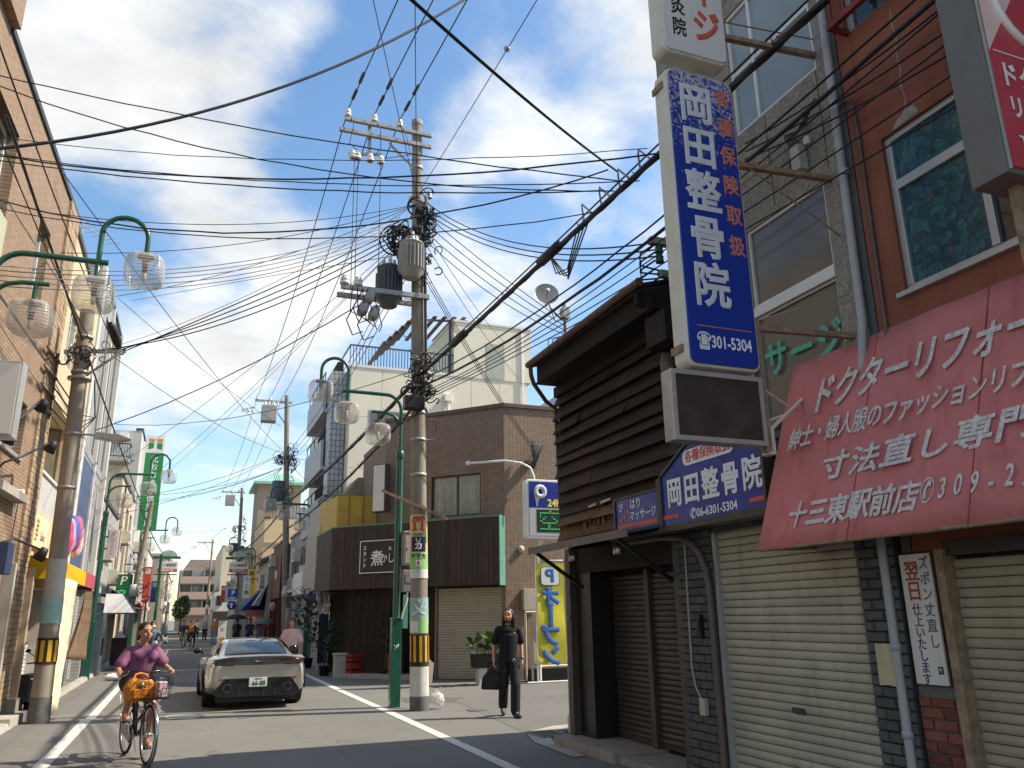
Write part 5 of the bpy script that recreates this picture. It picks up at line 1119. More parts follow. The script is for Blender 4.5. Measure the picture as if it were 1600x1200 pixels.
t = thing('planter', 'black trough planter on white blocks with broad green leaves by the tan shutter', 'planter', (7.2, 19.75, 0))
MB().prism([(6.72, 19.55, .40), (7.72, 19.55, .40), (7.76, 19.52, .72), (6.68, 19.52, .72)], (0, 0, 0), (0, .34, 0)).build('trough', M_black, t, .01)
MB().box(6.82, 7.08, 19.58, 19.84, 0, .40).build('block', mat('pale block', (.5, .47, .4), .7), t, .006); MB().box(7.2, 7.62, 19.58, 19.84, 0, .40).build('block', mat('dark red block', (.12, .05, .04), .7), t, .006)
M_leaf = mat('fresh green leaf', (.085, .17, .035), .45, .3, 9, spec=.4, per=.35); M_leafd = mat('dark green leaf', (.028, .06, .018), .5, .3, 9, per=.3)
def leafmesh(L, w, m, name='leaf'):
    mb = MB().add([(0, 0, 0), (w*.5, L*.3, .02*L), (w*.45, L*.65, .03*L), (0, L, -.05*L), (-w*.45, L*.65, .03*L), (-w*.5, L*.3, .02*L), (0, L*.5, -.02*L)], [(0, 1, 6), (1, 2, 6), (2, 3, 6), (3, 4, 6), (4, 5, 6), (5, 0, 6)], True)
    me = mb.mesh(name); me.materials.append(m); return me
def leaves(parent, c, ext, n, me, seed, up_=.4, smin=.7, smax=1.3):
    rg = random.Random(seed); iv = inv_of(parent)
    for k in range(n):
        q = Vector((rg.uniform(-1, 1)*ext[0], rg.uniform(-1, 1)*ext[1], rg.uniform(-1, 1)*ext[2]))
        d = Vector((q.x/ext[0]+rg.uniform(-.6, .6), q.y/ext[1]+rg.uniform(-.6, .6)-.2, up_+rg.uniform(-.5, .5))).normalized()
        M_ = d.to_track_quat('Y', 'Z').to_matrix().to_4x4()
        o = bpy.data.objects.new('leaf', me); COL.objects.link(o); o.parent = parent; s_ = rg.uniform(smin, smax)
        o.matrix_basis = iv @ Matrix.Translation(Vector(c)+q) @ M_ @ Matrix.Scale(s_, 4)
leaves(t, (7.2, 19.66, .93), (.52, .2, .2), 90, leafmesh(.22, .16, M_leaf), 3)
for k in range(9): MB().tube([(6.8+.1*k, 19.7, .68), (6.82+.1*k+.03*math.sin(k), 19.65, .9+.03*(k % 3))], .008, 5).build('stem', M_leafd, t)
# crates, pots and plants in front of the bar
def crate(loc, m, label, rz=0.3):
    c = thing('drinks_crate', label, 'crate', loc, rz)
    f = MB()
    for z in (0, .12, .24): f.box(-.19, .19, -.14, -.128, z, z+.07).box(-.19, .19, .128, .14, z, z+.07).box(-.19, -.178, -.128, .128, z, z+.07).box(.178, .19, -.128, .128, z, z+.07)
    for sx_ in (-.19, .17):
        for sy_ in (-.145, .125): f.box(sx_, sx_+.02, sy_, sy_+.02, 0, .32)
    f.build('crate_frame', m, c, local=True); MB().box(-.178, .178, -.128, .128, .005, .02).build('crate_floor', m, c, local=True); MB().box(-.19, .19, -.142, -.13, .285, .32).build('crate_rim', m, c, local=True)
    return c
M_cr = mat('red plastic crate', (.30, .02, .015), .4, .1, 4)
crate((4.62, 24.0, 0), M_cr, 'red plastic drinks crate next to the pale bin by the bar, lower one'); crate((4.62, 24.0, .33), M_cr, 'red plastic drinks crate stacked on top of another by the pale bin')
M_or = mat('orange red plastic', (.38, .07, .03), .45, .12, 4)
crate((5.55, 22.95, 0), M_or, 'orange red crate near the green lamp post, standing on the ground', .8); crate((5.55, 22.95, .33), M_or, 'orange red crate near the green lamp post, upper of the pair', .8)
t = thing('black_crate', 'wide black tray resting above the orange red crates', 'tray', (5.75, 22.85, .66), .8); MB().box(-.42, .42, -.2, .2, 0, .26).build('body', M_black, t, .01, local=True); MB().box(-.44, .44, -.22, .22, .24, .27).build('rim', M_black, t, .005, local=True)
t = thing('bin', 'pale concrete bin or pot stand at the end of the bar front', 'bin', (4.28, 24.4, 0)); MB().prism([(-.17, -.17, 0), (.17, -.17, 0), (.17, .17, 0), (-.17, .17, 0)], (0, 0, 0), (0, 0, .62)).build('body', mat('pale cement', (.42, .41, .38), .8, .1), t, .015, local=True); MB().box(-.2, .2, -.2, .2, .6, .66).build('rim', mat('pale cement', (.42, .41, .38)), t, .01, local=True)
def bush(name, label, cat, loc, pot, c, ext, n, L, w, m, seed):
    b_ = thing(name, label, cat, loc)
    if pot: MB().lathe([(0, 0), (pot*.75, 0), (pot, pot*1.6), (pot*1.08, pot*1.62), (pot*.95, pot*1.5), (0, pot*1.45)], n=16).build('pot', mat('dark blue pot', (.02, .025, .05), .4), b_, local=True)
    MB().tube([(0, 0, pot*1.2), (.03, .02, c[2]-loc[2]), (.0, .05, c[2]-loc[2]+ext[2]*.5)], [.022, .016, .01], 6).build('trunk', mat('plant stem', (.12, .09, .05), .8), b_, local=True)
    for k in range(5): MB().tube([(.02, .01, c[2]-loc[2]-ext[2]*.7+.1*k), (ext[0]*.7*math.cos(k*2.4), ext[1]*.7*math.sin(k*2.4), c[2]-loc[2]+ext[2]*(.2*k-.4))], [.012, .005], 5).build('branch', mat('plant stem', (.12, .09, .05), .8), b_, local=True)
    leaves(b_, c, ext, n, leafmesh(L, w, m), seed)
    return b_
bush('potted_plant', 'bushy dark green potted plant left of the pale bin', 'potted plant', (3.98, 25.3, 0), .17, (3.98, 25.3, 1.0), (.42, .4, .42), 150, .2, .09, M_leafd, 5)
bush('potted_plant', 'thin bamboo-like plant in front of the grey lattice at the bar', 'potted plant', (5.35, 23.3, 0), .14, (5.35, 23.3, 1.2), (.32, .3, .6), 110, .16, .04, M_leafd, 6)
bush('climbing_plant', 'dark leafy shrub high beside the second utility pole', 'shrub', (4.05, 29.5, 0), .2, (4.05, 29.5, 1.9), (.5, .5, .7), 170, .22, .12, M_leafd, 8)
# ------------------------------------------------------------------ silver coupe seen from behind
def car_paint():
    m, t, b = new_mat('silver car paint'); b.inputs['Base Color'].default_value = (.46, .445, .42, 1); b.inputs['Metallic'].default_value = .75; b.inputs['Roughness'].default_value = .27
    b.inputs['Coat Weight'].default_value = 1; b.inputs['Coat Roughness'].default_value = .03; v = pos_vec(t); bump(t, b, noise(t, v, 900, 2), .02, .001); return m
M_car = car_paint(); M_gloss = mat('gloss black trim', (.008, .008, .009), .12, .05, spec=.6); M_tyre = mat('tyre rubber', (.014, .014, .014), .85, .15, 30); M_rim = mat('dark alloy rim', (.10, .10, .105), .3, .1, metal=.8)
M_carglass = glass_mat('dark car glass', (.03, .04, .05), .03, 1.0, .2, .35); M_lampred = mat('dark red lamp lens', (.10, .004, .004), .12, .1)
c = thing('parked_car', 'silver grey sports coupe with plate 66-88 driving away up the street', 'car', (1.42, 16.9, 0), R(1.0))
ST = [  # y, half width, bottom z, shoulder z, deck z (centre), deck half-width factor
    (0.02, .62, .42, .66, .74, .9), (.00, .80, .40, .72, .86, .9), (.05, .865, .34, .75, .905, .9), (.22, .905, .27, .77, .93, .84), (.50, .945, .22, .79, .955, .82), (.95, .972, .20, .80, .985, .80),
    (1.40, .965, .18, .79, .97, .80), (1.9, .935, .18, .77, .93, .84), (2.6, .92, .18, .765, .90, .86), (3.2, .93, .18, .765, .88, .84), (3.75, .945, .18, .77, .86, .80), (4.2, .91, .2, .72, .80, .76), (4.55, .80, .24, .62, .68, .74), (4.70, .60, .3, .54, .57, .74)]
NP = 13
def section(y, w, zb, zs, zd, k, raise_=0.0):
    zbr = max(zb, raise_)
    half = [(0, zb), (w*.55, zb), (w*.90, zbr), (w*.985, max(zbr+.03, zb+.10)), (w, max(zbr+.06, .50)), (w, max(zbr+.08, .62)), (w*.985, zs), (w*.95, zs+.06), (w*k, zd-.035), (w*k*.8, zd-.008), (w*k*.5, zd), (w*.2, zd+.006), (0, zd+.008)]
    return half
mb = MB(); rows_ = []
for (y, w, zb, zs, zd, k) in ST:
    h_ = section(y, w, zb, zs, zd, k); rows_.append([Vector((x, y, z)) for x, z in h_]+[Vector((-x, y, z)) for x, z in h_[-2:0:-1]])
n = len(rows_[0])
for r_ in rows_: mb.v += r_
for i in range(len(rows_)-1):
    for j in range(n): mb.f.append([i*n+j, i*n+(j+1) % n, (i+1)*n+(j+1) % n, (i+1)*n+j]); mb.sm.append(True)
mb.f.append(list(range(n))[::-1]); mb.sm.append(True); mb.f.append([(len(rows_)-1)*n+j for j in range(n)]); mb.sm.append(True)
body = mb.build('body', M_car, c, local=True, sub=2)
# wheels; black side plates further down stand in for wheel-well shade
def wheel(x, y, w=.29):
    s_ = 1 if x > 0 else -1
    ty = MB().lathe([(.20, -w/2), (.315, -w/2), (.340, -w/2+.03), (.348, 0), (.340, w/2-.03), (.315, w/2), (.20, w/2)], (x, y, .348), 32, (1, 0, 0)).build('wheel', M_tyre, c, local=True)
    rm = MB().lathe([(0, w*.30*s_), (.05, w*.32*s_), (.06, w*.30*s_)], (x, y, .348), 20, (1, 0, 0)).lathe([(.235, w*.5*s_), (.25, w*.49*s_), (.225, w*.1*s_)], (x, y, .348), 28, (1, 0, 0))
    for k in range(10):
        a = 2*math.pi*k/10; d = Vector((0, math.cos(a), math.sin(a))); o_ = Vector((x+w*.32*s_, y, .348)); rm.beam(o_+d*.04, o_+d*.23+Vector((w*.1*s_, 0, 0)), .03, .02, (1, 0, 0))
    rm.build('rim', M_rim, ty, local=True)
    arch = MB().lathe([(.0, -.02), (.385, -.02), (.385, .008*s_), (.372, .016*s_), (0, .010*s_)], (x+s_*(w/2-.012), y, .36), 32, (1, 0, 0))
for x, y in ((-.80, .95), (.80, .95), (-.80, 3.78), (.80, 3.78)): wheel(x*.99, y)
# black diffuser set into the tail
MB().prism([(-.80, 0, .30), (-.66, 0, .50), (-.60, 0, .565), (.60, 0, .565), (.66, 0, .50), (.80, 0, .30), (.70, 0, .22), (-.70, 0, .22)], (0, -.028, 0), (0, .35, 0)).build('diffuser', M_gloss, c, .015, local=True)
for x in (-.32, -.12, .12, .32): MB().prism([(x-.008, -.035, .24), (x-.008, .2, .16), (x-.008, .2, .30), (x-.008, -.03, .36)], (0, 0, 0), (.016, 0, 0)).build('fin', M_gloss, c, local=True)
MB().box(-.72, .72, .1, .5, .14, .235).build('underbody', M_black, c, local=True)
for x in (-.55, .55): MB().lathe([(.062, 0), (.075, -.005), (.075, .08), (.05, .06), (.0, .06)], (x, -.04, .395), 20, (0, 1, 0)).build('exhaust_pipe', mat('dark chrome', (.16, .16, .16), .15, .05, metal=1), c, local=True)
MB().box(-.165, .165, -.047, -.034, .405, .57).build('number_plate', mat('white plate', (.72, .72, .70), .4, .03), c, .004, local=True)
M_pg = mat('plate green ink', (.01, .10, .05), .5)
text('66-88', 'lettering', M_pg, c, (.015, -.049, .465), UX, UZ, .115, .92, .003, local=True); text('大阪 301', 'lettering', M_pg, c, (0, -.049, .545), UX, UZ, .042, .9, .001, local=True); text('さ', 'lettering', M_pg, c, (-.14, -.049, .46), UX, UZ, .035, 1, 0, local=True)
for x in (-.60, .60): MB().box(x-.12, x+.12, -.022, .02, .535, .56).build('reflector', mat('dim red reflector', (.20, .012, .01), .2, .1), c, .004, local=True)
# tail: dark band under the spoiler lip and thin hooked lamps
lipv = []
MB().prism([(-.86, .06, .885), (-.5, .0, .935), (0, -.03, .945), (.5, .0, .935), (.86, .06, .885), (.83, .20, .93), (0, .22, .955), (-.83, .20, .93)], (0, 0, 0), (0, 0, .022)).build('spoiler_lip', M_car, c, .008, local=True)
bnd = MB(); pts = [(-.80, .035), (-.6, .002), (-.3, -.012), (0, -.018), (.3, -.012), (.6, .002), (.80, .035)]
for i, (x, y) in enumerate(pts):
    tz = .795+.012*abs(x)/.8; bnd.v += [Vector((x, y-.022, tz)), Vector((x, y-.022, .885)), Vector((x, y+.05, .885)), Vector((x, y+.05, tz))]
for i in range(6):
    for a_, b_ in ((0, 1), (1, 2), (2, 3), (3, 0)): bnd.f.append([4*i+a_, 4*i+4+a_, 4*i+4+b_, 4*i+b_]); bnd.sm.append(False)
bnd.build('light_bar', mat('smoked light bar', (.045, .045, .045), .2, .1, spec=.6), c, local=True)
for s_ in (-1, 1):
    MB().tube([(s_*.46, -.035, .80), (s_*.66, -.02, .806), (s_*.79, .02, .825), (s_*.835, .05, .855), (s_*.80, .03, .882), (s_*.6, -.012, .893), (s_*.42, -.03, .895)], .013, 7).build('tail_light', mat('smoked lamp lens', (.05, .012, .011), .12, .1), c, local=True)
MB().prism([(-.10, -.048, .868), (-.05, -.05, .855), (0, -.052, .848), (.05, -.05, .855), (.10, -.048, .868), (.04, -.05, .872), (0, -.052, .866), (-.04, -.05, .872)], (0, 0, 0), (0, .012, 0)).build('winged_badge', mat('bright chrome', (.75, .75, .75), .1, .03, metal=1), c, local=True)
# greenhouse: roof, glass, pillars
GS = [(.62, .70, .955, .70), (1.0, .715, 1.105, .60), (1.4, .715, 1.205, .55), (1.85, .71, 1.262, .53), (2.3, .71, 1.275, .53), (2.75, .715, 1.235, .52), (3.2, .73, 1.08, .58), (3.55, .76, .885, .70)]
def ghrow(y, wb, zt, wt, zb=.88): return [Vector((wb, y, zb)), Vector((wb*.985, y, zb+(zt-zb)*.35)), Vector((wt+.05, y, zt-.05 if zt > 1 else zt-.01)), Vector((wt*.8, y, zt-.008)), Vector((0, y, zt)), Vector((-wt*.8, y, zt-.008)), Vector((-wt-.05, y, zt-.05 if zt > 1 else zt-.01)), Vector((-wb*.985, y, zb+(zt-zb)*.35)), Vector((-wb, y, zb))]
gh = MB(); G = [ghrow(*g_) for g_ in GS]
for r_ in G: gh.v += r_
for i in range(len(G)-1):
    for j in range(8): gh.f.append([i*9+j, (i+1)*9+j, (i+1)*9+j+1, i*9+j+1]); gh.sm.append(True)
gh.build('cabin', M_car, c, local=True, sub=2)
rw = MB(); rws = [(.66, .60, .975), (1.0, .565, 1.103), (1.4, .505, 1.202), (1.62, .48, 1.236)]
for y, w, z in rws:
    for j in range(7): u_ = -1+2*j/6; rw.v.append(Vector((w*u_, y, z+.016-.022*u_*u_)))
for i in range(3):
    for j in range(6): rw.f.append([i*7+j, i*7+j+1, (i+1)*7+j+1, (i+1)*7+j]); rw.sm.append(True)
rw.build('rear_window', M_carglass, c, local=True)
for s_ in (-1, 1):
    sw = MB(); A = [(s_*.735, 1.35, .96), (s_*.735, 2.1, .94), (s_*.745, 3.0, .93), (s_*.70, 2.85, 1.06), (s_*.625, 2.35, 1.215), (s_*.63, 1.8, 1.20), (s_*.68, 1.45, 1.10)]
    sw.prism(A, (0, 0, 0), (s_*.012, 0, .004)).build('side_window', M_carglass, c, local=True)
    mr_ = MB().ell((s_*1.03, 2.95, .99), (.10, .055, .062), 14, 10).build('door_mirror', M_gloss, c, local=True); MB().beam((s_*.90, 3.0, .93), (s_*1.0, 2.97, .97), .05, .03).build('mirror_arm', M_gloss, mr_, local=True)
    MB().prism([(s_*.974, .60, .30), (s_*.978, .62, .55), (s_*.985, .75, .68), (s_*.988, .95, .73), (s_*.985, 1.15, .68), (s_*.978, 1.28, .55), (s_*.974, 1.30, .30)], (0, 0, 0), (s_*.004, 0, 0)).build('arch_shade_plate', M_black, c, local=True)  # thin black plate paints the shade of the uncut wheel well
MB().tube([(-.6, 1.66, 1.243), (0, 1.69, 1.262), (.6, 1.66, 1.243)], .008, 6).build('roof_seam', M_gloss, c, local=True)
MB().prism([(-.02, 2.0, 1.27), (.02, 2.0, 1.27), (.01, 2.08, 1.31), (-.01, 2.08, 1.31)], (0, 0, 0), (0, .02, 0)).build('roof_antenna', M_gloss, c, local=True)

# ------------------------------------------------------------------ people
def capsule(mb, a, b, ra, rb=None, n=12):
    rb = ra if rb is None else rb; a = Vector(a); b = Vector(b); d = b-a; L = d.length
    if L < 1e-6: return mb.ell(a, (ra, ra, ra), n, 8)
    d /= L; prof = []
    for i in range(5): q = -math.pi/2+math.pi/2*i/4; prof.append((max(.0005, ra*math.cos(q)), ra*math.sin(q)))
    for i in range(5): q = math.pi/2*i/4; prof.append((max(.0005, rb*math.cos(q)), L+rb*math.sin(q)))
    u = d.orthogonal().normalized(); w = d.cross(u); vs = []
    for r, z in prof:
        for k in range(n): an = 2*math.pi*k/n; vs.append(a+d*z+(u*math.cos(an)+w*math.sin(an))*r)
    m = len(prof)
    mb.add(vs, [(i*n+k, i*n+(k+1) % n, (i+1)*n+(k+1) % n, (i+1)*n+k) for i in range(m-1) for k in range(n)]+[list(range(n))[::-1], [(m-1)*n+k for k in range(n)]], True)
    return mb
def chain(mb, pts, rs):
    for i in range(len(pts)-1): capsule(mb, pts[i], pts[i+1], rs[i], rs[i+1])
    return mb
def skinned(mb, name, m, parent, vox, it=4):
    o = mb.build(name, m, parent, local=True)
    q = o.modifiers.new('one_surface', 'REMESH'); q.mode = 'VOXEL'; q.voxel_size = vox; q.use_smooth_shade = True
    if it: s_ = o.modifiers.new('smooth', 'SMOOTH'); s_.iterations = it; s_.factor = .5
    return o
SKIN = mat('light skin', (.50, .27, .18), .5, .08, 30, spec=.35); SKIN2 = mat('tanned skin', (.44, .225, .14), .5, .08, 30, spec=.35)
HAIRB = mat('dark brown hair', (.035, .018, .011), .45, .3, 40, grain=(60, 60, 4)); HAIRK = mat('black hair', (.012, .010, .009), .45, .3, 40)
EYE = mat('dark iris', (.02, .012, .01), .2); LIP = mat('lip', (.34, .11, .09), .5)
def head(mb, H, f, r=1.0):
    """H = head centre, f = facing direction: skull, jaw, nose, ears, brow"""
    f = Vector(f).normalized(); s_ = f.cross(Vector((0, 0, 1))).normalized(); u_ = s_.cross(f)
    M_ = Matrix((s_, f, u_)).transposed(); H = Vector(H); P = lambda a, b_, c_: H+s_*a*r+f*b_*r+u_*c_*r
    mb.ell(P(0, -.008, .025), (.076*r, .094*r, .094*r), 16, 12, M_); mb.ell(P(0, .024, -.048), (.058*r, .062*r, .068*r), 14, 10, M_); mb.ell(P(0, .052, -.098), (.030*r, .028*r, .022*r), 10, 8, M_)
    capsule(mb, P(0, .086, .012), P(0, .106, -.030), .010*r, .016*r); mb.ell(P(0, .098, -.034), (.020*r, .013*r, .011*r), 8, 6, M_)
    capsule(mb, P(-.048, .072, .036), P(.048, .072, .036), .012*r)
    for k in (-1, 1): mb.ell(P(k*.078, -.01, -.012), (.010*r, .02*r, .032*r), 8, 6, M_); mb.ell(P(k*.042, .060, -.03), (.024*r, .02*r, .022*r), 8, 6, M_)
    capsule(mb, P(-.022, .082, -.068), P(.022, .082, -.068), .010*r)
    return P
def face(parent, P, beard=None, r=1.0):
    for k in (-1, 1):
        MB().ell(P(k*.033, .083, .008), (.013*r, .008*r, .006*r), 8, 6).build('eye', EYE, parent, local=True)
        MB().tube([P(k*.016, .094, .030), P(k*.034, .092, .036), P(k*.052, .080, .030)], .005*r, 5).build('eyebrow', HAIRB, parent, local=True)
    MB().tube([P(-.024, .086, -.066), P(-.008, .094, -.062), P(.008, .094, -.062), P(.024, .086, -.066)], .0055*r, 5).build('mouth', LIP, parent, local=True)
def hand(mb, W_, d, palm, r=1.0, curl=.5):
    """palm plus five unequal fingers; W_ = wrist, d = pointing direction, palm = palm normal"""
    W_ = Vector(W_); d = Vector(d).normalized(); p = Vector(palm); p = (p-d*p.dot(d)).normalized(); s_ = d.cross(p)
    for k in range(4): capsule(mb, W_+d*.015*r+s_*(k-1.5)*.012*r, W_+d*.085*r+s_*(k-1.5)*.020*r, .014*r, .012*r, 8)
    for k, L in enumerate((.066, .078, .073, .056)):
        a = W_+d*.088*r+s_*(k-1.5)*.0205*r; b_ = a+(d*math.cos(curl)+p*math.sin(curl))*L*.55*r; e_ = b_+(d*math.cos(curl*2.3)+p*math.sin(curl*2.3))*L*.5*r
        capsule(mb, a, b_, .0095*r, .0085*r, 8); capsule(mb, b_, e_, .0085*r, .0075*r, 8)
    a = W_+d*.03*r-s_*.026*r; b_ = a+(d*.7-s_*.6+p*.35).normalized()*.045*r; e_ = b_+(d*.95-s_*.1+p*.4).normalized()*.034*r
    capsule(mb, a, b_, .013*r, .0105*r, 8); capsule(mb, b_, e_, .0105*r, .0085*r, 8)
def make_person(label, loc, rz, J, C, vox=.011, group=None, detail=True, name='person'):
    """J: joints in local metres (facing -Y); C: materials skin, shirt, pants, shoe, hair and cut options"""
    t = thing(name, label, 'person', loc, rz, group)
    f = Vector(J.get('face', (0, -1, 0))); b = MB()
    V_ = lambda k: Vector(J[k])
    P = head(b, J['head'], f)
    capsule(b, V_('neck')-Vector((0, 0, .02)), V_('head')+Vector((0, 0, -.07))-f*.012, .052, .05)
    chain(b, [V_('pelvis'), V_('chest'), V_('neck')], [.075, .075, .05])
    for s_ in 'LR':
        chain(b, [V_('sh'+s_), V_('el'+s_), V_('wr'+s_)], [.046, .038, .026])
        chain(b, [V_('sh'+s_), V_('neck')-Vector((0, 0, .03))], [.04, .045])
        hand(b, J['wr'+s_], J['hd'+s_], J['hp'+s_], 1.0, J.get('curl'+s_, .5))
        chain(b, [V_('hip'+s_), V_('kn'+s_), V_('an'+s_)], [.085, .056, .037])
        chain(b, [V_('an'+s_), V_('to'+s_)], [.032, .020])
    body = skinned(b, 'body', C['skin'], t, vox if detail else .022, 5)
    if detail: face(body, P)
    # shirt
    s = MB(); lat = (V_('shL')-V_('shR')).normalized(); w = C.get('girth', 1.0); ch = V_('chest'); pl = V_('pelvis'); nk = V_('neck'); upb = (nk-pl).normalized(); fr_ = lat.cross(upb).normalized()
    Mt = Matrix((lat, fr_, upb)).transposed(); hem = C.get('hem', 0.0)
    for k in range(15):
        q = k/14; p_ = pl.lerp(ch, q)-upb*hem*(1-q); ww = (.162*(1-q)+.180*q)*w; dd_ = (.122*(1-q)+.120*q)*w
        s.ell(p_, (ww, dd_, .075), 16, 8, Mt)
    s.ell(ch.lerp(nk, .45), (.17*w, .105*w, .09), 16, 8, Mt); s.ell(ch.lerp(nk, .72), (.14*w, .085, .06), 14, 8, Mt)
    if C.get('bust'): 
        for k in (-1, 1): s.ell(ch+lat*.07*k-fr_*(.0)+Vector(f)*.085+upb*.02, (.075, .06, .075), 12, 8, Mt)
    for s_ in 'LR':
        e_ = V_('sh'+s_).lerp(V_('el'+s_), C.get('sleeve', .62)); chain(s, [ch.lerp(nk, .55)+(V_('sh'+s_)-ch.lerp(nk, .55))*.5, V_('sh'+s_)-Vector((0, 0, .012)), e_], [.07, .062, C.get('cuff', .068)])
    so = skinned(s, C.get('top_name', 'shirt'), C['shirt'], t, vox*1.1 if detail else .024, 6)
    # trousers
    p = MB(); p.ell(pl-upb*.01, (.165*w, .12*w, .09), 14, 8, Mt); leg = C.get('leg', 1.0)
    for s_ in 'LR':
        hp_, kn_, an_ = V_('hip'+s_), V_('kn'+s_), V_('an'+s_)
        if leg > 1: e_ = kn_.lerp(an_, leg-1); chain(p, [hp_, kn_, e_], [.105*w, C.get('knr', .080), C.get('anr', .072)])
        else: chain(p, [hp_, hp_.lerp(kn_, leg)], [.108*w, .095])
    skinned(p, C.get('bottom_name', 'trousers'), C['pants'], t, vox*1.1 if detail else .024, 4)
    for s_ in 'LR':
        a_, e_ = V_('an'+s_), V_('to'+s_); d = (e_-a_); h_ = MB(); d0 = Vector((d.x, d.y, 0)).normalized()
        chain(h_, [Vector((a_.x, a_.y, e_.z+.01))-d0*.03, Vector((a_.x, a_.y, e_.z+.01))+d0*.08, e_+d0*.02], [.042, .044, .036]); 
        if C.get('boot', True): chain(h_, [a_, Vector((a_.x, a_.y, e_.z+.02))], [.046, .046])
        skinned(h_, 'shoe', C['shoe'], t, .012 if detail else .024, 2)
    # hair
    hr = MB(); r = 1.0 if detail else 1.14
    M_ = Matrix((f.cross(Vector((0, 0, 1))).normalized(), f.normalized(), Vector((0, 0, 1)))).transposed()
    hr.ell(P(0, -.022, .045), (.086*r, .092*r, .088*r), 16, 12, M_); hr.ell(P(0, -.05, 0), (.080*r, .062*r, .085*r), 14, 10, M_)
    if C.get('long'):
        for k in (-1, 1):
            chain(hr, [P(k*.070, -.02, .05), P(k*.090, -.015, -.05), P(k*.095, -.02, -.13), P(k*.10, -.01, -.20)], [.030, .032, .030, .020])
        chain(hr, [P(0, -.07, .02), P(0, -.09, -.10), P(0, -.085, -.19)], [.075, .075, .06])
        for k in range(6): chain(hr, [P(-.06+.024*k, -.08, 0), P(-.08+.032*k, -.095, -.12), P(-.085+.034*k, -.08+.01*(k % 2), -.23)], [.03, .03, .012])
    if C.get('tail'): chain(hr, [P(0, -.09, .03), P(0, -.13, .0), P(.01, -.14, -.08)], [.035, .035, .02])
    if C.get('cap'): pass
    skinned(hr, C.get('hair_name', 'hair'), C['hair'], t, .011 if detail else .022, 2)
    return t, body, P
M_tee = mat('black cotton', (.010, .010, .012), .9, .3, 14, .2, 60); M_denim = mat('black denim', (.014, .016, .024), .85, .3, 10, .25, 80, grain=(30, 30, 3))
J = dict(head=(0, -.02, 1.63), neck=(0, 0, 1.47), chest=(0, .0, 1.30), pelvis=(0, .02, .98), shL=(.175, .01, 1.41), shR=(-.175, .01, 1.41), elL=(.235, .04, 1.15), elR=(-.245, .05, 1.15), wrL=(.225, -.05, .91), wrR=(-.265, -.03, .90),
         hdL=(-.03, -.25, -1), hdR=(.0, -.1, -1), hpL=(-1, 0, 0), hpR=(1, 0, 0), curlL=.5, curlR=1.0, hipL=(.095, .02, .93), hipR=(-.095, .02, .93), knL=(.085, -.13, .51), knR=(-.09, .0, .51), anL=(.07, -.15, .10), anR=(-.05, .24, .16), toL=(.10, -.31, .04), toR=(-.07, .12, .05), face=(-.42, -.9, .04))
man, mbody, Pm = make_person('long-haired man in black T-shirt and dark jeans walking with a black bag', (5.22, 13.45, 0), R(-8), J, dict(skin=SKIN, shirt=M_tee, pants=M_denim, shoe=mat('grey sneaker', (.06, .06, .065), .6, .3, 12), hair=HAIRB, long=True, leg=1.97, sleeve=.72, cuff=.078, hem=.10, girth=.96, knr=.085, anr=.082))
skinned(chain(chain(MB(), [Pm(-.05, .055, -.07), Pm(-.03, .075, -.105), Pm(.03, .075, -.105), Pm(.05, .055, -.07)], [.014, .018, .018, .014]), [Pm(-.02, .095, -.05), Pm(.02, .095, -.05)], [.007, .007]), 'beard', HAIRB, man, .008, 1)
MB().ring((.226, -.045, .935), (0, -.2, 1), .034, .009, 14, 6).build('wristwatch', M_gloss, man, local=True)
MB().box(.06, .10, -.137, -.133, 1.345, 1.356).build('chest_print', M_print_w, man, local=True)
MB().ring((.06, -.13, .90), (0, 1, .2), .022, .006, 10, 5).build('belt_charm', M_alu, man, local=True)
hb = thing('handbag', 'black soft handbag carried in the walking man\'s right hand', 'handbag', (4.93, 13.47, .45), R(-8))
g_ = MB().prism([(-.19, 0, .0), (.17, 0, -.02), (.16, 0, .20), (.05, 0, .30), (-.06, 0, .31), (-.17, 0, .18)], (0, -.05, 0), (0, .05, 0)).build('bag_body', M_tee, hb, .02, local=True)
MB().tube([(-.08, 0, .28), (-.06, 0, .40), (0, 0, .425), (.06, 0, .40), (.07, 0, .28)], .010, 6).build('handle', M_tee, hb, local=True)

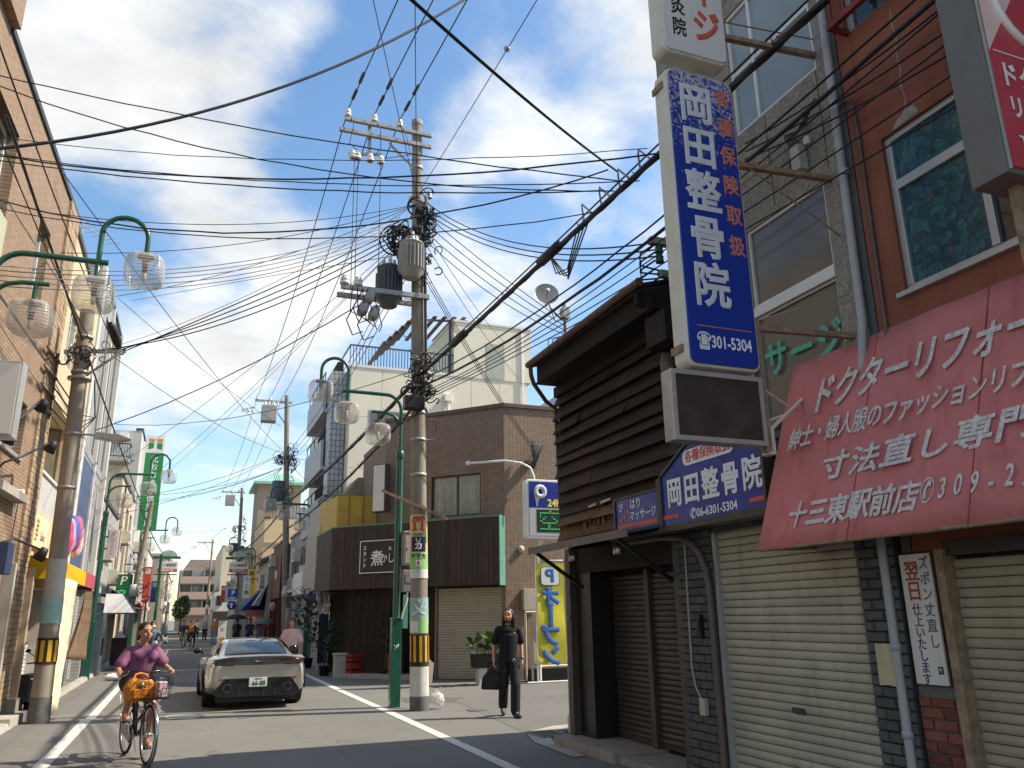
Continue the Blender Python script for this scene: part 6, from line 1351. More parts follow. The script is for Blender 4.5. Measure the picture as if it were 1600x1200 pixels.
# ---- bicycles
M_chrome = mat('bicycle chrome', (.55, .55, .54), .2, .08, 8, metal=1.0); M_bkframe = mat('black bicycle enamel', (.012, .012, .014), .25, .1, spec=.6)
def make_bike(label, loc, rz, fr_m=M_bkframe, group=None, detail=True):
    t = thing('bicycle', label, 'bicycle', loc, rz, group); WB = 1.04; r = .335
    for x in (0, WB):
        w = MB().ring((x, 0, r), (0, 1, 0), r-.018, .018, 40, 8).build('wheel', M_tyre, t, local=True)
        MB().ring((x, 0, r), (0, 1, 0), r-.040, .009, 40, 6).build('rim', M_chrome, w, local=True)
        MB().lathe([(0, -.05), (.02, -.05), (.022, 0), (.02, .05), (0, .05)], (x, 0, r), 10, (0, 1, 0)).build('hub', M_chrome, w, local=True)
        if detail:
            for k in range(16):
                a = 2*math.pi*k/16; MB().tube([(x, .03*(1 if k % 2 else -1), r), (x+math.cos(a)*(r-.045), 0, r+math.sin(a)*(r-.045))], .0016, 4, False).build('spoke', M_chrome, w, local=True)
        MB().ring((x, 0, r), (0, 1, 0), r+.022, .022, 22, 5, R(-75) if x else R(-95), R(110) if x else R(60)).build('mudguard', M_chrome if x else fr_m, t, local=True)
    f = MB().tube([(.47, 0, .28), (.36, 0, .70)], .017, 8).tube([(.47, 0, .28), (.70, 0, .36), (.93, 0, .76)], .022, 8).tube([(.43, 0, .42), (.66, 0, .52), (.91, 0, .82)], .016, 8).tube([(.90, 0, .90), (.955, 0, .70)], .021, 8)
    for s_ in (-.06, .06): f.tube([(0, s_, r), (.47, s_*.5, .28)], .011, 6).tube([(0, s_, r), (.385, s_*.4, .62)], .009, 6)
    f.build('frame', fr_m, t, local=True)
    fk = MB().tube([(.955, 0, .70), (.965, 0, .68)], .02, 8)
    for s_ in (-.055, .055): fk.tube([(.96, 0, .69), (.965, s_, .67), (1.0, s_, .48), (WB, s_, r)], .012, 7)
    fk.build('fork', fr_m, t, local=True)
    MB().tube([(.36, 0, .70), (.335, 0, .80)], .013, 7).build('seat_post', M_chrome, t, local=True)
    MB().prism([(.18, -.10, .80), (.22, -.115, .82), (.32, -.06, .825), (.46, -.02, .82), (.46, .02, .82), (.32, .06, .825), (.22, .115, .82), (.18, .10, .80)], (0, 0, 0), (0, 0, .06)).build('saddle', M_black, t, .02, local=True)
    MB().tube([(.90, 0, .90), (.885, 0, .99), (.90, 0, 1.03)], .014, 7).tube([(.62, -.28, 1.01), (.74, -.275, 1.03), (.86, -.18, 1.055), (.90, 0, 1.035), (.86, .18, 1.055), (.74, .275, 1.03), (.62, .28, 1.01)], .011, 8).build('handlebar', M_bkframe, t, local=True)
    for s_ in (-.28, .28): MB().tube([(.60, s_, 1.006), (.71, s_*.985, 1.025)], .018, 8).build('grip', M_black, t, local=True); MB().tube([(.80, s_*.85, 1.045), (.74, s_*.9, 1.0), (.66, s_*.95, .985)], .006, 5).build('brake_lever', M_chrome, t, local=True)
    MB().tube([(.47, -.07, .28), (.47, .07, .28)], .024, 10).ring((.47, -.055, .28), (0, 1, 0), .085, .008, 20, 5).build('crankset', M_chrome, t, local=True)
    MB().tube([(.47, .08, .28), (.50, .09, .12)], .010, 6).build('crank', M_chrome, t, local=True); MB().tube([(.47, -.08, .28), (.44, -.09, .44)], .010, 6).build('crank', M_chrome, t, local=True)
    MB().box(.45, .55, .09, .18, .105, .128).build('pedal', M_black, t, .004, local=True); MB().box(.39, .49, -.18, -.09, .43, .453).build('pedal', M_black, t, .004, local=True)
    MB().prism([(.02, -.075, .28), (.45, -.075, .19), (.58, -.075, .28), (.45, -.075, .38), (.02, -.075, .38)], (0, 0, 0), (0, .02, 0)).build('chain_guard', fr_m, t, .008, local=True)
    rk = MB()
    for s_ in (-.06, 0, .06): rk.tube([(-.28, s_, .72), (.26, s_, .72)], .005, 5)
    for s_ in (-.065, .065): rk.tube([(-.05, s_, .72), (0, s_, r)], .005, 5).tube([(-.28, s_, .72), (0, s_, r)], .005, 5)
    rk.tube([(-.28, -.06, .72), (-.28, .06, .72)], .005, 5); rk.build('rear_rack', M_chrome, t, local=True)
    MB().tube([(0, .07, r), (-.12, .16, .02), (-.16, .18, .01)], .008, 6).build('kickstand', M_chrome, t, local=True)
    bk = MB(); x0, x1, y0, y1, z0, z1 = .98, 1.27, -.17, .17, .74, .98
    def q(x, y, z):    # basket tapers towards the floor
        k = .82+.18*(z-z0)/(z1-z0); return (1.1+(x-1.1)*k, y*k, z)
    for k in range(7):
        yy = y0+(y1-y0)*k/6; bk.tube([q(x0, yy, z1), q(x0, yy, z0), q(x1, yy, z0), q(x1, yy, z1)], .0032, 4)
    for k in range(6): xx = x0+(x1-x0)*k/5; bk.tube([q(xx, y0, z1), q(xx, y0, z0), q(xx, y1, z0), q(xx, y1, z1)], .0032, 4)
    for k in range(5): zz_ = z0+(z1-z0)*k/4; bk.tube([q(x0, y0, zz_), q(x1, y0, zz_), q(x1, y1, zz_), q(x0, y1, zz_), q(x0, y0, zz_)], .0035 if k < 4 else .007, 5)
    bk.build('basket', M_bkframe, t, local=True)
    MB().lathe([(0, .0), (.035, 0), (.04, .04), (.03, .07), (0, .075)], (1.0, -.10, .62), 12, (1, 0, 0)).build('headlamp', M_chrome, t, local=True)
    return t
BX, BY, BR = -.56, 12.22, R(-74)
bike = make_bike('black city bicycle with front basket ridden by the woman in purple', (BX, BY, 0), BR)
# rider: her facing (-Y local) is the bicycle's +X, so turn by 90 degrees and write joints as (lateral, -forward, up)
def B(fwd, lat, z): return (lat, -fwd, z)      # lat > 0 = rider's left
J2 = dict(head=B(.42, .0, 1.50), neck=B(.37, 0, 1.34), chest=B(.35, 0, 1.18), pelvis=B(.27, 0, .90), shL=B(.36, .17, 1.28), shR=B(.36, -.17, 1.28), elL=B(.43, .285, 1.07), elR=B(.41, -.275, 1.06), wrL=B(.60, .31, 1.035), wrR=B(.60, -.30, 1.035),
          hdL=B(1, -.15, -.05), hdR=B(1, .15, -.05), hpL=(0, 0, -1), hpR=(0, 0, -1), curlL=1.15, curlR=1.15, hipL=B(.27, .10, .88), hipR=B(.27, -.10, .88), knL=B(.60, .14, .60), knR=B(.66, -.15, .80), anL=B(.46, .135, .21), anR=B(.40, -.135, .53), toL=B(.58, .14, .155), toR=B(.53, -.14, .475), face=(.30, -1, .02))
M_purple = mat('plum purple blouse', (.26, .095, .19), .8, .22, 8, .35, 30, grain=(10, 10, 6)); M_shorts = mat('black shorts', (.012, .012, .014), .85, .2, 12); M_sandal = mat('floral sandal', (.42, .20, .14), .6, .4, 40)
rider, rb, Pr = make_person('woman in a plum purple blouse and black shorts riding a bicycle towards the viewer', (BX, BY, 0), BR+math.pi/2, J2, dict(skin=SKIN2, shirt=M_purple, pants=M_shorts, shoe=M_sandal, hair=HAIRB, tail=True, leg=.70, sleeve=.70, cuff=.078, hem=.07, girth=1.14, bust=True, boot=False, top_name='blouse', bottom_name='shorts'))
t = thing('shoulder_bag', 'orange quilted bag hanging in front of the woman at the bicycle basket', 'bag', (BX, BY, 0), BR)
o_ = MB().prism([(.90, -.30, .72), (.90, .04, .70), (.90, .06, .86), (.90, -.02, .97), (.90, -.24, .98), (.90, -.32, .88)], (0, 0, 0), (.14, 0, 0)).build('bag_body', mat('orange quilted nylon', (.55, .19, .015), .5, .12, 6, .3, 20), t, .035, local=True)
MB().tube([(.97, -.22, .96), (.95, -.19, 1.02), (.93, -.13, 1.03), (.95, -.07, 1.01), (.97, -.04, .95)], .014, 6).build('handle', mat('orange quilted nylon', (.55, .19, .015)), t, local=True)
MB().box(1.03, 1.06, -.24, -.04, .745, .86).build('front_pocket', mat('dark orange nylon', (.46, .14, .01), .5, .12, 6), t, .014, local=True)
MB().lathe([(0, .0), (.03, 0), (.03, .006), (0, .008)], (1.055, -.13, .90), 10, (1, 0, 0)).build('emblem', M_alu, t, local=True)
for yy in (-.26, -.17, -.08): MB().tube([(1.045, yy, .73), (1.05, yy, .95)], .004, 4).build('stitching', mat('dark orange nylon', (.46, .14, .01)), t, local=True)
t = thing('parcel', 'pink and white packet lying in the bicycle basket', 'packet', (BX, BY, 0), BR); MB().box(1.02, 1.2, .03, .13, .755, .93).build('packet', mat('pink white packet', (.62, .42, .46), .5, .35, 14), t, .01, local=True)
t = thing('water_bottle', 'pink and clear bottle in the bicycle frame', 'bottle', (BX, BY, 0), BR); MB().lathe([(0, 0), (.035, 0), (.035, .15), (.018, .18), (.018, .21), (0, .21)], (.60, .04, .44), 12).build('bottle', mat('pink bottle', (.55, .12, .25), .2, .3, 9), t, local=True)

# ---- people further up the street (simpler surfaces, same build)
def standing(step=.0, face=(0, -1, 0), arm=0.0):
    return dict(head=(0, -.01, 1.53), neck=(0, 0, 1.38), chest=(0, 0, 1.22), pelvis=(0, .01, .92), shL=(.165, 0, 1.32), shR=(-.165, 0, 1.32), elL=(.22, .03, 1.08), elR=(-.22, .03, 1.08) if not arm else (-.20, -.12, 1.14), wrL=(.22, -.05, .85), wrR=(-.22, -.05, .85) if not arm else (-.12, -.24, 1.32),
                hdL=(0, -.1, -1), hdR=(0, -.1, -1) if not arm else (0, 0, 1), hpL=(-1, 0, 0), hpR=(1, 0, 0), hipL=(.09, 0, .87), hipR=(-.09, 0, .87), knL=(.09, -step*.5, .48), knR=(-.09, step*.2, .48), anL=(.09, -step*.5, .09), anR=(-.09, step, .11), toL=(.10, -step*.5-.15, .04), toR=(-.10, step-.15, .04), face=face)
def cloth(n, c): return mat(n, c, .85, .15, 8)
def far(label, x, y, rz, shirt, pants, hair=HAIRK, step=.12, arm=0, group=None, **k):
    t, b_, P = make_person(label, (x, y, 0), rz, standing(step, arm=arm), dict(skin=SKIN2, shirt=shirt, pants=pants, shoe=M_black, hair=hair, leg=1.9, knr=.07, anr=.06, **k), .022, detail=False, group=group)
    return t, P
GP = 'people walking far up the street'
far('man in an ochre shirt, blue jeans and pale cap walking away, far up the street', 1.96, 60, math.pi, cloth('ochre shirt', (.40, .22, .07)), cloth('light blue jeans', (.20, .28, .38)), cloth('white cap', (.7, .7, .68)), .2, group=GP, hair_name='cap')
far('person in a grey top and black trousers standing far up the street', 1.62, 70, 0, cloth('grey top', (.30, .31, .33)), cloth('black trousers', (.02, .02, .025)), cloth('white cap', (.7, .7, .68)), .1, group=GP, hair_name='cap')
far('person in white behind the grey-topped walker, far up the street', 1.15, 78, 0, cloth('white shirt', (.62, .62, .60)), cloth('black trousers', (.02, .02, .025)), HAIRK, .1, group=GP)
far('person in a dark jacket at the right-hand shops behind the car roof', 3.28, 46, R(-15), cloth('navy print shirt', (.03, .05, .11)), cloth('black trousers', (.02, .02, .025)), HAIRK, .1, group=GP)
def umbrella(label, x, y, z, r, m, m2):
    t = thing('umbrella', label, 'umbrella', (x, y, z))
    n_ = 8; mb = MB(); prof = [(0.02, .27), (r*.35, .25), (r*.65, .18), (r*.88, .09), (r, 0.0)]
    for q, (rr, zz_) in enumerate(prof):
        for k in range(16):
            a = 2*math.pi*k/16; rk = rr*(1 if k % 2 == 0 else .95); mb.v.append(Vector((rk*math.cos(a), rk*math.sin(a), zz_)))
    for q in range(4):
        for k in range(16): mb.f.append([q*16+k, q*16+(k+1) % 16, q*16+16+(k+1) % 16, q*16+16+k]); mb.sm.append(True)
    mb.build('canopy', m, t, local=True)
    MB().tube([(0, 0, .30), (0, 0, -.62)], .008, 6).build('shaft', M_alu, t, local=True)
    for k in range(8): a = 2*math.pi*k/8; MB().tube([(0.02*math.cos(a), .02*math.sin(a), .255), (r*.65*math.cos(a), r*.65*math.sin(a), .172), (r*math.cos(a), r*math.sin(a), -.004)], .004, 4).build('rib', M_alu, t, local=True)
    return t
far('woman in black with a pale sash walking under the black umbrella', 2.62, 46, R(-10), cloth('black dress top', (.02, .02, .022)), cloth('black trousers', (.02, .02, .025)), HAIRK, .15, 1, group=GP)
umbrella('black umbrella held over the woman with the pale sash', 2.55, 45.75, 1.62, .58, cloth('black umbrella cloth', (.018, .019, .022)), None)
far('woman in a grey dress walking under the grey-topped parasol', 3.5, 43, R(-10), cloth('grey dress top', (.20, .21, .24)), cloth('grey skirt', (.15, .16, .18)), HAIRB, .15, 1, group=GP)
umbrella('dark parasol with a silvery top over the woman in grey', 3.66, 42.8, 1.40, .60, cloth('silver grey umbrella cloth', (.14, .145, .15)), None)
far('person in red behind the parasol near the blue awning', 3.9, 45, R(-20), cloth('red top', (.33, .03, .03)), cloth('black trousers', (.02, .02, .025)), HAIRK, .1, group=GP)
far('woman in a pale pink blouse behind the right side of the car', 2.62, 22.2, R(-12), cloth('pale pink blouse', (.56, .38, .37)), cloth('black trousers', (.02, .02, .025)), mat('light brown hair', (.06, .03, .018), .5, .3, 30), .1, sleeve=.95, cuff=.10, girth=1.05)
J3 = {k: v for k, v in J2.items()}
GB = 'cyclists far up the street'
bk2 = make_bike('dark bicycle ridden by the person in black with an orange bag', (.42, 50.4, 0), R(-84), group=GB, detail=False)
make_person('cyclist in black with an orange bag riding towards the viewer far up the street', (.42, 50.4, 0), R(6), J3, dict(skin=SKIN2, shirt=cloth('black dress top', (.02, .02, .022)), pants=cloth('black trousers', (.02, .02, .025)), shoe=M_black, hair=HAIRK, leg=1.85, girth=1.1), .022, GB, False)
t = thing('shoulder_bag', 'orange bag on the chest of the far cyclist in black', 'bag', (.42, 50.4, 0), R(-84)); MB().box(.50, .60, -.15, .12, .95, 1.32).build('bag_body', mat('orange quilted nylon', (.55, .19, .015)), t, .03, local=True)
make_bike('dark bicycle of the cyclist at the left, second in line', (.02, 54.5, 0), R(-86), group=GB, detail=False)
make_person('second far cyclist in a dark top, just left of the one with orange bag', (.02, 54.5, 0), R(4), J3, dict(skin=SKIN2, shirt=cloth('charcoal top', (.05, .05, .055)), pants=cloth('beige trousers', (.35, .31, .24)), shoe=M_black, hair=HAIRK, leg=1.85), .022, GB, False)
# motor scooter with helmeted rider
sc = thing('motor_scooter', 'dark red motor scooter behind the cycling woman', 'scooter', (-.98, 30.6, 0), R(-80))
for x in (0, 1.22): w_ = MB().ring((x, 0, .25), (0, 1, 0), .19, .06, 24, 8).build('wheel', M_tyre, sc, local=True); MB().lathe([(0, -.04), (.13, -.04), (.13, .04), (0, .04)], (x, 0, .25), 14, (0, 1, 0)).build('rim', M_alu, w_, local=True)
M_scr = mat('dark red scooter plastic', (.16, .015, .015), .3, .1)
MB().prism([(-.2, -.14, .35), (.45, -.14, .32), (.5, -.14, .62), (-.25, -.14, .72)], (0, 0, 0), (0, .28, 0)).build('tail_body', M_scr, sc, .04, local=True); MB().prism([(.45, -.16, .26), (.95, -.16, .26), (.95, -.16, .33), (.45, -.16, .33)], (0, 0, 0), (0, .32, 0)).build('footboard', M_black, sc, .01, local=True)
MB().prism([(.95, -.17, .28), (1.08, -.17, .3), (1.0, -.13, .88), (.92, -.13, .88)], (0, 0, 0), (0, .32, 0)).build('leg_shield', M_scr, sc, .03, local=True); MB().box(-.2, .46, -.13, .13, .72, .80).build('seat', M_black, sc, .03, local=True)
MB().tube([(.88, -.33, .98), (.96, 0, 1.0), (.88, .33, .98)], .016, 7).build('handlebar', M_black, sc, local=True); MB().ell((1.0, 0, .93), (.08, .10, .09), 12, 8).build('headlamp', M_alu, sc, local=True); MB().tube([(1.0, 0, .85), (1.22, 0, .25)], .035, 8).build('fork', M_black, sc, local=True)
for s_ in (-.3, .3): MB().ell((.92, s_*1.1, 1.14), (.015, .06, .04), 10, 6).build('mirror', M_black, sc, local=True)
J4 = dict(head=B(.32, 0, 1.50), neck=B(.28, 0, 1.35), chest=B(.25, 0, 1.18), pelvis=B(.18, 0, .86), shL=B(.27, .175, 1.28), shR=B(.27, -.175, 1.28), elL=B(.45, .30, 1.10), elR=B(.45, -.30, 1.10), wrL=B(.76, .31, 1.0), wrR=B(.76, -.31, 1.0), hdL=B(1, 0, -.1), hdR=B(1, 0, -.1), hpL=(0, 0, -1), hpR=(0, 0, -1), hipL=B(.2, .1, .84), hipR=B(.2, -.1, .84), knL=B(.62, .15, .72), knR=B(.62, -.15, .72), anL=B(.68, .12, .40), anR=B(.68, -.12, .40), toL=B(.84, .12, .37), toR=B(.84, -.12, .37), face=(0, -1, 0))
sr, sb, Ps = make_person('scooter rider in blue grey jacket, dark helmet and white mask', (-.98, 30.6, 0), R(10), J4, dict(skin=SKIN2, shirt=cloth('blue grey jacket', (.10, .13, .19)), pants=cloth('black trousers', (.02, .02, .025)), shoe=M_black, hair=mat('navy helmet', (.03, .035, .06), .25), leg=1.9, sleeve=1.9, girth=1.1, hair_name='helmet'), .022, None, False)
MB().ell(Ps(0, .07, -.055), (.06, .04, .05), 10, 8).build('face_mask', M_print_w, sr, local=True)
# ------------------------------------------------------------------ left row: sunlit brown tiled building
LR = math.atan2(5.45, .19)          # its wall runs almost along the street; local x = along the wall, -y = outward
b = thing('tiled_apartment', 'sunlit tan tiled building with deep windows at the far left edge', 'building', (-2.96, 11.15, 0), LR)
M_tan = tile_mat('tan long tile', (.30, .205, .14), (.36, .25, .17), (.165, .115, .08), .24, .062, 'XZ', LR, .75, .008, .5, .5, .3)
M_tanr = tile_mat('tan long tile return', (.30, .205, .14), (.36, .25, .17), (.165, .115, .08), .24, .062, 'YZ', LR, .75, .008, .5, .5, .3)
wall_l(-5.2, 5.0, 0, .3, 2.6, 9.6, [(-1.6, 1.25, 7.25, 8.62), (3.12, 3.98, 7.0, 8.3), (2.2, 4.25, 4.3, 5.2), (-1.0, 2.0, 4.3, 5.2)]).build('wall', M_tan, b, local=True)
MB().box(-5.2, 5.9, .3, 6, 0, 9.55).build('wall', M_tanr, b, local=True)
MB().box(-5.2, .05, -.12, 6, 9.6, 10.35).build('parapet', M_tan, b, local=True)
MB().box(.05, 6.0, -.04, 6, 9.55, 9.66).build('coping', M_alud, b, .01, local=True)
M_pier = mat('tan pier brick', (.36, .26, .17), .8, .18, 8, .4, 60, per=.16)
MB().box(5.0, 5.95, -.02, .3, 0, 9.55).build('mortar', mat('pale mortar', (.30, .24, .17), .9, .15, 10), b, local=True)
pm = {}
for row in range(100):          # corner column of stacked bricks, each piece separate
    z = .02+row*.0955
    for q in range(3):
        L = .30; x0 = 5.01+q*.312+(0 if row % 2 else 0)
        if 'm' not in pm: pm['m'] = MB().box(0, L, -.045, -.02, 0, .086).mesh('brick'); pm['m'].materials.append(M_pier)
        o = bpy.data.objects.new('brick', pm['m']); COL.objects.link(o); o.parent = b; o.location = (x0, rng.uniform(-.006, .004), z)
def win_local(x0, x1, z0, z1, fr, gl, y, mull=(), name='window', w=.05):
    f = MB().box(x0, x1, y, y+.06, z0, z0+w).box(x0, x1, y, y+.06, z1-w, z1).box(x0, x0+w, y, y+.06, z0+w, z1-w).box(x1-w, x1, y, y+.06, z0+w, z1-w)
    for q in mull: f.box(q-w/2, q+w/2, y+.004, y+.056, z0+w, z1-w)
    f = f.build(name, fr, b, local=True); xs = [x0+w, *mull, x1-w]
    for i in range(len(xs)-1): MB().box(xs[i]+.003, xs[i+1]-.003, y+.03, y+.036, z0+w, z1-w).build('pane', gl, f, local=True)
    return f
G_dk = glass_mat('dark pane', (.03, .05, .05)); G_sky = glass_mat('sky pane', (.22, .26, .28), .08, .8, .3, .2)
win_local(-1.6, 1.25, 7.25, 8.62, M_whitealu, G_dk, .16, (-.6, .3)); win_local(3.12, 3.98, 7.0, 8.3, M_whitealu, G_sky, .14, (3.55,)); win_local(2.2, 4.25, 4.3, 5.2, M_alu, G_sky, .14, (2.9, 3.6)); win_local(-1.0, 2.0, 4.3, 5.2, M_alu, G_dk, .14, (.5,))
MB().box(-1.6, 1.3, -.02, .14, 6.35, 7.24).build('spandrel_panel', mat('pale green panel', (.40, .42, .30), .6, .08), b, local=True)
MB().box(2.15, 4.3, -.05, .16, 4.24, 4.298).build('sill', M_alu, b, local=True)
MB().box(-5.2, 5.0, .12, .3, 0, 2.6).build('shopfront', mat('grey brown shopfront', (.20, .15, .11), .7, .2, 3), b, local=True)
MB().box(4.9, 5.0, -.06, .12, 0, 2.62).build('pilaster', M_conc, b, .01, local=True); MB().box(5.9, 6.02, -.16, .2, 0, 2.6).build('pilaster', mat('tan plaster', (.36, .28, .20), .8, .15, 3), b, .01, local=True)
MB().box(2.6, 4.3, -.2, .1, 3.55, 3.68).build('canopy_slab', M_conc, b, local=True)
MB().box(4.7, 6.1, -.35, .1, 0, .16).build('doorstep', M_conc, b, .01, local=True); MB().box(5.6, 6.3, -.2, .15, .16, .38).build('doorstep', mat('grey block', (.25, .23, .2), .8), b, .01, local=True)
# things mounted on it
t = thing('lightbox_sign', 'blank grey light-box sign projecting at the far left of the frame', 'sign', (-2.96, 11.15, 0), LR)
MB().box(1.15, 1.42, -.55, -.05, 4.05, 5.12).build('case', M_alu, t, .01, local=True); MB().box(1.138, 1.15, -.52, -.08, 4.09, 5.08).build('face', mat('pale grey acrylic', (.62, .62, .60)), t, local=True)
for z in (4.3, 4.9): MB().box(1.2, 1.26, -.05, 0, z, z+.05).build('bracket', M_alud, t, local=True)
def spot(x0, z0, x1, z1, out, label):
    t = thing('spotlight', label, 'spotlight', (-2.96, 11.15, 0), LR)
    MB().tube([(x0, 0, z0), (x0+.05, -.08, z0+.15), (x0+.15, -out*.6, z0+.28), (x1, -out, z1)], .018, 7).build('arm', M_black, t, local=True)
    MB().lathe([(0, -.10), (.06, -.09), (.10, .10), (.095, .10), (.06, .03), (0, .02)], (x1+.02, -out-.02, z1-.06), 14, (.25, .45, -.85)).build('lamp_housing', M_black, t, local=True)
    MB().lathe([(0, .085), (.092, .085), (.092, .09), (0, .092)], (x1+.02, -out-.02, z1-.06), 14, (.25, .45, -.85)).build('lens', mat('lamp lens', (.5, .5, .48), .1), t, local=True)
spot(1.9, 4.1, 2.75, 4.95, .5, 'black arm spotlight on the tan wall, upper of two'); spot(2.9, 3.85, 3.85, 4.52, .5, 'black arm spotlight on the tan wall, lower of two'); spot(1.5, 4.0, 1.8, 4.25, .35, 'black spotlight tucked under the grey light box'); spot(3.0, 2.6, 4.05, 2.78, .55, 'chrome-faced spotlight on an arm beside the yellow awning')
t = thing('blue_sign', 'dark blue box sign cropped by the left edge above the kerb', 'sign', (-2.96, 11.15, 0), LR); MB().box(2.05, 2.40, -.52, -.08, 2.30, 2.74).build('case', mat('dark blue enamel', (.03, .045, .10), .5), t, .01, local=True); MB().box(2.2, 2.25, -.08, 0, 2.5, 2.55).build('bracket', M_alud, t, local=True)
t = thing('cctv_camera', 'small white camera fixed on the tan tiles', 'camera', (-2.96, 11.15, 0), LR); MB().box(4.35, 4.45, -.12, -.0, 3.62, 3.8).build('housing', M_white, t, .02, local=True); MB().tube([(4.4, -.05, 3.62), (4.38, -.03, 2.9), (4.35, -.03, 2.5)], .008, 5).build('cable', M_black, t, local=True)
t = thing('cable_rack', 'rusty cable rack with hoops on the tiled corner column', 'bracket', (-2.96, 11.15, 0), LR)
for z in (5.4, 5.75, 6.1, 6.45): MB().beam((4.7, -.06, z), (5.7, -.1, z), .04, .04).build('rung', M_rust, t, local=True)
MB().beam((5.6, -.08, 5.3), (5.6, -.08, 6.6), .04, .04).build('upright', M_rust, t, local=True)
for k in range(4): MB().tube([(5.5, -.1, 5.5+.2*k), (6.2, -.5, 5.1+.15*k), (6.6, -.7, 5.6), (6.3, -.65, 6.3)], .014, 5).build('cable', M_black, t, local=True)

# ------------------------------------------------------------------ cream house with balcony and yellow awning
LX = -2.80
b = thing('cream_house', 'sunlit cream rendered house with a recessed balcony behind the left utility pole', 'building', (LX, 17.1, 0))
M_crl = mat('cream render', (.56, .46, .30), .85, .08, 1.6, .3, 60, streak=.25, scol=(.34, .26, .16))
def wall_xl(mb, x0, x1, y0, y1, z0, z1, holes): return wall_x(mb, x0, x1, y0, y1, z0, z1, holes)
wall_xl(MB(), LX-.25, LX, 17.1, 22.4, 2.3, 9.5, [(17.55, 20.9, 3.75, 5.95), (18.2, 19.6, 6.9, 8.2)]).build('wall', M_crl, b)
MB().box(LX-7, LX-1.3, 17.1, 22.4, 0, 9.45).box(LX-1.3, LX-.25, 17.1, 17.5, 0, 9.45).box(LX-1.3, LX-.25, 20.95, 22.4, 0, 9.45).build('wall', M_crl, b)
MB().box(LX-1.32, LX-.28, 17.5, 20.95, 5.96, 9.4).build('wall', M_crl, b); MB().box(LX-1.3, LX-.25, 17.5, 20.95, 3.6, 3.74).build('balcony_floor', M_conc, b)
MB().box(LX-.28, LX-.04, 17.56, 20.88, 3.76, 4.45).build('balcony_panel', mat('pale grey balcony', (.45, .46, .47)), b); MB().box(LX-.32, LX, 17.56, 20.88, 4.455, 4.51).build('balcony_rail', M_whitealu, b)
bricks(b, M_pier, mat('pale mortar', (.30, .24, .17)), (LX-.3, 20.80), (-.35, -.02), .9, 3.75, 5.9, .25, .085, .015)
MB().box(LX-1.29, LX-1.24, 17.9, 19.8, 3.8, 5.6).build('balcony_window', M_curt, b)
MB().box(LX-.2, LX+.05, 17.0, 22.5, 9.5, 9.62).build('coping', M_alud, b)
window_x(b, LX-.12, 18.2, 19.6, 6.9, 8.2, M_whitealu, G_sky, .05, (18.9,))
MB().tube([(LX+.04, 17.2, 9.4), (LX+.04, 17.2, .3)], .035, 7).build('downpipe', mat('cream pvc', (.5, .42, .3), .5), b)
MB().box(LX-.4, LX-.02, 17.9, 22.4, 0, .1).build('doorstep', M_conc, b)
M_sred = mat('pinkish shutter', (.33, .17, .15), .5, .1, 3, per=.06)
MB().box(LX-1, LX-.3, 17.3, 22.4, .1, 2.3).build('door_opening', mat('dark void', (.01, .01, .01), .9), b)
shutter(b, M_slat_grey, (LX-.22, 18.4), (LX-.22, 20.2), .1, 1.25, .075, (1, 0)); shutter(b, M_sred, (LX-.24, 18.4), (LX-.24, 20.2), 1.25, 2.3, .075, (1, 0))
MB().box(LX-.25, LX-.03, 18.05, 18.32, .1, 2.3).build('door_post', mat('pale timber', (.40, .27, .14), .7, .15, 4, grain=(9, 9, .8)), b, .006); MB().box(LX-.25, LX-.03, 20.2, 22.4, .1, 2.3).build('shop_wall', mat('pale grey plaster', (.45, .44, .41), .8, .1), b)
t = thing('yellow_awning', 'yellow canvas awning with a red end section over the left shopfront', 'awning', (LX, 17.4, 2.3))
M_ya = mat('sunny yellow canvas', (.66, .40, .02), .7, .06, 2, .1, 90, spec=.2, streak=.15, scol=(.45, .25, .05))
def awn(y0, y1, m, d=.62):
    MB().prism([(LX, y0, 2.85), (LX+d, y0, 2.74), (LX+d, y0, 2.42), (LX+d-.02, y0, 2.42), (LX+d-.02, y0, 2.72), (LX, y0, 2.82)], (0, 0, 0), (0, y1-y0, 0)).build('canvas', m, t)
    for y in (y0, y1-.015): MB().prism([(LX, y, 2.85), (LX+d, y, 2.74), (LX+d, y, 2.42), (LX, y, 2.42)], (0, 0, 0), (0, .015, 0)).build('end_flap', m, t)
awn(17.35, 21.2, M_ya); awn(21.22, 23.3, mat('faded pink red canvas', (.42, .07, .10), .7, .1))
t = thing('shop_sign', 'white shop panel with yellow grape pattern on the cream house', 'sign', (LX, 17.8, 3))
MB().box(LX+.003, LX+.05, 17.35, 18.95, 3.0, 3.62).build('panel', mat('cream sign panel', (.70, .64, .48), .6, .05), t)
text('Salon', 'lettering', mat('brown script', (.22, .15, .08), .6), t, (LX+.054, 18.35, 3.25), (0, 1, 0), UZ, .24, 1, 0, shear=.2)
for k in range(14): MB().lathe([(0, 0), (.045, 0), (.045, .006), (0, .008)], (LX+.05, 17.55+.09*(k % 3)+.04*(k//3 % 2), 3.52-.085*(k//3)), 8, (1, 0, 0)).build('grape_mark', mat('gold print', (.5, .36, .05), .6), t)
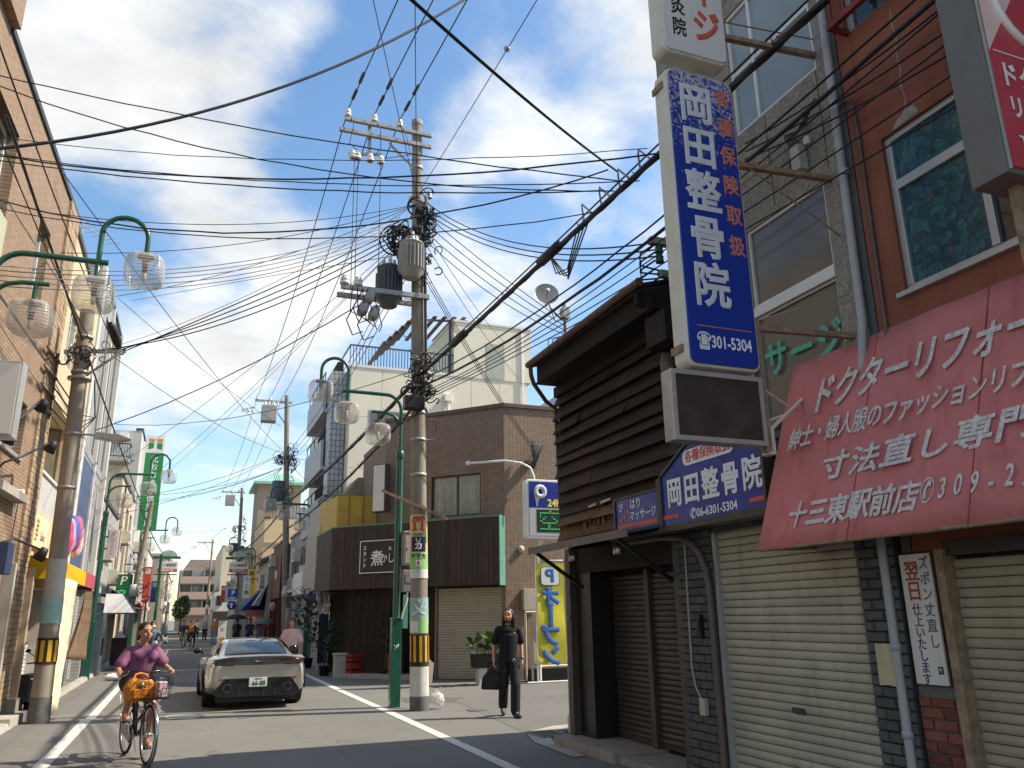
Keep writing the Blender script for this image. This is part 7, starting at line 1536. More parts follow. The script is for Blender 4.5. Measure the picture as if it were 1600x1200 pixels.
# long patterned cloth hanging to the ground, brown cloth, carp streamer
def drape(name, label, cat, m, top, bot, n=14, k=10, amp=.04):
    t = thing(name, label, cat, top[0]); mb = MB()
    for i in range(n+1):
        for j in range(k+1):
            a = Vector(top[0]).lerp(Vector(top[1]), j/k); c_ = Vector(bot[0]).lerp(Vector(bot[1]), j/k); p = a.lerp(c_, i/n)
            mb.v.append(p+Vector((amp*math.sin(j*1.9+i*.25)*(.3+i/n), 0, 0)))
    for i in range(n):
        for j in range(k): mb.f.append([i*(k+1)+j, i*(k+1)+j+1, (i+1)*(k+1)+j+1, (i+1)*(k+1)+j]); mb.sm.append(True)
    mb.build('cloth', m, t, solid=.004); return t
def printed():
    m, t, bb = new_mat('yellow printed cloth'); v = pos_vec(t); vo = N(t, 'ShaderNodeTexVoronoi'); vo.inputs['Scale'].default_value = 16; t.links.new(v, vo.inputs['Vector'])
    c = mixc(t, ramp(t, vo.outputs[0], .22, .34, 1, 0), (.72, .66, .46), (.60, .48, .18)); t.links.new(c, bb.inputs['Base Color']); bb.inputs['Roughness'].default_value = .85; return m
drape('sun_curtain', 'long yellow-white patterned cloth stretched from the awning to the ground', 'curtain', printed(), ((-2.18, 17.55, 2.45), (-2.16, 19.6, 2.45)), ((-2.16, 17.25, .10), (-2.10, 18.2, .06)))
drape('brown_cloth', 'brown cloth hanging in folds from the red end of the awning', 'cloth', mat('brown cloth', (.16, .10, .06), .9, .15, 3), ((-2.26, 22.5, 2.52), (-2.24, 23.6, 2.52)), ((-2.30, 20.9, .85), (-2.22, 23.4, .72)), amp=.06)
t = thing('carp_streamer', 'bright pink, red and blue fabric streamers hanging above the yellow awning', 'streamer', (-2.2, 17.5, 3.2))
for q, (yy, zz_, c_) in enumerate(((17.1, 3.15, (.62, .06, .18)), (17.5, 3.2, (.62, .30, .42)), (17.95, 3.3, (.08, .12, .42)), (18.4, 3.35, (.60, .10, .12)), (18.75, 3.25, (.66, .42, .5)))):
    bl = MB().ell((-2.18, yy, zz_), (.13, .2, .36), 14, 10); rg = random.Random(q)
    for i, p in enumerate(bl.v): k_ = 1+rg.uniform(-.14, .14); bl.v[i] = Vector((-2.18+(p.x+2.18)*k_, yy+(p.y-yy)*k_, p.z))
    bl.build('streamer', mat('streamer fabric %d' % q, c_, .75, .25, 12), t)
t = thing('scooter_parked', 'dark scooter half hidden between the left pole and the shop front', 'scooter', (-2.52, 17.35, 0), R(80))
for x in (0, .9): MB().ring((x, 0, .22), (0, 1, 0), .17, .05, 20, 6).build('wheel', M_tyre, t, local=True)
MB().prism([(-.2, -.12, .3), (.4, -.12, .25), (.45, -.12, .55), (-.2, -.12, .7)], (0, 0, 0), (0, .24, 0)).build('tail_body', M_black, t, .03, local=True); MB().prism([(.7, -.12, .25), (.85, -.12, .28), (.8, -.1, .85), (.72, -.1, .85)], (0, 0, 0), (0, .22, 0)).build('leg_shield', mat('dark red scooter plastic', (.16, .015, .015)), t, .03, local=True)
MB().tube([(.66, -.26, .9), (.76, 0, .93), (.66, .26, .9)], .014, 6).build('handlebar', M_black, t, local=True); MB().tube([(.76, .0, .9), (.72, .26, 1.1)], .008, 5).ell((.72, .28, 1.13), (.015, .05, .035), 8, 6).build('mirror', M_black, t, local=True)
MB().box(.3, .75, -.13, .13, .22, .28).build('footboard', M_black, t, .01, local=True); MB().box(-.2, .4, -.11, .11, .68, .75).build('seat', M_black, t, .03, local=True)

# ------------------------------------------------------------------ left utility pole (short, leaning)
t = thing('utility_pole', 'short leaning concrete pole on the left kerb with a turquoise sheet and striped band', 'utility pole', (-2.14, 16.55, 0))
def lp(z, dx=0, dy=0): return Vector((-2.14-.017*z+dx, 16.55+dy, z))
MB().tube([lp(z) for z in (-.1, 1.5, 3.5, 5.5, 7.45)], [.165, .158, .148, .138, .13], 20).build('shaft', M_pole, t)
def lband(z0, z1, m, name, d=.004, a0=0, a1=360, n=20):
    mb = MB()
    for i in range(n+1):
        a = R(a0+(a1-a0)*i/n)
        for z in (z0, z1): mb.v.append(lp(z)+Vector((math.cos(a), math.sin(a), 0))*(.167-.0048*z+d))
    for i in range(n): mb.f.append([2*i, 2*i+2, 2*i+3, 2*i+1]); mb.sm.append(True)
    return mb.build(name, m, t)
lband(-.05, .42, mat('dark scuffed base', (.12, .115, .11)), 'base_wrap', .006); lband(.95, 1.38, M_bandk, 'guard_band', .008)
for k in range(9): lband(.99, 1.34, M_stripey, 'yellow_stripe', .012, 40*k, 40*k+22, 4)
lband(1.62, 2.05, M_pt, 'poster', .010, -170, 60); lband(2.05, 2.72, mat('pale grey wrap', (.42, .41, .38), .75, .12, 5), 'grey_wrap', .006)
for z in (4.0, 5.0, 6.2, 6.9): MB().lathe([(.135, -.025), (.16, -.025), (.16, .025), (.135, .025)], lp(z), 16).build('strap', M_galv, t)
MB().lathe([(.14, 0), (.21, .0), (.21, .04), (.14, .04)], lp(6.05), 16).build('collar', M_galv, t)
MB().beam(lp(6.55, -.3, -.1), lp(6.68, .75, -.1), .07, .07).build('crossarm', M_galv, t); MB().beam(lp(6.1, .05), lp(6.62, .6), .04, .04).build('brace', M_galv, t)
insulators(t, [lp(6.6, x, -.1) for x in (-.2, .1, .4, .68)], r=.045, h=.12)
o = tangle(lp(6.55, .02, -.15), (.2, .08, .1), 24, (.03, .14), (.008, .016), 31).build('cable_tangle', M_wire, t); o['kind'] = 'stuff'
MB().lathe([(.05, 0), (.09, .1), (.09, .42), (.05, .5)], lp(6.75, .62, -.1), 10, (-.35, -.5, .8)).build('splice_case', M_black, t)
t = thing('street_light', 'flat grey roadway light on an arm from the left utility pole', 'street light', (-2.2, 16.5, 5))
MB().tube([lp(5.0), lp(5.02, .3, .05), lp(5.0, .42, .06)], .02, 7).build('arm', M_galv, t); MB().prism([lp(4.94, .35, -.02), lp(4.90, .75, -.02), lp(4.95, 1.0, .0), lp(5.03, .8, .0), lp(5.06, .4, .0)], (0, -.1, 0), (0, .12, 0)).build('lamp_housing', mat('pale grey enamel', (.42, .40, .36), .4), t, .02)
MB().prism([lp(4.93, .45, -.02), lp(4.89, .75, -.02), lp(4.935, .95, 0)], (0, -.07, 0), (0, .09, 0)).build('lens', mat('yellowed lens', (.45, .38, .2), .2), t)

# ------------------------------------------------------------------ rest of the left row
def shop(name, label, side, x, y0, y1, h, m, floors=(), front=None, depth=7, win=(), cat='building', cop=M_alud, gl=None, wf=M_alu):
    """a plain shop-house: side -1 = left row (faces +X), +1 = right row; win = list of (ya, yb, za, zb, n mullions) on the street face"""
    gl = gl or G_sky
    t = thing(name, label, cat, (x, y0, 0)); s = -side
    holes = [(a, b_, c_, d) for a, b_, c_, d, *_ in win]
    xa, xb = sorted((x, x-s*.2))
    wall_x(MB(), xa, xb, y0, y1, 0 if front is None else 2.6, h, holes).build('wall', m, t)
    xc, xd = sorted((x-s*.2, x-s*depth)); MB().box(xc, xd, y0, y1, 0, h-.05).build('wall', m, t)
    xe, xf = sorted((x+s*.06, x-s*.3)); MB().box(xe, xf, y0-.03, y1+.03, h, h+.1).build('coping', cop, t)
    for a, b_, c_, d, *q in win:
        n_ = q[0] if q else 1; xg, xh = sorted((x-s*.06, x-s*.12)); f = MB().box(xg, xh, a, b_, c_, c_+.05).box(xg, xh, a, b_, d-.05, d).box(xg, xh, a, a+.05, c_+.05, d-.05).box(xg, xh, b_-.05, b_, c_+.05, d-.05)
        for k in range(1, n_+1): yy = a+(b_-a)*k/(n_+1); f.box(xg+.004, xh-.004, yy-.025, yy+.025, c_+.05, d-.05)
        f = f.build('window', wf, t)
        for k in range(n_+1): MB().box(x-s*.10, x-s*.094, a+.05+(b_-a-.1)*k/(n_+1)+.02, a+.05+(b_-a-.1)*(k+1)/(n_+1)-.02, c_+.05, d-.05).build('pane', gl, f)
    if front is not None:
        xg, xh = sorted((x-s*.3, x-s*.35)); MB().box(xg, xh, y0+.1, y1-.1, 0, 2.6).build('shopfront', front, t)
        for yy in (y0+.08, (y0+y1)/2, y1-.08): xg, xh = sorted((x-s*.35, x+s*.02)); MB().box(xg, xh, yy-.07, yy+.07, 0, 2.62).build('pillar', m, t)
    return t
M_gtile = tile_mat('grey mosaic tile', (.36, .36, .36), (.42, .42, .42), (.2, .2, .2), .1, .1, 'YZ', 0, .5, .01, 0, .4)
M_wht = mat('off white render', (.58, .57, .54), .8, .06, 1.5, .2, 60, streak=.3, scol=(.32, .3, .27)); M_gryr = mat('grey render', (.36, .36, .35), .85, .1, 1.5, .2, 60, streak=.35, scol=(.18, .17, .16)); M_beir = mat('beige render', (.50, .43, .32), .85, .08, 1.5, .2, 60, streak=.3, scol=(.3, .24, .17)); M_shop_d = mat('dark shop interior', (.035, .035, .04), .4, .4, 2)
t = shop('grey_tower_house', 'grey mosaic and white tall narrow building right of the cream house', -1, -2.86, 22.45, 28.9, 10.9, M_gtile, front=M_shop_d, win=[(24.6, 25.6, 6.2, 10.2, 0), (26.1, 27.1, 6.2, 10.2, 0), (27.5, 28.5, 6.2, 10.2, 0)], wf=M_whitealu)
MB().box(-2.855, -2.78, 25.85, 26.05, 2.7, 10.9).build('pilaster', M_wht, t); MB().box(-2.855, -2.74, 28.55, 28.9, 2.7, 10.9).build('pilaster', M_wht, t); MB().box(-2.855, -2.76, 22.45, 22.9, 2.7, 10.9).build('pilaster', M_wht, t)
MB().box(-2.855, -2.82, 23.3, 25.8, 2.7, 5.85).build('blue_panel', mat('slate blue cladding', (.07, .10, .19), .5, .08, 2), t); MB().box(-2.818, -2.80, 23.7, 24.5, 3.3, 4.3).build('pane', G_dk, t)
t = shop('low_shop', 'low grey shop with a pale hipped tent awning below the green parking sign', -1, -2.86, 29, 36.5, 5.6, M_gryr, front=M_shop_d, win=[(30, 31.5, 3.6, 4.9), (33, 34.5, 3.6, 4.9)])
MB().box(-2.8, -2.5, 29.3, 32, 2.2, 2.4).build('tiled_hood', mat('grey tile hood', (.22, .21, .2), .7, .2, 5), t)
t = thing('tent_awning', 'pale grey hipped tent awning on the left between the green sign and the pavement', 'awning', (-2.4, 31.5, 1.9))
MB().add([(-2.5, 30.6, 1.9), (-1.6, 30.6, 1.9), (-1.6, 33.2, 1.9), (-2.5, 33.2, 1.9), (-2.5, 30.9, 2.52), (-2.05, 31.2, 2.52), (-2.05, 32.6, 2.52), (-2.5, 32.9, 2.52)], [(0, 1, 5, 4), (1, 2, 6, 5), (2, 3, 7, 6), (4, 5, 6, 7)]).build('canvas', mat('pale grey canvas', (.40, .40, .41), .8, .08), t, solid=.01)
for y in (30.65, 33.15): MB().tube([(-1.63, y, 1.9), (-2.5, y, 1.88)], .015, 6).build('frame_tube', M_galv, t)
shop('cream_shop', 'cream narrow shop-house with tall windows left of the green bank sign', -1, -2.86, 36.6, 45, 7.4, M_beir, front=M_shop_d, win=[(37.3, 39, 3.4, 6.6, 1), (40.5, 42, 3.4, 6.6, 1), (43, 44.4, 3.4, 6.6, 1)])
t = shop('grey_office', 'grey four-storey building with a railed balcony behind the green bank banner', -1, -2.88, 45.1, 53, 11.2, mat('pale grey panel wall', (.46, .46, .45), .8, .05, 1.5, streak=.2, scol=(.3, .3, .29)), front=M_shop_d, win=[(46.5, 48, 3.6, 5, 1), (49.5, 51.5, 3.6, 5, 1), (46.5, 48, 6.4, 8, 1)])
MB().box(-4.6, -3.35, 45.02, 45.09, 8.2, 9.3).build('beige_panel', mat('beige metal panel', (.46, .42, .33), .6), t); MB().box(-4.75, -3.3, 44.3, 45.1, 9.42, 9.55).build('balcony_floor', M_gryr, t)
rl = MB().beam((-4.75, 44.32, 10.3), (-3.3, 44.32, 10.3), .05, .05).beam((-3.3, 44.32, 10.3), (-3.3, 45.1, 10.3), .05, .05).beam((-4.75, 44.32, 9.65), (-3.3, 44.32, 9.65), .04, .04).build('balcony_rail', M_alud, t)
for k in range(13): MB().box(-4.75+k*.12-.012, -4.75+k*.12+.012, 44.31, 44.33, 9.55, 10.28).build('baluster', M_alud, rl)
MB().box(-3.25, -3.05, 45.05, 45.1, 9.6, 10.0).build('vent_window', M_alu, t); MB().box(-3.9, -3.5, 44.7, 45.1, 10.7, 10.95).build('white_unit', M_white, t)
t = thing('bank_sign', 'tall green bank sign with white vertical characters and orange green mark', 'sign', (-2.2, 47, 6.2))
MB().box(-2.72, -1.80, 47.0, 47.3, 6.25, 10.38).build('panel', mat('bank green', (.02, .22, .06), .45, .06, 2), t); MB().box(-2.72, -1.80, 46.995, 47.3, 10.385, 11.35).build('panel', mat('white sign panel', (.74, .74, .72), .45, .03), t)
MB().box(-2.88, -2.722, 47.0, 47.3, 6.2, 11.0).build('mounting', M_white, t)
for k, (xa, xb) in enumerate(((-2.60, -2.34), (-2.18, -1.92))): MB().box(xa, xb, 46.985, 46.996, 11.0, 11.18).build('orange_mark', mat('orange print', (.62, .26, .01), .5), t); MB().prism([(xa, 46.985, 10.94), (xb, 46.985, 10.94), (xb, 46.985, 10.66 if k == 0 else 10.58), (xa, 46.985, 10.58 if k == 0 else 10.66)], (0, 0, 0), (0, .011, 0)).build('green_mark', mat('bank green', (.02, .22, .06)), t)
text('KITA-OSAKA', 'lettering', M_chr, t, (-2.26, 46.985, 10.47), UX, UZ, .115, 1, 0)
for i, ch in enumerate('北おおさか信用金庫'): text(ch, 'lettering', M_print_w, t, (-2.24, 46.985, 10.02-.43*i), UX, UZ, .42, .95, .004)
t = thing('parking_sign', 'green parking sign with white P and lit 空 on the left side', 'sign', (-2.6, 39.5, 2.4))
MB().box(-3.02, -2.20, 39.5, 39.75, 2.42, 3.62).build('case', M_white, t, .02); MB().box(-2.99, -2.23, 39.49, 39.5, 2.45, 3.59).build('panel', mat('sign green', (.01, .13, .05), .4, .05), t)
text('P', 'lettering', M_print_w, t, (-2.60, 39.482, 3.3), UX, UZ, .52, 1, .006, shear=.15); MB().box(-2.85, -2.38, 39.48, 39.49, 2.52, 2.98).build('display', mat('dark green display', (.01, .07, .02), .4), t); text('空', 'lettering', M_ledg, t, (-2.61, 39.475, 2.75), UX, UZ, .38, 1, .004)
MB().tube([(-2.6, 39.65, 2.42), (-2.6, 39.65, 0)], .05, 8).build('post', M_white, t)
t = thing('pale_sign', 'pinkish white vertical sign with red characters beside the lamp post on the left', 'sign', (-2.6, 31, 3.7))
MB().box(-2.66, -2.34, 31, 31.15, 3.74, 4.66).build('case', mat('pinkish white acrylic', (.60, .52, .53), .4), t, .01); MB().box(-2.86, -2.66, 31.05, 31.1, 4.0, 4.05).build('bracket', M_alud, t); MB().box(-2.86, -2.66, 31.05, 31.1, 4.4, 4.45).build('bracket', M_alud, t)
for i, ch in enumerate('クリーニ'): text('丨' if ch == 'ー' else ch, 'lettering', M_print_r, t, (-2.5, 30.99, 4.5-.2*i), UX, UZ, .19, .9, .002)
t = thing('stop_sign', 'small red inverted triangle stop sign on a green post, left side', 'road sign', (-1.28, 31.6, 0))
MB().prism([(-1.45, 31.55, 2.45), (-1.11, 31.55, 2.45), (-1.28, 31.55, 2.16)], (0, 0, 0), (0, .02, 0)).build('plate', mat('traffic red', (.50, .02, .03), .4), t); text('止まれ', 'lettering', M_print_w, t, (-1.28, 31.545, 2.37), UX, UZ, .08, 1, .001); MB().tube([(-1.28, 31.6, 0), (-1.28, 31.6, 2.5)], .03, 8).build('post', M_grn, t)
t = thing('traffic_cone', 'orange red traffic cone behind the cycling woman', 'traffic cone', (-1.45, 27.2, 0)); MB().lathe([(.15, .03), (.05, .62), (.035, .66), (0, .66)], n=16).build('cone', mat('cone orange red', (.60, .06, .02), .5), t, local=True); MB().box(-.19, .19, -.19, .19, 0, .03).build('base', M_black, t, .008, local=True)
t = thing('sandbag', 'white sandbag slumped on the road at the foot of the cone', 'sandbag', (-1.72, 26.9, 0)); q = MB().ell((0, 0, .09), (.27, .17, .10), 16, 10)
for i, p in enumerate(q.v): q.v[i] = Vector((p.x*(1+.1*math.sin(i*1.3)), p.y*(1+.1*math.sin(i*2.1)), max(0, p.z*(1+.12*math.sin(i)))))
q.build('sack', mat('white sack cloth', (.62, .60, .56), .85, .1, 14), t, local=True)
t = thing('menu_stand', 'dark brown lattice stand with white papers outside the left shops', 'stand', (-2.3, 33.5, 0)); MB().box(-2.35, -1.85, 33.5, 33.6, .1, 1.05).build('board', mat('dark lattice brown', (.06, .04, .03), .8, .3, 12), t); MB().prism([(-2.3, 33.45, 1.05), (-1.9, 33.45, 1.05), (-2.1, 33.45, 1.3)], (0, 0, 0), (0, .1, 0)).build('papers', M_print_w, t)
t = thing('shop_machine', 'dark vending cabinet and pipe stack by the left lamp post', 'cabinet', (-2.7, 29.5, 0)); MB().box(-2.84, -2.35, 29.2, 30.2, 0, 1.9).build('body', mat('dark blue grey cabinet', (.06, .08, .10), .5, .2), t, .02); MB().box(-2.35, -2.34, 29.3, 30.1, .6, 1.7).build('door', G_dk, t)
shop('tan_shop', 'tan shop-house with upper windows further along the left side', -1, -2.75, 53.1, 63, 8.9, mat('tan grey wall', (.33, .30, .26), .85, .08, 1.5), front=M_shop_d, win=[(54.5, 56.5, 4.2, 5.6, 1), (58.5, 61, 4.2, 5.6, 1), (54.5, 56.5, 6.6, 8, 1)])
t = shop('white_shop', 'white shop with bright green shutters and a yellow sign far on the left', -1, -2.9, 63.2, 76, 6.6, M_wht, front=M_shop_d, win=[(64.5, 67, 3.5, 5.2, 1), (69.5, 72, 3.5, 5.2, 1)])
for y in (64.2, 67.1): MB().box(-2.89, -2.82, y, y+.7, 3.4, 5.3).build('green_shutter', mat('bright green shutter', (.04, .28, .05), .6), t)
MB().box(-2.88, -2.75, 63.6, 69, 2.5, 3.1).build('fascia_board', mat('orange yellow fascia', (.55, .33, .06), .6), t)
shop('balcony_house', 'old house with cluttered balconies far on the left', -1, -1.9, 76.3, 92, 7.2, mat('weathered beige', (.36, .32, .26), .85, .2, 1), front=M_shop_d, win=[(77.5, 81, 3.4, 4.9, 2), (84, 88, 3.4, 4.9, 2), (77.5, 81, 5.4, 6.6, 2)])
shop('pale_block', 'pale block closing the left row before the far apartments', -1, -1.9, 92.2, 120, 6.2, M_wht, front=M_shop_d, win=[(95, 99, 3.4, 4.9, 2), (104, 108, 3.4, 4.9, 2)])

def ac_unit(x, y, z, s, label):
    t = thing('air_conditioner', label, 'air conditioner', (x, y, z)); x0, x1 = sorted((x, x+s*.3))
    MB().box(x0, x1, y, y+.78, z, z+.56).build('case', M_cream_enamel, t, .01); MB().ring((x+s*.303, y+.28, z+.28), (1, 0, 0), .19, .012, 18, 5).build('fan_guard', M_alud, t); MB().box(x0, x1, y+.05, y+.1, z-.05, z).build('foot', M_galv, t); MB().box(x0, x1, y+.66, y+.71, z-.05, z).build('foot', M_galv, t)
for k, (x, y, z, s, w_) in enumerate(((-2.86, 31.8, 5.7-2.0, 1, 'low grey shop, near its middle'), (-2.86, 35.2, 3.0, 1, 'low grey shop, at its far end'), (-2.86, 39.4, 4.9, 1, 'cream narrow shop-house'), (-2.88, 48.4, 5.2, 1, 'grey office behind the bank sign'), (-2.75, 57, 3.6, 1, 'tan shop beyond the bank sign'), (4.5, 36.4, 4.0, -1, 'grey shop beside the second pole'), (4.15, 43.4, 4.2, -1, 'dark red pub'), (3.6, 70.6, 4.2, -1, 'pale green building by the far gate'))): ac_unit(x, y, z, s, 'boxy cream air conditioner on the '+w_)
for k, (x, y, z0_, z1_, c_, s_, lab) in enumerate(((-2.3, 43, 2.8, 4.4, (.6, .58, .54), '歯科', 'white vertical sign on the cream shop-house'), (-2.3, 55, 3.0, 4.8, (.5, .06, .05), '酒', 'red vertical sign on the tan shop beyond the bank sign'), (-2.2, 66, 2.9, 4.4, (.03, .09, .3), '薬', 'blue vertical sign before the green shutters'), (3.7, 53.5, 2.9, 4.6, (.6, .45, .05), '寿司', 'yellow vertical sign on the peach building'), (3.1, 69, 2.9, 4.5, (.6, .58, .54), 'カフェ', 'white vertical sign on the pale green building'), (3.0, 75, 3.0, 4.4, (.5, .06, .05), '本', 'small red vertical sign far along the right row'))):
    t = thing('vertical_sign', lab, 'sign', (x, y, z0_)); MB().box(x-.22, x+.22, y, y+.14, z0_, z1_).build('panel', mat('sign panel %d' % k, c_, .45, .06), t, .01); xa, xb = sorted((x, x+(-.6 if x < 0 else .6))); MB().box(xa, xb, y+.05, y+.09, z1_-.2, z1_-.15).build('bracket', M_alud, t)
    for i, ch in enumerate(s_): text(ch, 'lettering', M_black if c_[1] > .4 else M_print_w, t, (x, y-.006, z1_-.3-.42*i), UX, UZ, .36, 1, .004)
for k, (y0_, y1_, c_, lab) in enumerate(((37.5, 41, (.05, .10, .2), 'navy shop awning under the cream shop-house'), (49, 52, (.42, .10, .05), 'brick red shop awning under the grey office'), (56, 60, (.5, .45, .36), 'pale shop awning under the tan shop'))):
    t = thing('shop_awning', lab, 'awning', (-2.86, y0_, 2.3)); MB().prism([(-2.86, y0_, 2.9), (-2.15, y0_, 2.45), (-2.15, y0_, 2.25), (-2.17, y0_, 2.25), (-2.17, y0_, 2.43), (-2.86, y0_, 2.86)], (0, 0, 0), (0, y1_-y0_, 0)).build('canvas', mat('awning canvas %d' % k, c_, .75, .12), t)
    for y in (y0_+.05, y1_-.05): MB().tube([(-2.18, y, 2.3), (-2.86, y, 2.35)], .015, 5).build('frame_tube', M_galv, t)
# ------------------------------------------------------------------ rest of the right row
t = shop('white_siding_house', 'narrow white clapboard house between the pink board and the white signs', 1, 4.45, 29.9, 31.4, 5.9, mat('white clapboard', (.52, .53, .54), .7, .05), front=M_shop_d)
for k in range(14): MB().prism([(4.45, 29.9, 2.7+k*.22), (4.41, 29.9, 2.7+k*.22), (4.44, 29.9, 2.91+k*.22)], (0, 0, 0), (0, 1.5, 0)).build('weatherboard', mat('white clapboard', (.52, .53, .54)), t)
t = shop('grey_shop', 'grey shop with a dark window and white sign panels right of the second pole', 1, 4.5, 34, 40.5, 5.3, M_gryr, front=M_shop_d, win=[(35, 36.2, 3.4, 4.6, 0), (37, 39.5, 3.4, 4.6, 1)], gl=G_dk)
t = thing('white_sign_panel', 'blank white hanging panel in front of the grey shop on the right', 'sign', (4.3, 34.5, 2.4)); MB().box(4.25, 4.35, 33.6, 36.5, 2.55, 3.45).build('panel', mat('white sign panel', (.74, .74, .72)), t, .01); MB().box(4.35, 4.5, 34, 34.05, 3.2, 3.25).build('bracket', M_alud, t)
t = thing('fascia_sign', 'white fascia board with faded lettering left of the hanging white panel', 'sign', (4.3, 38, 2.6)); MB().box(4.3, 4.45, 36.9, 40.2, 2.75, 3.35).build('panel', mat('pale grey panel', (.42, .43, .44)), t); text('大衆酒場', 'lettering', mat('faded black print', (.15, .15, .15), .7), t, (4.295, 38.5, 3.05), UY, UZ, .5, 1, .004)
t = shop('dark_red_shop', 'dark red brick-coloured pub front behind the second utility pole', 1, 4.15, 41, 45, 5.2, mat('oxblood wall', (.10, .03, .022), .7, .15, 3), front=mat('dark red front', (.08, .02, .018), .6, .2, 2))
MB().box(4.05, 4.14, 42.2, 42.5, 3.5, 3.9).build('plaque', M_print_w, t)
t = thing('paper_lantern', 'pinkish round lantern under the pub eaves on the right', 'lantern', (3.95, 41.5, 2)); MB().lathe([(.06, -.2), (.14, -.12), (.17, 0), (.14, .12), (.06, .2)], (3.95, 41.5, 2.2), 14).build('paper', mat('faded pink paper', (.50, .28, .26), .7), t); MB().tube([(3.95, 41.5, 2.4), (4.15, 41.5, 2.6)], .01, 5).build('hook', M_black, t)
t = shop('grey_gable_house', 'grey house with a sloping roof and hanging signs beyond the dark red pub', 1, 3.95, 45.2, 51, 4.6, M_gryr, front=M_shop_d, win=[(46.5, 48, 3.2, 4.1, 1)])
MB().prism([(3.5, 45.0, 4.55), (3.5, 45.0, 4.65), (6.2, 45.0, 6.0), (6.2, 45.0, 5.9)], (0, 0, 0), (0, 6.2, 0)).build('roof', mat('grey tile roof', (.17, .17, .17), .7, .2, 5), t); MB().prism([(3.6, 45.1, 2.3), (3.3, 45.1, 2.3), (3.95, 45.1, 3.4)], (0, 0, 0), (0, 5.5, 0)).build('lean_to', mat('grey sheet', (.3, .3, .29), .7), t)
t = shop('peach_building', 'peach rendered building with a lit end wall behind the right-hand lamps', 1, 4.15, 52, 60, 7.6, mat('peach render', (.62, .47, .28), .85, .06, 1.5, streak=.2, scol=(.4, .3, .18)), front=M_shop_d, win=[(53.5, 55, 4, 5.4, 1)])
MB().box(4.2, 7.2, 51.93, 51.98, 6.1, 6.18).build('string_course', M_beir, t); rl = MB().beam((4.2, 52.1, 8.5), (7.2, 52.1, 8.5), .06, .06).build('roof_railing', M_alud, t)
for k in range(16): MB().box(4.2+k*.2-.015, 4.2+k*.2+.015, 52.08, 52.12, 7.7, 8.48).build('baluster', M_alud, rl)
MB().box(5.4, 6.6, 52.3, 53.2, 7.7, 8.4).build('air_conditioner', M_alu, t)
t = thing('turret_house', 'brown tower house with a pale green copper mansard roof above the peach building', 'building', (4.3, 61, 0)); mt = mat('grey brown tower wall', (.26, .22, .17), .85, .1, 2)
MB().box(4.3, 7.3, 61, 66, 0, 11.1).build('wall', mt, t); MB().prism([(3.9, 60.6, 11.1), (7.7, 60.6, 11.1), (7.7, 66.4, 11.1), (3.9, 66.4, 11.1)], (0, 0, 0), (0, 0, .18)).build('eaves', mat('pale verdigris', (.22, .42, .36), .6, .15, 4), t)
MB().add([(4.0, 60.7, 11.28), (7.6, 60.7, 11.28), (7.6, 66.3, 11.28), (4.0, 66.3, 11.28), (5.1, 62.0, 12.1), (6.5, 62.0, 12.1), (6.5, 65, 12.1), (5.1, 65, 12.1)], [(0, 1, 5, 4), (1, 2, 6, 5), (2, 3, 7, 6), (3, 0, 4, 7), (4, 5, 6, 7)]).build('mansard_roof', mat('pale verdigris', (.22, .42, .36)), t)
for x in (4.9, 6.0): MB().box(x, x+.7, 60.96, 61.0, 9.2, 10.2).build('window', G_dk, t)
shop('green_white_shop', 'pale green and white building beside the far shopping-street arch on the right', 1, 3.6, 66.5, 78, 7.0, mat('pale green white wall', (.50, .55, .50), .85, .06), front=M_shop_d, win=[(68, 70, 3.6, 5, 1), (72, 75, 3.6, 5, 1)])
t = shop('white_corner_house', 'white corner house with one dark window behind the blue road signs', 1, 2.55, 84, 96, 4.2, M_wht, front=mat('dark brown front', (.05, .03, .022), .7, .2), win=[(86, 87.5, 3.0, 3.9, 0)], gl=G_dk)
MB().box(2.75, 3.25, 83.9, 83.99, 2.9, 3.8).build('window', G_dk, t); MB().box(2.5, 9, 83.86, 83.98, 0, 2.35).build('timber_front', mat('dark brown front', (.05, .03, .022)), t)
shop('beige_block', 'beige block with a flat projecting roof above the arch on the right', 1, 3.4, 97, 118, 9.5, M_beir, front=M_shop_d, win=[(99, 102, 4, 5.5, 2), (106, 109, 4, 5.5, 2)])
# far apartment block closing the street
t = thing('apartment_block', 'salmon and beige apartment block with long balconies closing the far end of the street', 'apartment building', (2.2, 130, 0))
MB().box(-1.2, 6.5, 130, 142, 0, 8.6).build('wall', mat('pinkish beige wall', (.40, .32, .27), .85, .08, .5), t); MB().prism([(-.8, 130.5, 8.6), (5.5, 130.5, 8.6), (4.8, 130.5, 10.2), (.2, 130.5, 10.2)], (0, 0, 0), (0, 8, 0)).build('upper_storey', mat('brownish upper wall', (.30, .23, .19), .85, .15, .6), t)
for k in range(3):
    z = 2.3+k*2.2
    MB().box(-1.0, 5.6, 128.9, 129.0, z, z+1.0).build('balcony_front', mat('salmon balcony', (.46, .32, .26), .8, .08), t); MB().box(-1.0, 5.6, 129.0, 130, z-.14, z-.004).build('balcony_slab', M_gryr, t)
    for q in range(4): MB().box(-.6+q*1.5, .5+q*1.5, 129.94, 129.99, z+.3, z+1.9).build('window', G_sky if q % 2 else G_dk, t)
    for q in range(5): MB().box(-1.0+q*1.6, -.9+q*1.6, 129.0, 130, z, z+2.0).build('balcony_partition', M_gryr, t)
t = thing('tree', 'green street tree at the far left end of the street', 'tree', (-.35, 100, 0)); MB().tube([(-.35, 100, 0), (-.3, 100, 1.6), (-.4, 100.1, 2.8)], [.12, .09, .05], 8).build('trunk', mat('bark', (.12, .09, .06), .9), t)
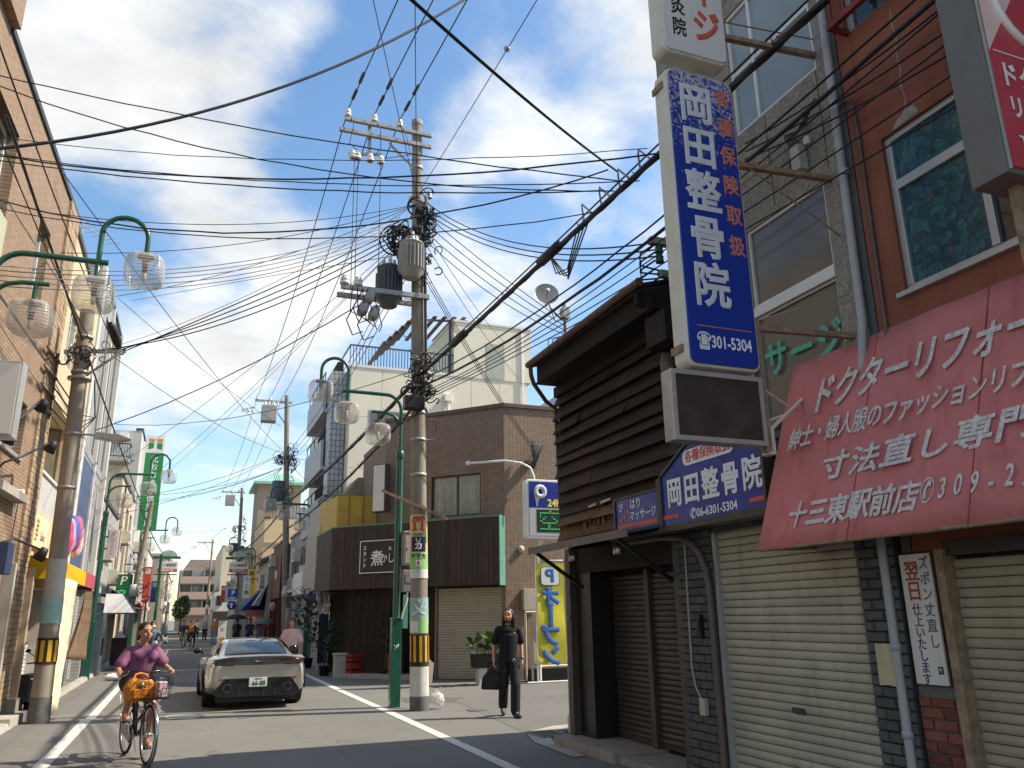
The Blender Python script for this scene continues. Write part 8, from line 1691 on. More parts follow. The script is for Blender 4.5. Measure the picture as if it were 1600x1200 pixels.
for k in range(5): MB().tube([(-.35, 100, 1.7+.2*k), (-.35+.8*math.cos(k*2.2), 100+.8*math.sin(k*2.2), 2.5+.3*k)], [.05, .015], 5).build('limb', mat('bark', (.12, .09, .06)), t)
cm = MB(); rg = random.Random(5)
for k in range(900):
    u_ = Vector((rg.gauss(0, 1), rg.gauss(0, 1), rg.gauss(0, 1))).normalized()*rg.uniform(.35, 1)**.5; c_ = Vector((-.35+u_.x*1.0, 100+u_.y*1.0, 2.9+u_.z*1.3+.2*math.sin(3*u_.x))); d_ = Vector((rg.gauss(0, 1), rg.gauss(0, 1), rg.gauss(0, .6))).normalized()*.17; e_ = d_.cross(Vector((rg.random(), rg.random(), 1))).normalized()*.09
    cm.add([c_-d_, c_+e_, c_+d_, c_-e_], [(0, 1, 2, 3)])
o = cm.build('crown', mat('street tree leaves', (.06, .11, .025), .6, .4, 2), t); o['kind'] = 'stuff'

# ------------------------------------------------------------------ shopping-street arch, road signs, awnings far up
M_archr = mat('arch red print', (.50, .12, .08), .6); M_verd = mat('arch pale green roof', (.30, .46, .36), .6)
for lab, px_, x0, x1 in (('left half of the far shopping-street gate with hanging white and red board', -1.78, -2.3, -.55), ('right half of the far shopping-street gate with hanging white and red board', 4.15, 2.35, 4.3)):
    t = thing('street_gate', lab, 'gate', (px_, 60, 0)); MB().tube([(px_, 60, 0), (px_, 60, 5.9)], .10, 10).build('post', M_grn, t); MB().box(x0, x1, 59.92, 60.08, 5.62, 5.78).build('beam', M_grn, t); MB().box(x0+.15, x1-.15, 59.95, 60.05, 4.55, 4.62).build('beam', M_grn, t)
    xm = (x0+x1)/2+(.1 if px_ < 0 else -.1)
    MB().prism([(xm+.55*math.cos(R(a)), 59.96, 5.78+.42*math.sin(R(a))) for a in range(0, 181, 15)], (0, 0, 0), (0, .1, 0)).build('arched_crest', M_verd, t)
    MB().box(xm-.62, xm+.62, 59.96, 60.04, 4.98, 5.45).build('board', mat('white sign panel', (.74, .74, .72)), t); MB().box(xm-.62, xm+.62, 59.955, 60.045, 4.74, 4.97).build('board', M_archr, t)
    text('十三東駅前', 'lettering', M_black, t, (xm, 59.945, 5.2), UX, UZ, .22, 1, .003); text('商店街', 'lettering', M_print_w, t, (xm, 59.94, 4.855), UX, UZ, .17, 1.6, .002)
    for k in range(3): MB().tube([(xm-.4+.4*k, 60, 4.55), (xm-.4+.4*k, 60, 4.2)], .012, 5).lathe([(.02, .1), (.09, 0), (.0, 0)], (xm-.4+.4*k, 60, 4.1), 10).build('hanging_lamp', M_alud, t)
t = thing('parking_road_sign', 'blue square parking road sign above a round blue arrow sign up the street', 'road sign', (2.62, 50, 0)); MB().tube([(2.62, 50.03, 0), (2.62, 50.03, 4.0)], .035, 8).build('post', M_alu, t)
MB().box(2.22, 2.72, 49.97, 50, 2.85, 3.28).build('plate', mat('road sign blue', (.01, .06, .42), .4), t, .004); text('P', 'lettering', M_print_w, t, (2.5, 49.965, 3.06), UX, UZ, .36, 1, .01); MB().box(2.3, 2.7, 49.97, 50, 2.70, 2.80).build('supplement_plate', mat('green yellow plate', (.25, .4, .15), .5), t)
MB().lathe([(0, 0), (.25, 0), (.25, .02), (0, .02)], (2.46, 49.96, 2.40), 24, (0, 1, 0)).build('round_plate', mat('road sign blue', (.01, .06, .42)), t); MB().prism([(2.42, 49.95, 2.25), (2.42, 49.95, 2.4), (2.36, 49.95, 2.4), (2.46, 49.95, 2.54), (2.56, 49.95, 2.4), (2.5, 49.95, 2.4), (2.5, 49.95, 2.25)], (0, 0, 0), (0, .006, 0)).build('arrow', M_print_w, t)
t = thing('orange_standing_sign', 'white standing sign with an orange disc outside a far shop', 'sign', (2.15, 52, 0)); MB().box(1.93, 2.38, 52, 52.12, 0, 1.55).build('board', mat('white sign panel', (.74, .74, .72)), t, .01); MB().prism([(x, 51.995, z) for x, z in roundrect(1.97, 2.34, .05, .62, .16)], (0, 0, 0), (0, .004, 0)).build('orange_disc', mat('orange print', (.62, .26, .01)), t); text('湯', 'lettering', M_print_r, t, (2.15, 51.99, 1.05), UX, UZ, .2, 1, .002)
t = thing('blue_awning', 'deep blue sloping shop awning with a red and white mascot-free sign above', 'awning', (3.4, 48, 2)); t['label'] = 'deep blue sloping shop awning hung over the pavement on the right'
MB().prism([(3.95, 46.6, 3.35), (2.85, 46.6, 2.15), (2.85, 46.6, 2.05), (3.95, 46.6, 2.1)], (0, 0, 0), (0, 3, 0)).build('canvas', mat('deep blue canvas', (.008, .015, .16), .7, .1), t); MB().box(3.0, 3.9, 46.5, 46.55, 1.75, 2.08).build('valance', mat('red white print', (.45, .14, .13), .7, .3, 12), t)
t = thing('round_sign', 'small round red shop sign above the blue awning', 'sign', (3.75, 47, 3.6)); MB().lathe([(0, 0), (.2, 0), (.2, .06), (0, .06)], (3.72, 46.7, 3.62), 18, (0, 1, 0)).build('disc', mat('traffic red', (.50, .02, .03)), t); MB().box(3.72, 3.98, 46.72, 46.76, 3.6, 3.64).build('bracket', M_alud, t)
for k, (x, y, z0_, z1_, s_) in enumerate(((3.75, 46.2, 3.1, 4.0, '居酒屋'), (3.3, 51.2, 2.8, 4.1, 'たこ焼'))):
    t = thing('vertical_sign', ('white vertical bar sign beside the dark red pub' if k == 0 else 'narrow white vertical sign at the far gable house'), 'sign', (x, y, z0_)); MB().box(x-.2, x+.2, y, y+.12, z0_, z1_).build('panel', mat('white sign panel', (.74, .74, .72)), t, .01); MB().box(x+.2, 4.0, y+.04, y+.08, z1_-.2, z1_-.15).build('bracket', M_alud, t)
    for i, ch in enumerate(s_): text(ch, 'lettering', M_black, t, (x, y-.005, z1_-.22-.28*i*(z1_-z0_)/.95), UX, UZ, .27, 1, .003)
t = thing('noren_curtain', 'dark blue shop curtain hanging under the pink board', 'curtain', (4.0, 28.5, 2.2)); 
nm = MB()
for i in range(13):
    for z in (2.42, 2.1): nm.v.append(Vector((3.96+.03*math.sin(i*1.7), 27.6+i*.2, z)))
for i in range(12): nm.f.append([2*i, 2*i+2, 2*i+3, 2*i+1]); nm.sm.append(True)
nm.build('cloth', mat('navy shop curtain', (.012, .02, .06), .85), t, solid=.006)
t = thing('nobori_flag', 'dark blue upright shop flag beside the potted plants', 'flag', (4.0, 26.3, 0)); MB().tube([(3.9, 26.3, 0), (3.9, 26.3, 1.9)], .012, 6).build('pole', M_alu, t); MB().box(3.9, 4.2, 26.29, 26.3, .3, 1.75).build('cloth', mat('navy shop curtain', (.012, .02, .06)), t)
t = thing('signboard_stack', 'glazed bar door with pale frames behind the potted plant', 'door', (4.3, 27.0, 0)); 
for k in range(3): MB().box(4.2, 4.26, 26.6+k*.7, 26.66+k*.7, 0, 2.35).build('frame', mat('pale door frame', (.5, .48, .43), .6), t)
MB().box(4.28, 4.3, 26.6, 28.2, 0, 2.35).build('pane', G_dk, t)

# ------------------------------------------------------------------ second pole and far poles
def pole2(x, y, h, lx, label, r0=.17, arm=True, tr=True, n=45):
    t = thing('utility_pole', label, 'utility pole', (x, y, 0)); f = lambda z, dx=0, dy=0: Vector((x+lx*z+dx, y+dy, z))
    MB().tube([f(-.1), f(h*.5), f(h)], [r0, r0*.85, r0*.65], 14).build('shaft', M_pole, t)
    if arm:
        MB().beam(f(h-.35, -1.5), f(h-.35, .25), .09, .1).build('crossarm', M_galv, t); MB().beam(f(h-1.4, -.1), f(h-.4, -.8), .05, .05).build('brace', M_galv, t); insulators(t, [f(h-.3, q) for q in (-1.4, -.8, -.25)], r=.07, h=.2)
        MB().beam(f(h-.7, -1.5), f(h-.9, -2.1), .05, .05).build('crossarm', M_galv, t); insulators(t, [f(h-.95, q) for q in (-2.05, -1.8, -1.6)], r=.07, h=.17)
    if tr:
        MB().box(*(lambda c: (c.x-.45, c.x+.25, c.y-.3, c.y+.3, c.z-.4, c.z+.4))(f(h-1.0, -.75))).build('switch_box', M_tr, t, .03)
        for q in range(4): mm = MB(); insulator(mm, f(h-.6, -1.05+.2*q, -.2), .05, .2); mm.build('bushing', M_porc, t)
        MB().lathe([(0, 0), (.26, 0), (.3, .06), (.3, .85), (.26, .95), (0, .97)], f(h-5.2, -.42), 18).build('transformer', M_tr2, t)
        for q in range(3): MB().tube([f(h-4.2, -.5+.1*q), f(h-3.9, -.6+.1*q), f(h-3.6, -.2)], .012, 5).build('cable', M_wire, t)
    o = tangle(f(h-3.4, .22, -.1), (.13, .1, .5), n, (.06, .22), (.012, .022), int(y)).build('cable_tangle', M_wire, t); o['kind'] = 'stuff'
    o = tangle(f(h-3.2, -.32, -.1), (.06, .06, .06), n//3, (.15, .3), (.012, .022), int(y)+1).build('cable_coil', M_wire, t); o['kind'] = 'stuff'
    MB().lathe([(.165, 0), (.175, 0), (.17, .5), (.165, .5)], f(2.6), 14).build('wrap', M_pw, t); MB().lathe([(r0+.003, 0), (r0+.006, 0), (r0, 1.2), (r0-.003, 1.2)], f(.9), 14).build('wrap', mat('pale grey wrap', (.42, .41, .38)), t)
    return t
pole2(4.42, 39.5, 12.2, -.053, 'second concrete utility pole with switch box, grey transformer and cable coils')
pole2(3.6, 66, 11.5, -.02, 'third utility pole on the right beyond the peach building', n=30)
pole2(2.15, 92, 9.8, 0, 'distant utility pole standing in the middle of the street view', .15, True, False, 20)
pole2(-2.25, 38, 6.6, .08, 'leaning slim pole in front of the green bank banner on the left', .13, False, False, 10)
pole2(-1.6, 74, 6.8, .01, 'distant left utility pole beside the balcony house', .13, True, False, 12)
# ------------------------------------------------------------------ satellite dishes and mast behind the wooden house
t = thing('antenna_mast', 'short metal mast with insulators and looped cables behind the dark roof', 'mast', (6.9, 14.5, 0)); 
MB().tube([(7.05, 14.5, 5.5), (7.02, 14.5, 8.05)], .045, 8).build('mast', M_galv, t); MB().box(6.95, 7.1, 14.4, 14.6, 7.7, 7.95).build('clamp', M_galv, t); MB().tube([(7.02, 14.45, 7.75), (6.85, 14.4, 7.68), (6.62, 14.35, 7.85)], .02, 6).build('arm', M_black, t)
for k in range(3): MB().tube([(7.0, 14.4, 7.3), (6.75-.1*k, 14.35, 7.15), (6.7-.08*k, 14.35, 6.7), (6.85-.05*k, 14.4, 6.45)], .010, 5).build('cable', M_wire, t)
def dish(c, r, label):
    t = thing('satellite_dish', label, 'satellite dish', c); ax = Vector((-.30, -.92, .22)).normalized()
    MB().lathe([(0.01, 0), (r*.35, .012), (r*.7, .05), (r, .11), (r*1.01, .115), (r*.99, .10)], Vector(c)-ax*.05, 26, ax).build('reflector', mat('pale grey dish', (.50, .49, .46), .5, .06, 4), t); C_ = Vector(c)
    MB().tube([C_+Vector((0, 0, -r*.95)), C_+ax*.35+Vector((0, 0, -r*.35))], .014, 6).build('feed_arm', M_galv, t); MB().lathe([(0, 0), (.05, 0), (.05, .1), (0, .1)], C_+ax*.33+Vector((0, 0, -r*.3)), 10, -ax).build('receiver', mat('pale grey dish', (.50, .49, .46)), t)
    MB().tube([C_-ax*.05, C_-ax*.2+Vector((.15, 0, -.2)), C_+Vector((.25, .1, -.5))], .02, 6).build('mount', M_galv, t)
dish((6.46, 14.2, 8.05), .26, 'round pale satellite dish on the mast above the dark roof'); dish((6.98, 14.35, 6.55), .22, 'second satellite dish half hidden by the dark roof edge')
t = thing('tv_antenna', 'rooftop television aerial behind the left green lamp', 'antenna', (-3.4, 19.8, 9.5)); MB().tube([(-3.1, 20, 9.5), (-3.1, 20, 11.0)], .018, 6).tube([(-3.5, 19.3, 10.8), (-2.5, 20.8, 10.8)], .012, 5).build('mast', M_galv, t)
for k in range(9): a_ = Vector((-3.5, 19.3, 10.8)).lerp(Vector((-2.5, 20.8, 10.8)), k/8); MB().tube([a_-Vector((.2, -.13, 0)), a_+Vector((.2, -.13, 0))], .006, 4).build('element', M_galv, t)
WIRES = [
    ('hv_near', 0.012, (2.32, 15.05, 12.12), (3.93, -12.0, 12.2), 0.25),
    ('hv_far', 0.012, (2.32, 15.05, 12.12), (2.39, 39.5, 12.05), 0.6),
    ('hv_end', 0.011, (2.39, 39.5, 12.0), (2.0, 66.0, 11.3), 0.5),
    ('hv_near', 0.012, (2.89, 15.05, 12.12), (4.45, -12.0, 12.2), 0.25),
    ('hv_far', 0.012, (2.89, 15.05, 12.12), (2.99, 39.5, 12.05), 0.6),
    ('hv_end', 0.011, (2.99, 39.5, 12.0), (2.6, 66.0, 11.3), 0.5),
    ('hv_near', 0.012, (3.45, 15.05, 12.12), (4.89, -12.0, 12.2), 0.25),
    ('hv_far', 0.012, (3.45, 15.05, 12.12), (3.54, 39.5, 12.05), 0.6),
    ('hv_end', 0.011, (3.54, 39.5, 12.0), (3.15, 66.0, 11.3), 0.5),
    ('heavy', 0.024, (-2.9, 10.93, 7.53), (4.7, 12.49, 14.02), 0.71),
    ('cross', 0.00816, (-2.9, 10.74, 8.53), (4.28, 7.01, 6.34), 0.14),
    ('cross', 0.00816, (-2.9, 10.82, 8.43), (4.28, 7.38, 6.43), 0.41),
    ('cross', 0.00544, (-2.9, 11.23, 7.9), (4.28, 6.61, 6.54), 0.24),
    ('cross', 0.01088, (-2.9, 11.38, 7.71), (4.28, 6.45, 6.38), 0.33),
    ('cross', 0.00884, (-2.9, 11.42, 7.66), (4.28, 7.61, 6.56), 0.2),
    ('cross', 0.0068000000000000005, (-2.9, 11.37, 7.73), (4.28, 6.81, 6.25), 0.22),
    ('cross', 0.0102, (-2.9, 11.75, 7.24), (4.28, 7.5, 6.78), 0.66),
    ('cross', 0.00748, (-2.9, 11.82, 7.15), (4.28, 7.87, 6.4), 0.41),
    ('diag', 0.012, (0.8, 3.69, 5.08), (4.28, 7.28, 6.63), 0.05),
    ('ball', 0.007, (3.79, 8.22, 9.8), (3.95, 15.0, 10.5), 0.02),
    ('fan_r', 0.01, (4.05, 15.0, 10.2), (4.75, 7.2, 5.77), 0.46),
    ('fan_r', 0.01, (4.05, 15.0, 10.08), (4.75, 7.21, 5.68), 0.45),
    ('fan_r', 0.01, (4.05, 15.0, 9.96), (4.75, 7.22, 5.6), 0.44),
    ('fan_m', 0.009, (4.05, 15.0, 9.9), (7.0, 14.4, 7.6), 0.08),
    ('fan_m', 0.009, (4.05, 15.0, 9.7), (7.0, 14.4, 7.5), 0.12),
    ('fan_m', 0.009, (4.05, 15.0, 9.5), (7.0, 14.4, 7.4), 0.17),
    ('fan_m', 0.009, (4.05, 15.0, 9.3), (7.0, 14.4, 7.3), 0.22),
    ('fan_d', 0.009, (4.0, 15.0, 8.7), (8.66, 20.25, 6.2), 0.15),
    ('fan_d', 0.009, (4.0, 15.0, 8.6), (8.72, 20.25, 6.05), 0.15),
    ('fan_d', 0.009, (4.0, 15.0, 8.5), (8.78, 20.25, 5.9), 0.15),
    ('fan_d', 0.008, (4.0, 15.0, 9.6), (11.5, 29.6, 12.6), 0.2),
    ('fan_d', 0.008, (4.0, 15.0, 9.3), (12.1, 29.6, 11.1), 0.2),
    ('left4', 0.011, (3.45, 15.03, 9.45), (-1.55, 16.45, 6.66), 0.06),
    ('left4', 0.011, (3.45, 15.03, 9.35), (-1.67, 16.45, 6.66), 0.18),
    ('left4', 0.011, (3.45, 15.03, 9.25), (-1.79, 16.45, 6.66), 0.29),
    ('left4', 0.011, (3.45, 15.03, 9.15), (-1.91, 16.45, 6.66), 0.41),
    ('leftw', 0.008, (3.5, 15.03, 9.75), (-2.88, 12.14, 6.43), 0.5),
    ('leftw', 0.008, (3.5, 15.03, 9.67), (-2.88, 12.19, 6.38), 0.5),
    ('leftw', 0.008, (3.5, 15.03, 9.59), (-2.88, 12.23, 6.32), 0.5),
    ('leftw', 0.008, (3.5, 15.03, 9.51), (-2.88, 12.28, 6.26), 0.51),
    ('leftw', 0.008, (3.5, 15.03, 9.43), (-2.88, 12.33, 6.2), 0.51),
    ('lefth', 0.014, (3.9, 15.0, 8.6), (-2.6, 23.24, 6.5), 0.3),
    ('lefth', 0.008, (3.9, 15.0, 6.4), (-2.7, 27.45, 7.61), 0.41),
    ('lefth', 0.008, (3.9, 15.0, 9.0), (-2.9, 31.37, 13.23), -0.03),
    ('bundle', 0.034, (3.99, 15.0, 6.3), (4.55, 4.16, 6.56), 0.0),
    ('bundle_m', 0.012, (3.99, 15.0, 6.42), (4.55, 4.19, 6.71), 0.03),
    ('bundle2', 0.02, (3.99, 15.0, 6.05), (4.72, 3.36, 5.93), 0.35),
    ('bundle2', 0.012, (3.99, 15.0, 6.2), (4.72, 3.45, 6.06), 0.33),
    ('thin_r', 0.008, (4.05, 15.0, 5.95), (4.88, 3.41, 5.94), 0.32),
    ('thin_r', 0.008, (4.05, 15.0, 5.89), (4.88, 3.39, 5.66), 0.24),
    ('thin_r', 0.008, (4.05, 15.0, 5.83), (4.88, 3.36, 5.39), 0.17),
    ('thin_r', 0.008, (4.05, 15.0, 5.77), (4.88, 3.33, 5.13), 0.11),
    ('thin_r2', 0.009, (4.8, 5.64, 6.13), (4.85, 3.25, 5.94), 0.06),
    ('thin_r2', 0.009, (4.8, 5.66, 6.05), (4.85, 3.19, 5.72), 0.06),
    ('thin_r2', 0.009, (4.8, 5.67, 5.97), (4.85, 3.13, 5.51), 0.06),
    ('bundle_far', 0.042, (3.95, 15.2, 6.25), (4.15, 39.4, 7.0), 0.2),
    ('bundle_far', 0.03, (3.98, 15.2, 5.75), (4.18, 39.4, 5.7), 0.26),
    ('bundle_far', 0.035, (4.15, 39.5, 7.0), (3.3, 66.0, 6.6), 0.5),
    ('bundle_far', 0.03, (4.18, 39.5, 5.7), (3.4, 66.0, 5.6), 0.4),
    ('far_thin', 0.01, (3.95, 15.2, 9.6), (4.0, 39.3, 9.4), 0.5),
    ('far_thin', 0.01, (3.95, 15.2, 9.3), (4.0, 39.3, 9.1), 0.5),
    ('far_thin', 0.01, (3.95, 15.2, 9.0), (4.0, 39.3, 8.8), 0.5),
    ('left_bundle', 0.02, (-2.3, 9.11, 7.0), (-2.2, 38.0, 6.6), 0.1),
    ('left_bundle', 0.022, (-2.2, 38.0, 6.4), (-1.6, 74.0, 6.4), 0.3),
    ('left_bundle', 0.012, (-2.5, 9.02, 7.89), (-2.4, 24.92, 9.03), 0.15),
    ('left_bundle', 0.009, (-2.4, 9.26, 6.88), (-2.0, 16.5, 6.6), 0.1),
    ('p2l', 0.01, (-2.86, 26.0, 9.5), (3.75, 39.4, 9.3), 0.35),
    ('p2l', 0.01, (-2.86, 30.0, 5.5), (3.75, 39.4, 9.3), 0.35),
    ('p2l', 0.01, (-2.86, 34.0, 5.5), (3.75, 39.4, 9.3), 0.35),
    ('p2l', 0.01, (-2.86, 41.0, 7.2), (3.75, 39.4, 8.6), 0.35),
    ('p2l', 0.01, (-2.86, 44.5, 7.3), (3.75, 39.4, 8.6), 0.35),
    ('p2l', 0.01, (-2.8, 53.0, 8.6), (3.75, 39.4, 8.6), 0.35),
    ('p2l', 0.009, (-2.7, 14.76, 9.36), (3.95, 39.4, 9.2), 0.3),
    ('p2l', 0.009, (-2.9, 27.23, 11.74), (3.6, 39.4, 10.6), 0.2),
    ('p2r', 0.009, (4.05, 39.3, 9.0), (4.6, 31.5, 9.0), 0.25),
    ('p2r', 0.009, (4.05, 39.3, 9.0), (4.6, 33.0, 6.8), 0.25),
    ('p2r', 0.009, (4.05, 39.3, 9.0), (5.1, 29.7, 8.0), 0.25),
    ('p3', 0.01, (2.4, 66.0, 8.4), (-2.7, 56.0, 7.5), 0.4),
    ('p3', 0.01, (2.4, 66.0, 8.4), (-2.8, 64.0, 5.5), 0.4),
    ('p3', 0.01, (2.4, 66.0, 8.4), (3.9, 52.0, 6.6), 0.4),
    ('p3', 0.01, (2.4, 66.0, 8.0), (4.0, 58.0, 7.0), 0.4),
    ('p3', 0.01, (2.4, 66.0, 8.4), (-1.6, 74.0, 6.6), 0.4),
    ('p3', 0.01, (2.4, 66.0, 8.4), (2.1, 92.0, 8.2), 0.4),
    ('p3', 0.014, (-1.55, 74.0, 6.5), (2.1, 92.0, 7.4), 0.5),
    ('p3', 0.014, (2.1, 92.0, 8.5), (6.0, 130.0, 9.0), 0.5),
    ('p3', 0.012, (2.1, 92.0, 9.4), (-3.0, 125.0, 8.5), 0.5),
    ('fan_x', 0.007, (3.85, 15.0, 10.1), (-2.85, 14.03, 8.22), 0.35),
    ('fan_x', 0.007, (3.85, 15.0, 10.1), (-2.85, 16.0, 8.35), 0.35),
    ('fan_x', 0.007, (3.85, 15.0, 10.1), (-2.85, 19.73, 8.8), 0.35),
    ('fan_x', 0.007, (3.85, 15.0, 10.1), (-2.85, 25.22, 9.37), 0.35),
    ('steep', 0.008, (3.85, 15.0, 10.3), (1.89, 10.51, 11.2), 0.03),
    ('steep', 0.008, (3.85, 15.0, 10.3), (2.54, 10.27, 11.2), 0.03),
    ('p1l', 0.007, (3.85, 15.1, 9.6), (-2.84, 30.0, 6.5), 0.3),
    ('p1l', 0.007, (3.85, 15.1, 9.6), (-2.84, 41.0, 7.3), 0.3),
    ('p1l', 0.007, (3.85, 15.1, 9.6), (-2.84, 52.0, 9.0), 0.3),
]
# ------------------------------------------------------------------ overhead wires, one object each, strung between the things above
WL = {'hv_near': 'thin line from the main pole top over the viewer', 'hv_far': 'thin line from the main pole top to the second pole', 'hv_end': 'thin line between the second and third poles',
      'heavy': 'thick black cable swooping across the upper left sky', 'cross': 'black cable crossing the sky from the tan building to the right-hand cable bundle', 'diag': 'black cable falling from the top edge to the bundle by the blue sign', 'ball': 'thin wire with a round joint dropping to the main pole from the top edge',
      'fan_r': 'thin wire fanning from the main pole to the clinic wall', 'fan_m': 'thin wire from the main pole to the satellite dish mast', 'fan_x': 'very thin wire from the pole tangle to the left roofs', 'steep': 'thin steep wire rising from the pole tangle to the top edge', 'p1l': 'very thin wire from the main pole down to the left row', 'fan_d': 'thin service wire dropping from the main pole behind the brown building', 'left4': 'black cable from the pole coils to the short left pole',
      'leftw': 'pale wire from the pole coils to the tan wall', 'lefth': 'dark cable sagging from the main pole to the left row of houses', 'bundle': 'thickest black cable bundle rising along the right-hand facades behind the blue sign', 'bundle_m': 'thin messenger wire strung just above the thickest cable bundle',
      'bundle2': 'black cable of the second bundle passing the clinic and red wall', 'thin_r': 'thin wire below the second cable bundle on the right', 'thin_r2': 'thin wire crossing the terracotta wall', 'bundle_far': 'black cable bundle running up the street beyond the main pole', 'far_thin': 'thin wire from the main pole to the coils on the second pole',
      'left_bundle': 'black cable strung along the left-hand facades', 'p2l': 'thin service wire from the second pole to the left-hand houses', 'p2r': 'thin service wire from the second pole to the cream building', 'p3': 'faint far service wire around the distant poles'}
WX = {'cross': ['highest cable leaving the tan building towards the bundle', 'second highest cable from the tan building, dipping just above the pole tangle', 'thinnest, nearly level cable crossing just under the top crossarm', 'thickest of the level cables crossing behind the blue sign end', 'lower thin level cable ending left of the thick bundle', 'level cable between the thick one and the pole coils', 'long sagging cable rising right from the pole coils to the bundle', 'lowest sagging cable from the tan building across the pole coils'],
  'left_bundle': ['thickest black cable slanting down the left facades behind the glass lamps', 'black cable continuing far up the left row beyond the leaning pole', 'cable along the roof edge of the tan building', 'thin cable down the tan wall to the short left pole'],
  'bundle2': ['thicker black cable of the second bundle across the terracotta wall', 'thinner cable strung over the second bundle on the right'],
  'thin_r': ['thin wire on the red wall, topmost of four under the second bundle', 'thin wire on the red wall, second of four under the second bundle', 'thin wire on the red wall, third of four under the second bundle', 'thin wire on the red wall, lowest of four under the second bundle'],
  'p2l': ['wire from the second pole to the grey mosaic house top', 'wire from the second pole to the near end of the low grey shop', 'wire from the second pole to the middle of the low grey shop', 'wire from the second pole to the cream narrow shop-house', 'wire from the second pole to the end of the cream shop by the bank sign', 'wire from the second pole to the tan shop beyond the bank sign', 'long thin wire from the tan roof to the second pole coils', 'thin wire from behind the left lamp to the second pole switch box'],
  'lefth': ['dark cable sagging from below the pole coils to the left row', 'lowest dark wire from the splice box on the main pole to the left row', 'straight dark wire from the pole coils to the grey mosaic house'],
  'fan_d': ['drop wire to the bracket on the brown side wall, uppermost', 'drop wire to the bracket on the brown side wall, middle', 'drop wire to the bracket on the brown side wall, lowest', 'drop wire from the main pole to the cream stair tower top', 'drop wire from the main pole to the lower cream stair tower'],
  'bundle_far': ['upper black bundle sagging up the street from the main pole to the second', 'lower black bundle sagging up the street from the main pole to the second', 'upper black bundle beyond the second pole', 'lower black bundle beyond the second pole'],
  'p2r': ['wire from the second pole to the top of the cream balconies', 'wire from the second pole to the lower cream balconies', 'wire from the second pole to the cream wall corner'],
  'p3': ['far wire from the third pole to the tan shop', 'far wire from the third pole to the white shop with green shutters', 'far wire from the third pole to the peach building', 'far wire from the third pole to the rear of the peach building', 'far wire from the third pole across to the distant left pole', 'far wire from the third pole to the central distant pole', 'far wire from the distant left pole to the central distant pole', 'farthest wire right of the central distant pole', 'farthest wire left of the central distant pole'],
  'far_thin': ['upper wire between the main pole tangle and second pole coils', 'middle wire between the main pole tangle and second pole coils', 'lower wire between the main pole tangle and second pole coils']}
WC = {}
WN = {}
for k, *_ in WIRES: WN[k] = WN.get(k, 0)+1
M_wire_p = mat('pale cable sheath', (.22, .22, .22), .5, .1)
rg = random.Random(21)
for k, r, a, b_, sag in WIRES:
    pts = catenary(a, b_, sag, 22)
    if k in ('cross', 'lefth', 'bundle2'):
        for i in range(1, 22): pts[i] += Vector((0, 0, rg.uniform(-.008, .008)))
    o = MB().tube(pts, r, 6 if r < .02 else 8).build('overhead_cable', M_wire_p if k == 'leftw' else M_wire)
    WC[k] = WC.get(k, 0)+1; lab_ = WX[k][WC[k]-1] if k in WX else WL[k]+('' if WN[k] == 1 else ', '+(('left', 'middle', 'right') if k[:2] == 'hv' else ('topmost', 'second', 'third', 'fourth', 'fifth'))[WC[k]-1]+(' one' if k[:2] == 'hv' else ' from above'))
    tag(o, lab_, 'cable', ('overhead cables: '+k.replace('_', ' ')) if WN[k] > 1 else None)
    L_ = (Vector(b_)-Vector(a)).length
    if k in ('bundle', 'bundle2', 'left_bundle', 'bundle_far') and r > .02 and L_ < 40:     # lashed sub-cables, clips and hangers
        o.name = 'cable_bundle'; INV[o] = Matrix.Identity(4)
        for s_ in range(3 if r > .03 else 2):
            q = []
            for i in range(45):
                f = i/44*22; i0 = min(21, int(f)); p = pts[i0].lerp(pts[i0+1], f-i0); an = i*.9+2.1*s_; q.append(p+Vector((math.cos(an)*r*.8, 0, math.sin(an)*r*.8-.006)))
            MB().tube(q, r*.42, 5).build('lashed_cable', M_wire, o)
        hm = MB().ring((0, 0, .05), (0, 1, 0), .055, .008, 10, 4, R(-30), R(230)).mesh('hanger'); hm.materials.append(M_wire)
        nh = int(L_/1.1)
        share(hm, 'hanger', o, [pts[0].lerp(pts[-1], (i+.5)/nh)-Vector((0, 0, sag*4*((i+.5)/nh)*(1-(i+.5)/nh))) for i in range(nh)])
    if k in ('hv_near',):
        for f in (.12, .30): MB().tube([Vector(a).lerp(Vector(b_), f*.12)-Vector((0, 0, .01)), Vector(a).lerp(Vector(b_), f*.12+.012)-Vector((0, 0, .01))], .035, 7).build('clamp', M_wire, o)
    if k == 'ball':
        p = Vector(b_).lerp(Vector(a), .80); MB().ell(p, (.05, .05, .05), 10, 8).build('joint', M_galv, o)
# splice cases and slack loops hung on the main bundle
B0, B1 = Vector((3.99, 15, 6.3)), None
for k, r, a, b_, sag in WIRES:
    if k == 'bundle': B1 = Vector(b_); S1 = sag
def onb(f, dz=0, dx=0): return B0.lerp(B1, f)-Vector((-dx, 0, S1*4*f*(1-f)-dz))
t = thing('splice_case', 'black splice case with slack loops on the thick bundle right of the satellite dish', 'splice case', tuple(onb(.52)))
MB().tube([onb(.50, .02), onb(.505, .02), onb(.555, .02), onb(.56, .02)], [.03, .075, .075, .03], 10).build('case', M_wire, t)
for q in range(4): MB().tube([onb(.53, 0), onb(.545+.01*q, -.35-.06*q), onb(.575, -.42-.05*q), onb(.60+.01*q, -.02)], .010, 5).build('slack_loop', M_wire, t)
for q, f in enumerate((.62, .66, .70, .74)): MB().tube([onb(f, .0), onb(f+.004, .16, -.05), onb(f+.012, .18, -.1), onb(f+.02, .02)], .012, 5).build('drop_clamp', M_galv, t)
t = thing('splice_case', 'grey sleeve on the thick bundle near the main pole', 'splice case', tuple(onb(.12)))
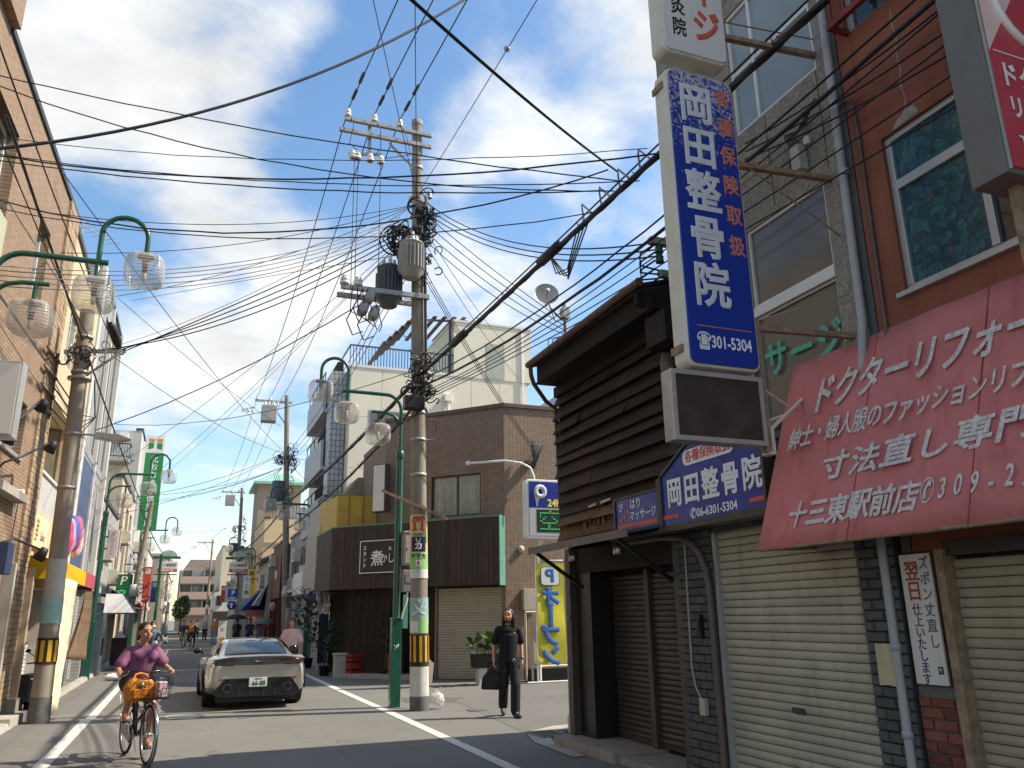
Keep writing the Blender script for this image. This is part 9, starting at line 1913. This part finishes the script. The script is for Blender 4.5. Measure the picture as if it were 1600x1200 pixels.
MB().tube([onb(.17, .01), onb(.175, .01), onb(.23, .01), onb(.235, .01)], [.03, .07, .07, .03], 10).build('case', M_wire, t)
MB().tube([onb(.05, .05), onb(.0, .02), onb(-.01, -.2)], .03, 6).build('sleeve', mat('orange brown sleeve', (.22, .08, .03), .5), t)
t = thing('wall_bracket', 'weathered cable bracket with green insulators at the clinic wall edge beside the blue sign', 'bracket', (4.85, 7.2, 5.7))
MB().box(4.6, 4.95, 7.16, 7.24, 5.72, 5.80).build('arm', mat('weathered timber', (.3, .27, .22), .8, .2), t); MB().box(4.7, 4.95, 7.16, 7.24, 5.32, 5.40).build('arm', mat('weathered timber', (.3, .27, .22)), t)
for z in (5.5, 5.62): m = MB(); insulator(m, (4.72, 7.2, z), .05, .12); m.build('insulator', mat('green glass insulator', (.02, .10, .06), .2), t)
for q in range(4): MB().tube([(4.66, 7.2, 5.72-.1*q), (4.5, 7.25, 5.6-.1*q), (4.48, 7.25, 5.45-.09*q), (4.7, 7.2, 5.4-.05*q)], .012, 5).build('cable', M_wire, t)

# ------------------------------------------------------------------ turn every piece of lettering into plain mesh
bpy.context.view_layer.update()
dg = bpy.context.evaluated_depsgraph_get()
_fm = {}
for o in [o for o in S.objects if o.type == 'FONT']:
    d = o.data; key = (d.body, round(d.size, 4), d.align_x, round(d.extrude, 5), round(d.offset, 5), round(d.shear, 3), round(d.space_line, 3), d.materials[0].name if d.materials else '', o.get('wrap', 0))
    if key in _fm: me = _fm[key]
    else:
        me = bpy.data.meshes.new_from_object(o.evaluated_get(dg)); me.name = o.name.split('.')[0]; _fm[key] = me
        r_ = o.get('wrap', 0)
        if r_:
            for v in me.vertices:
                x, y, z = v.co; z *= .2; v.co = ((r_+z)*math.sin(x/r_), y, (r_+z)*math.cos(x/r_))
    n = bpy.data.objects.new(o.name.split('.')[0], me); COL.objects.link(n); n.parent = o.parent; n.matrix_basis = o.matrix_basis.copy() if not o.get('wrap', 0) else o.matrix_basis @ Matrix.Diagonal((1, 1, 5, 1))
for o in [o for o in S.objects if o.type == 'FONT']: bpy.data.objects.remove(o)
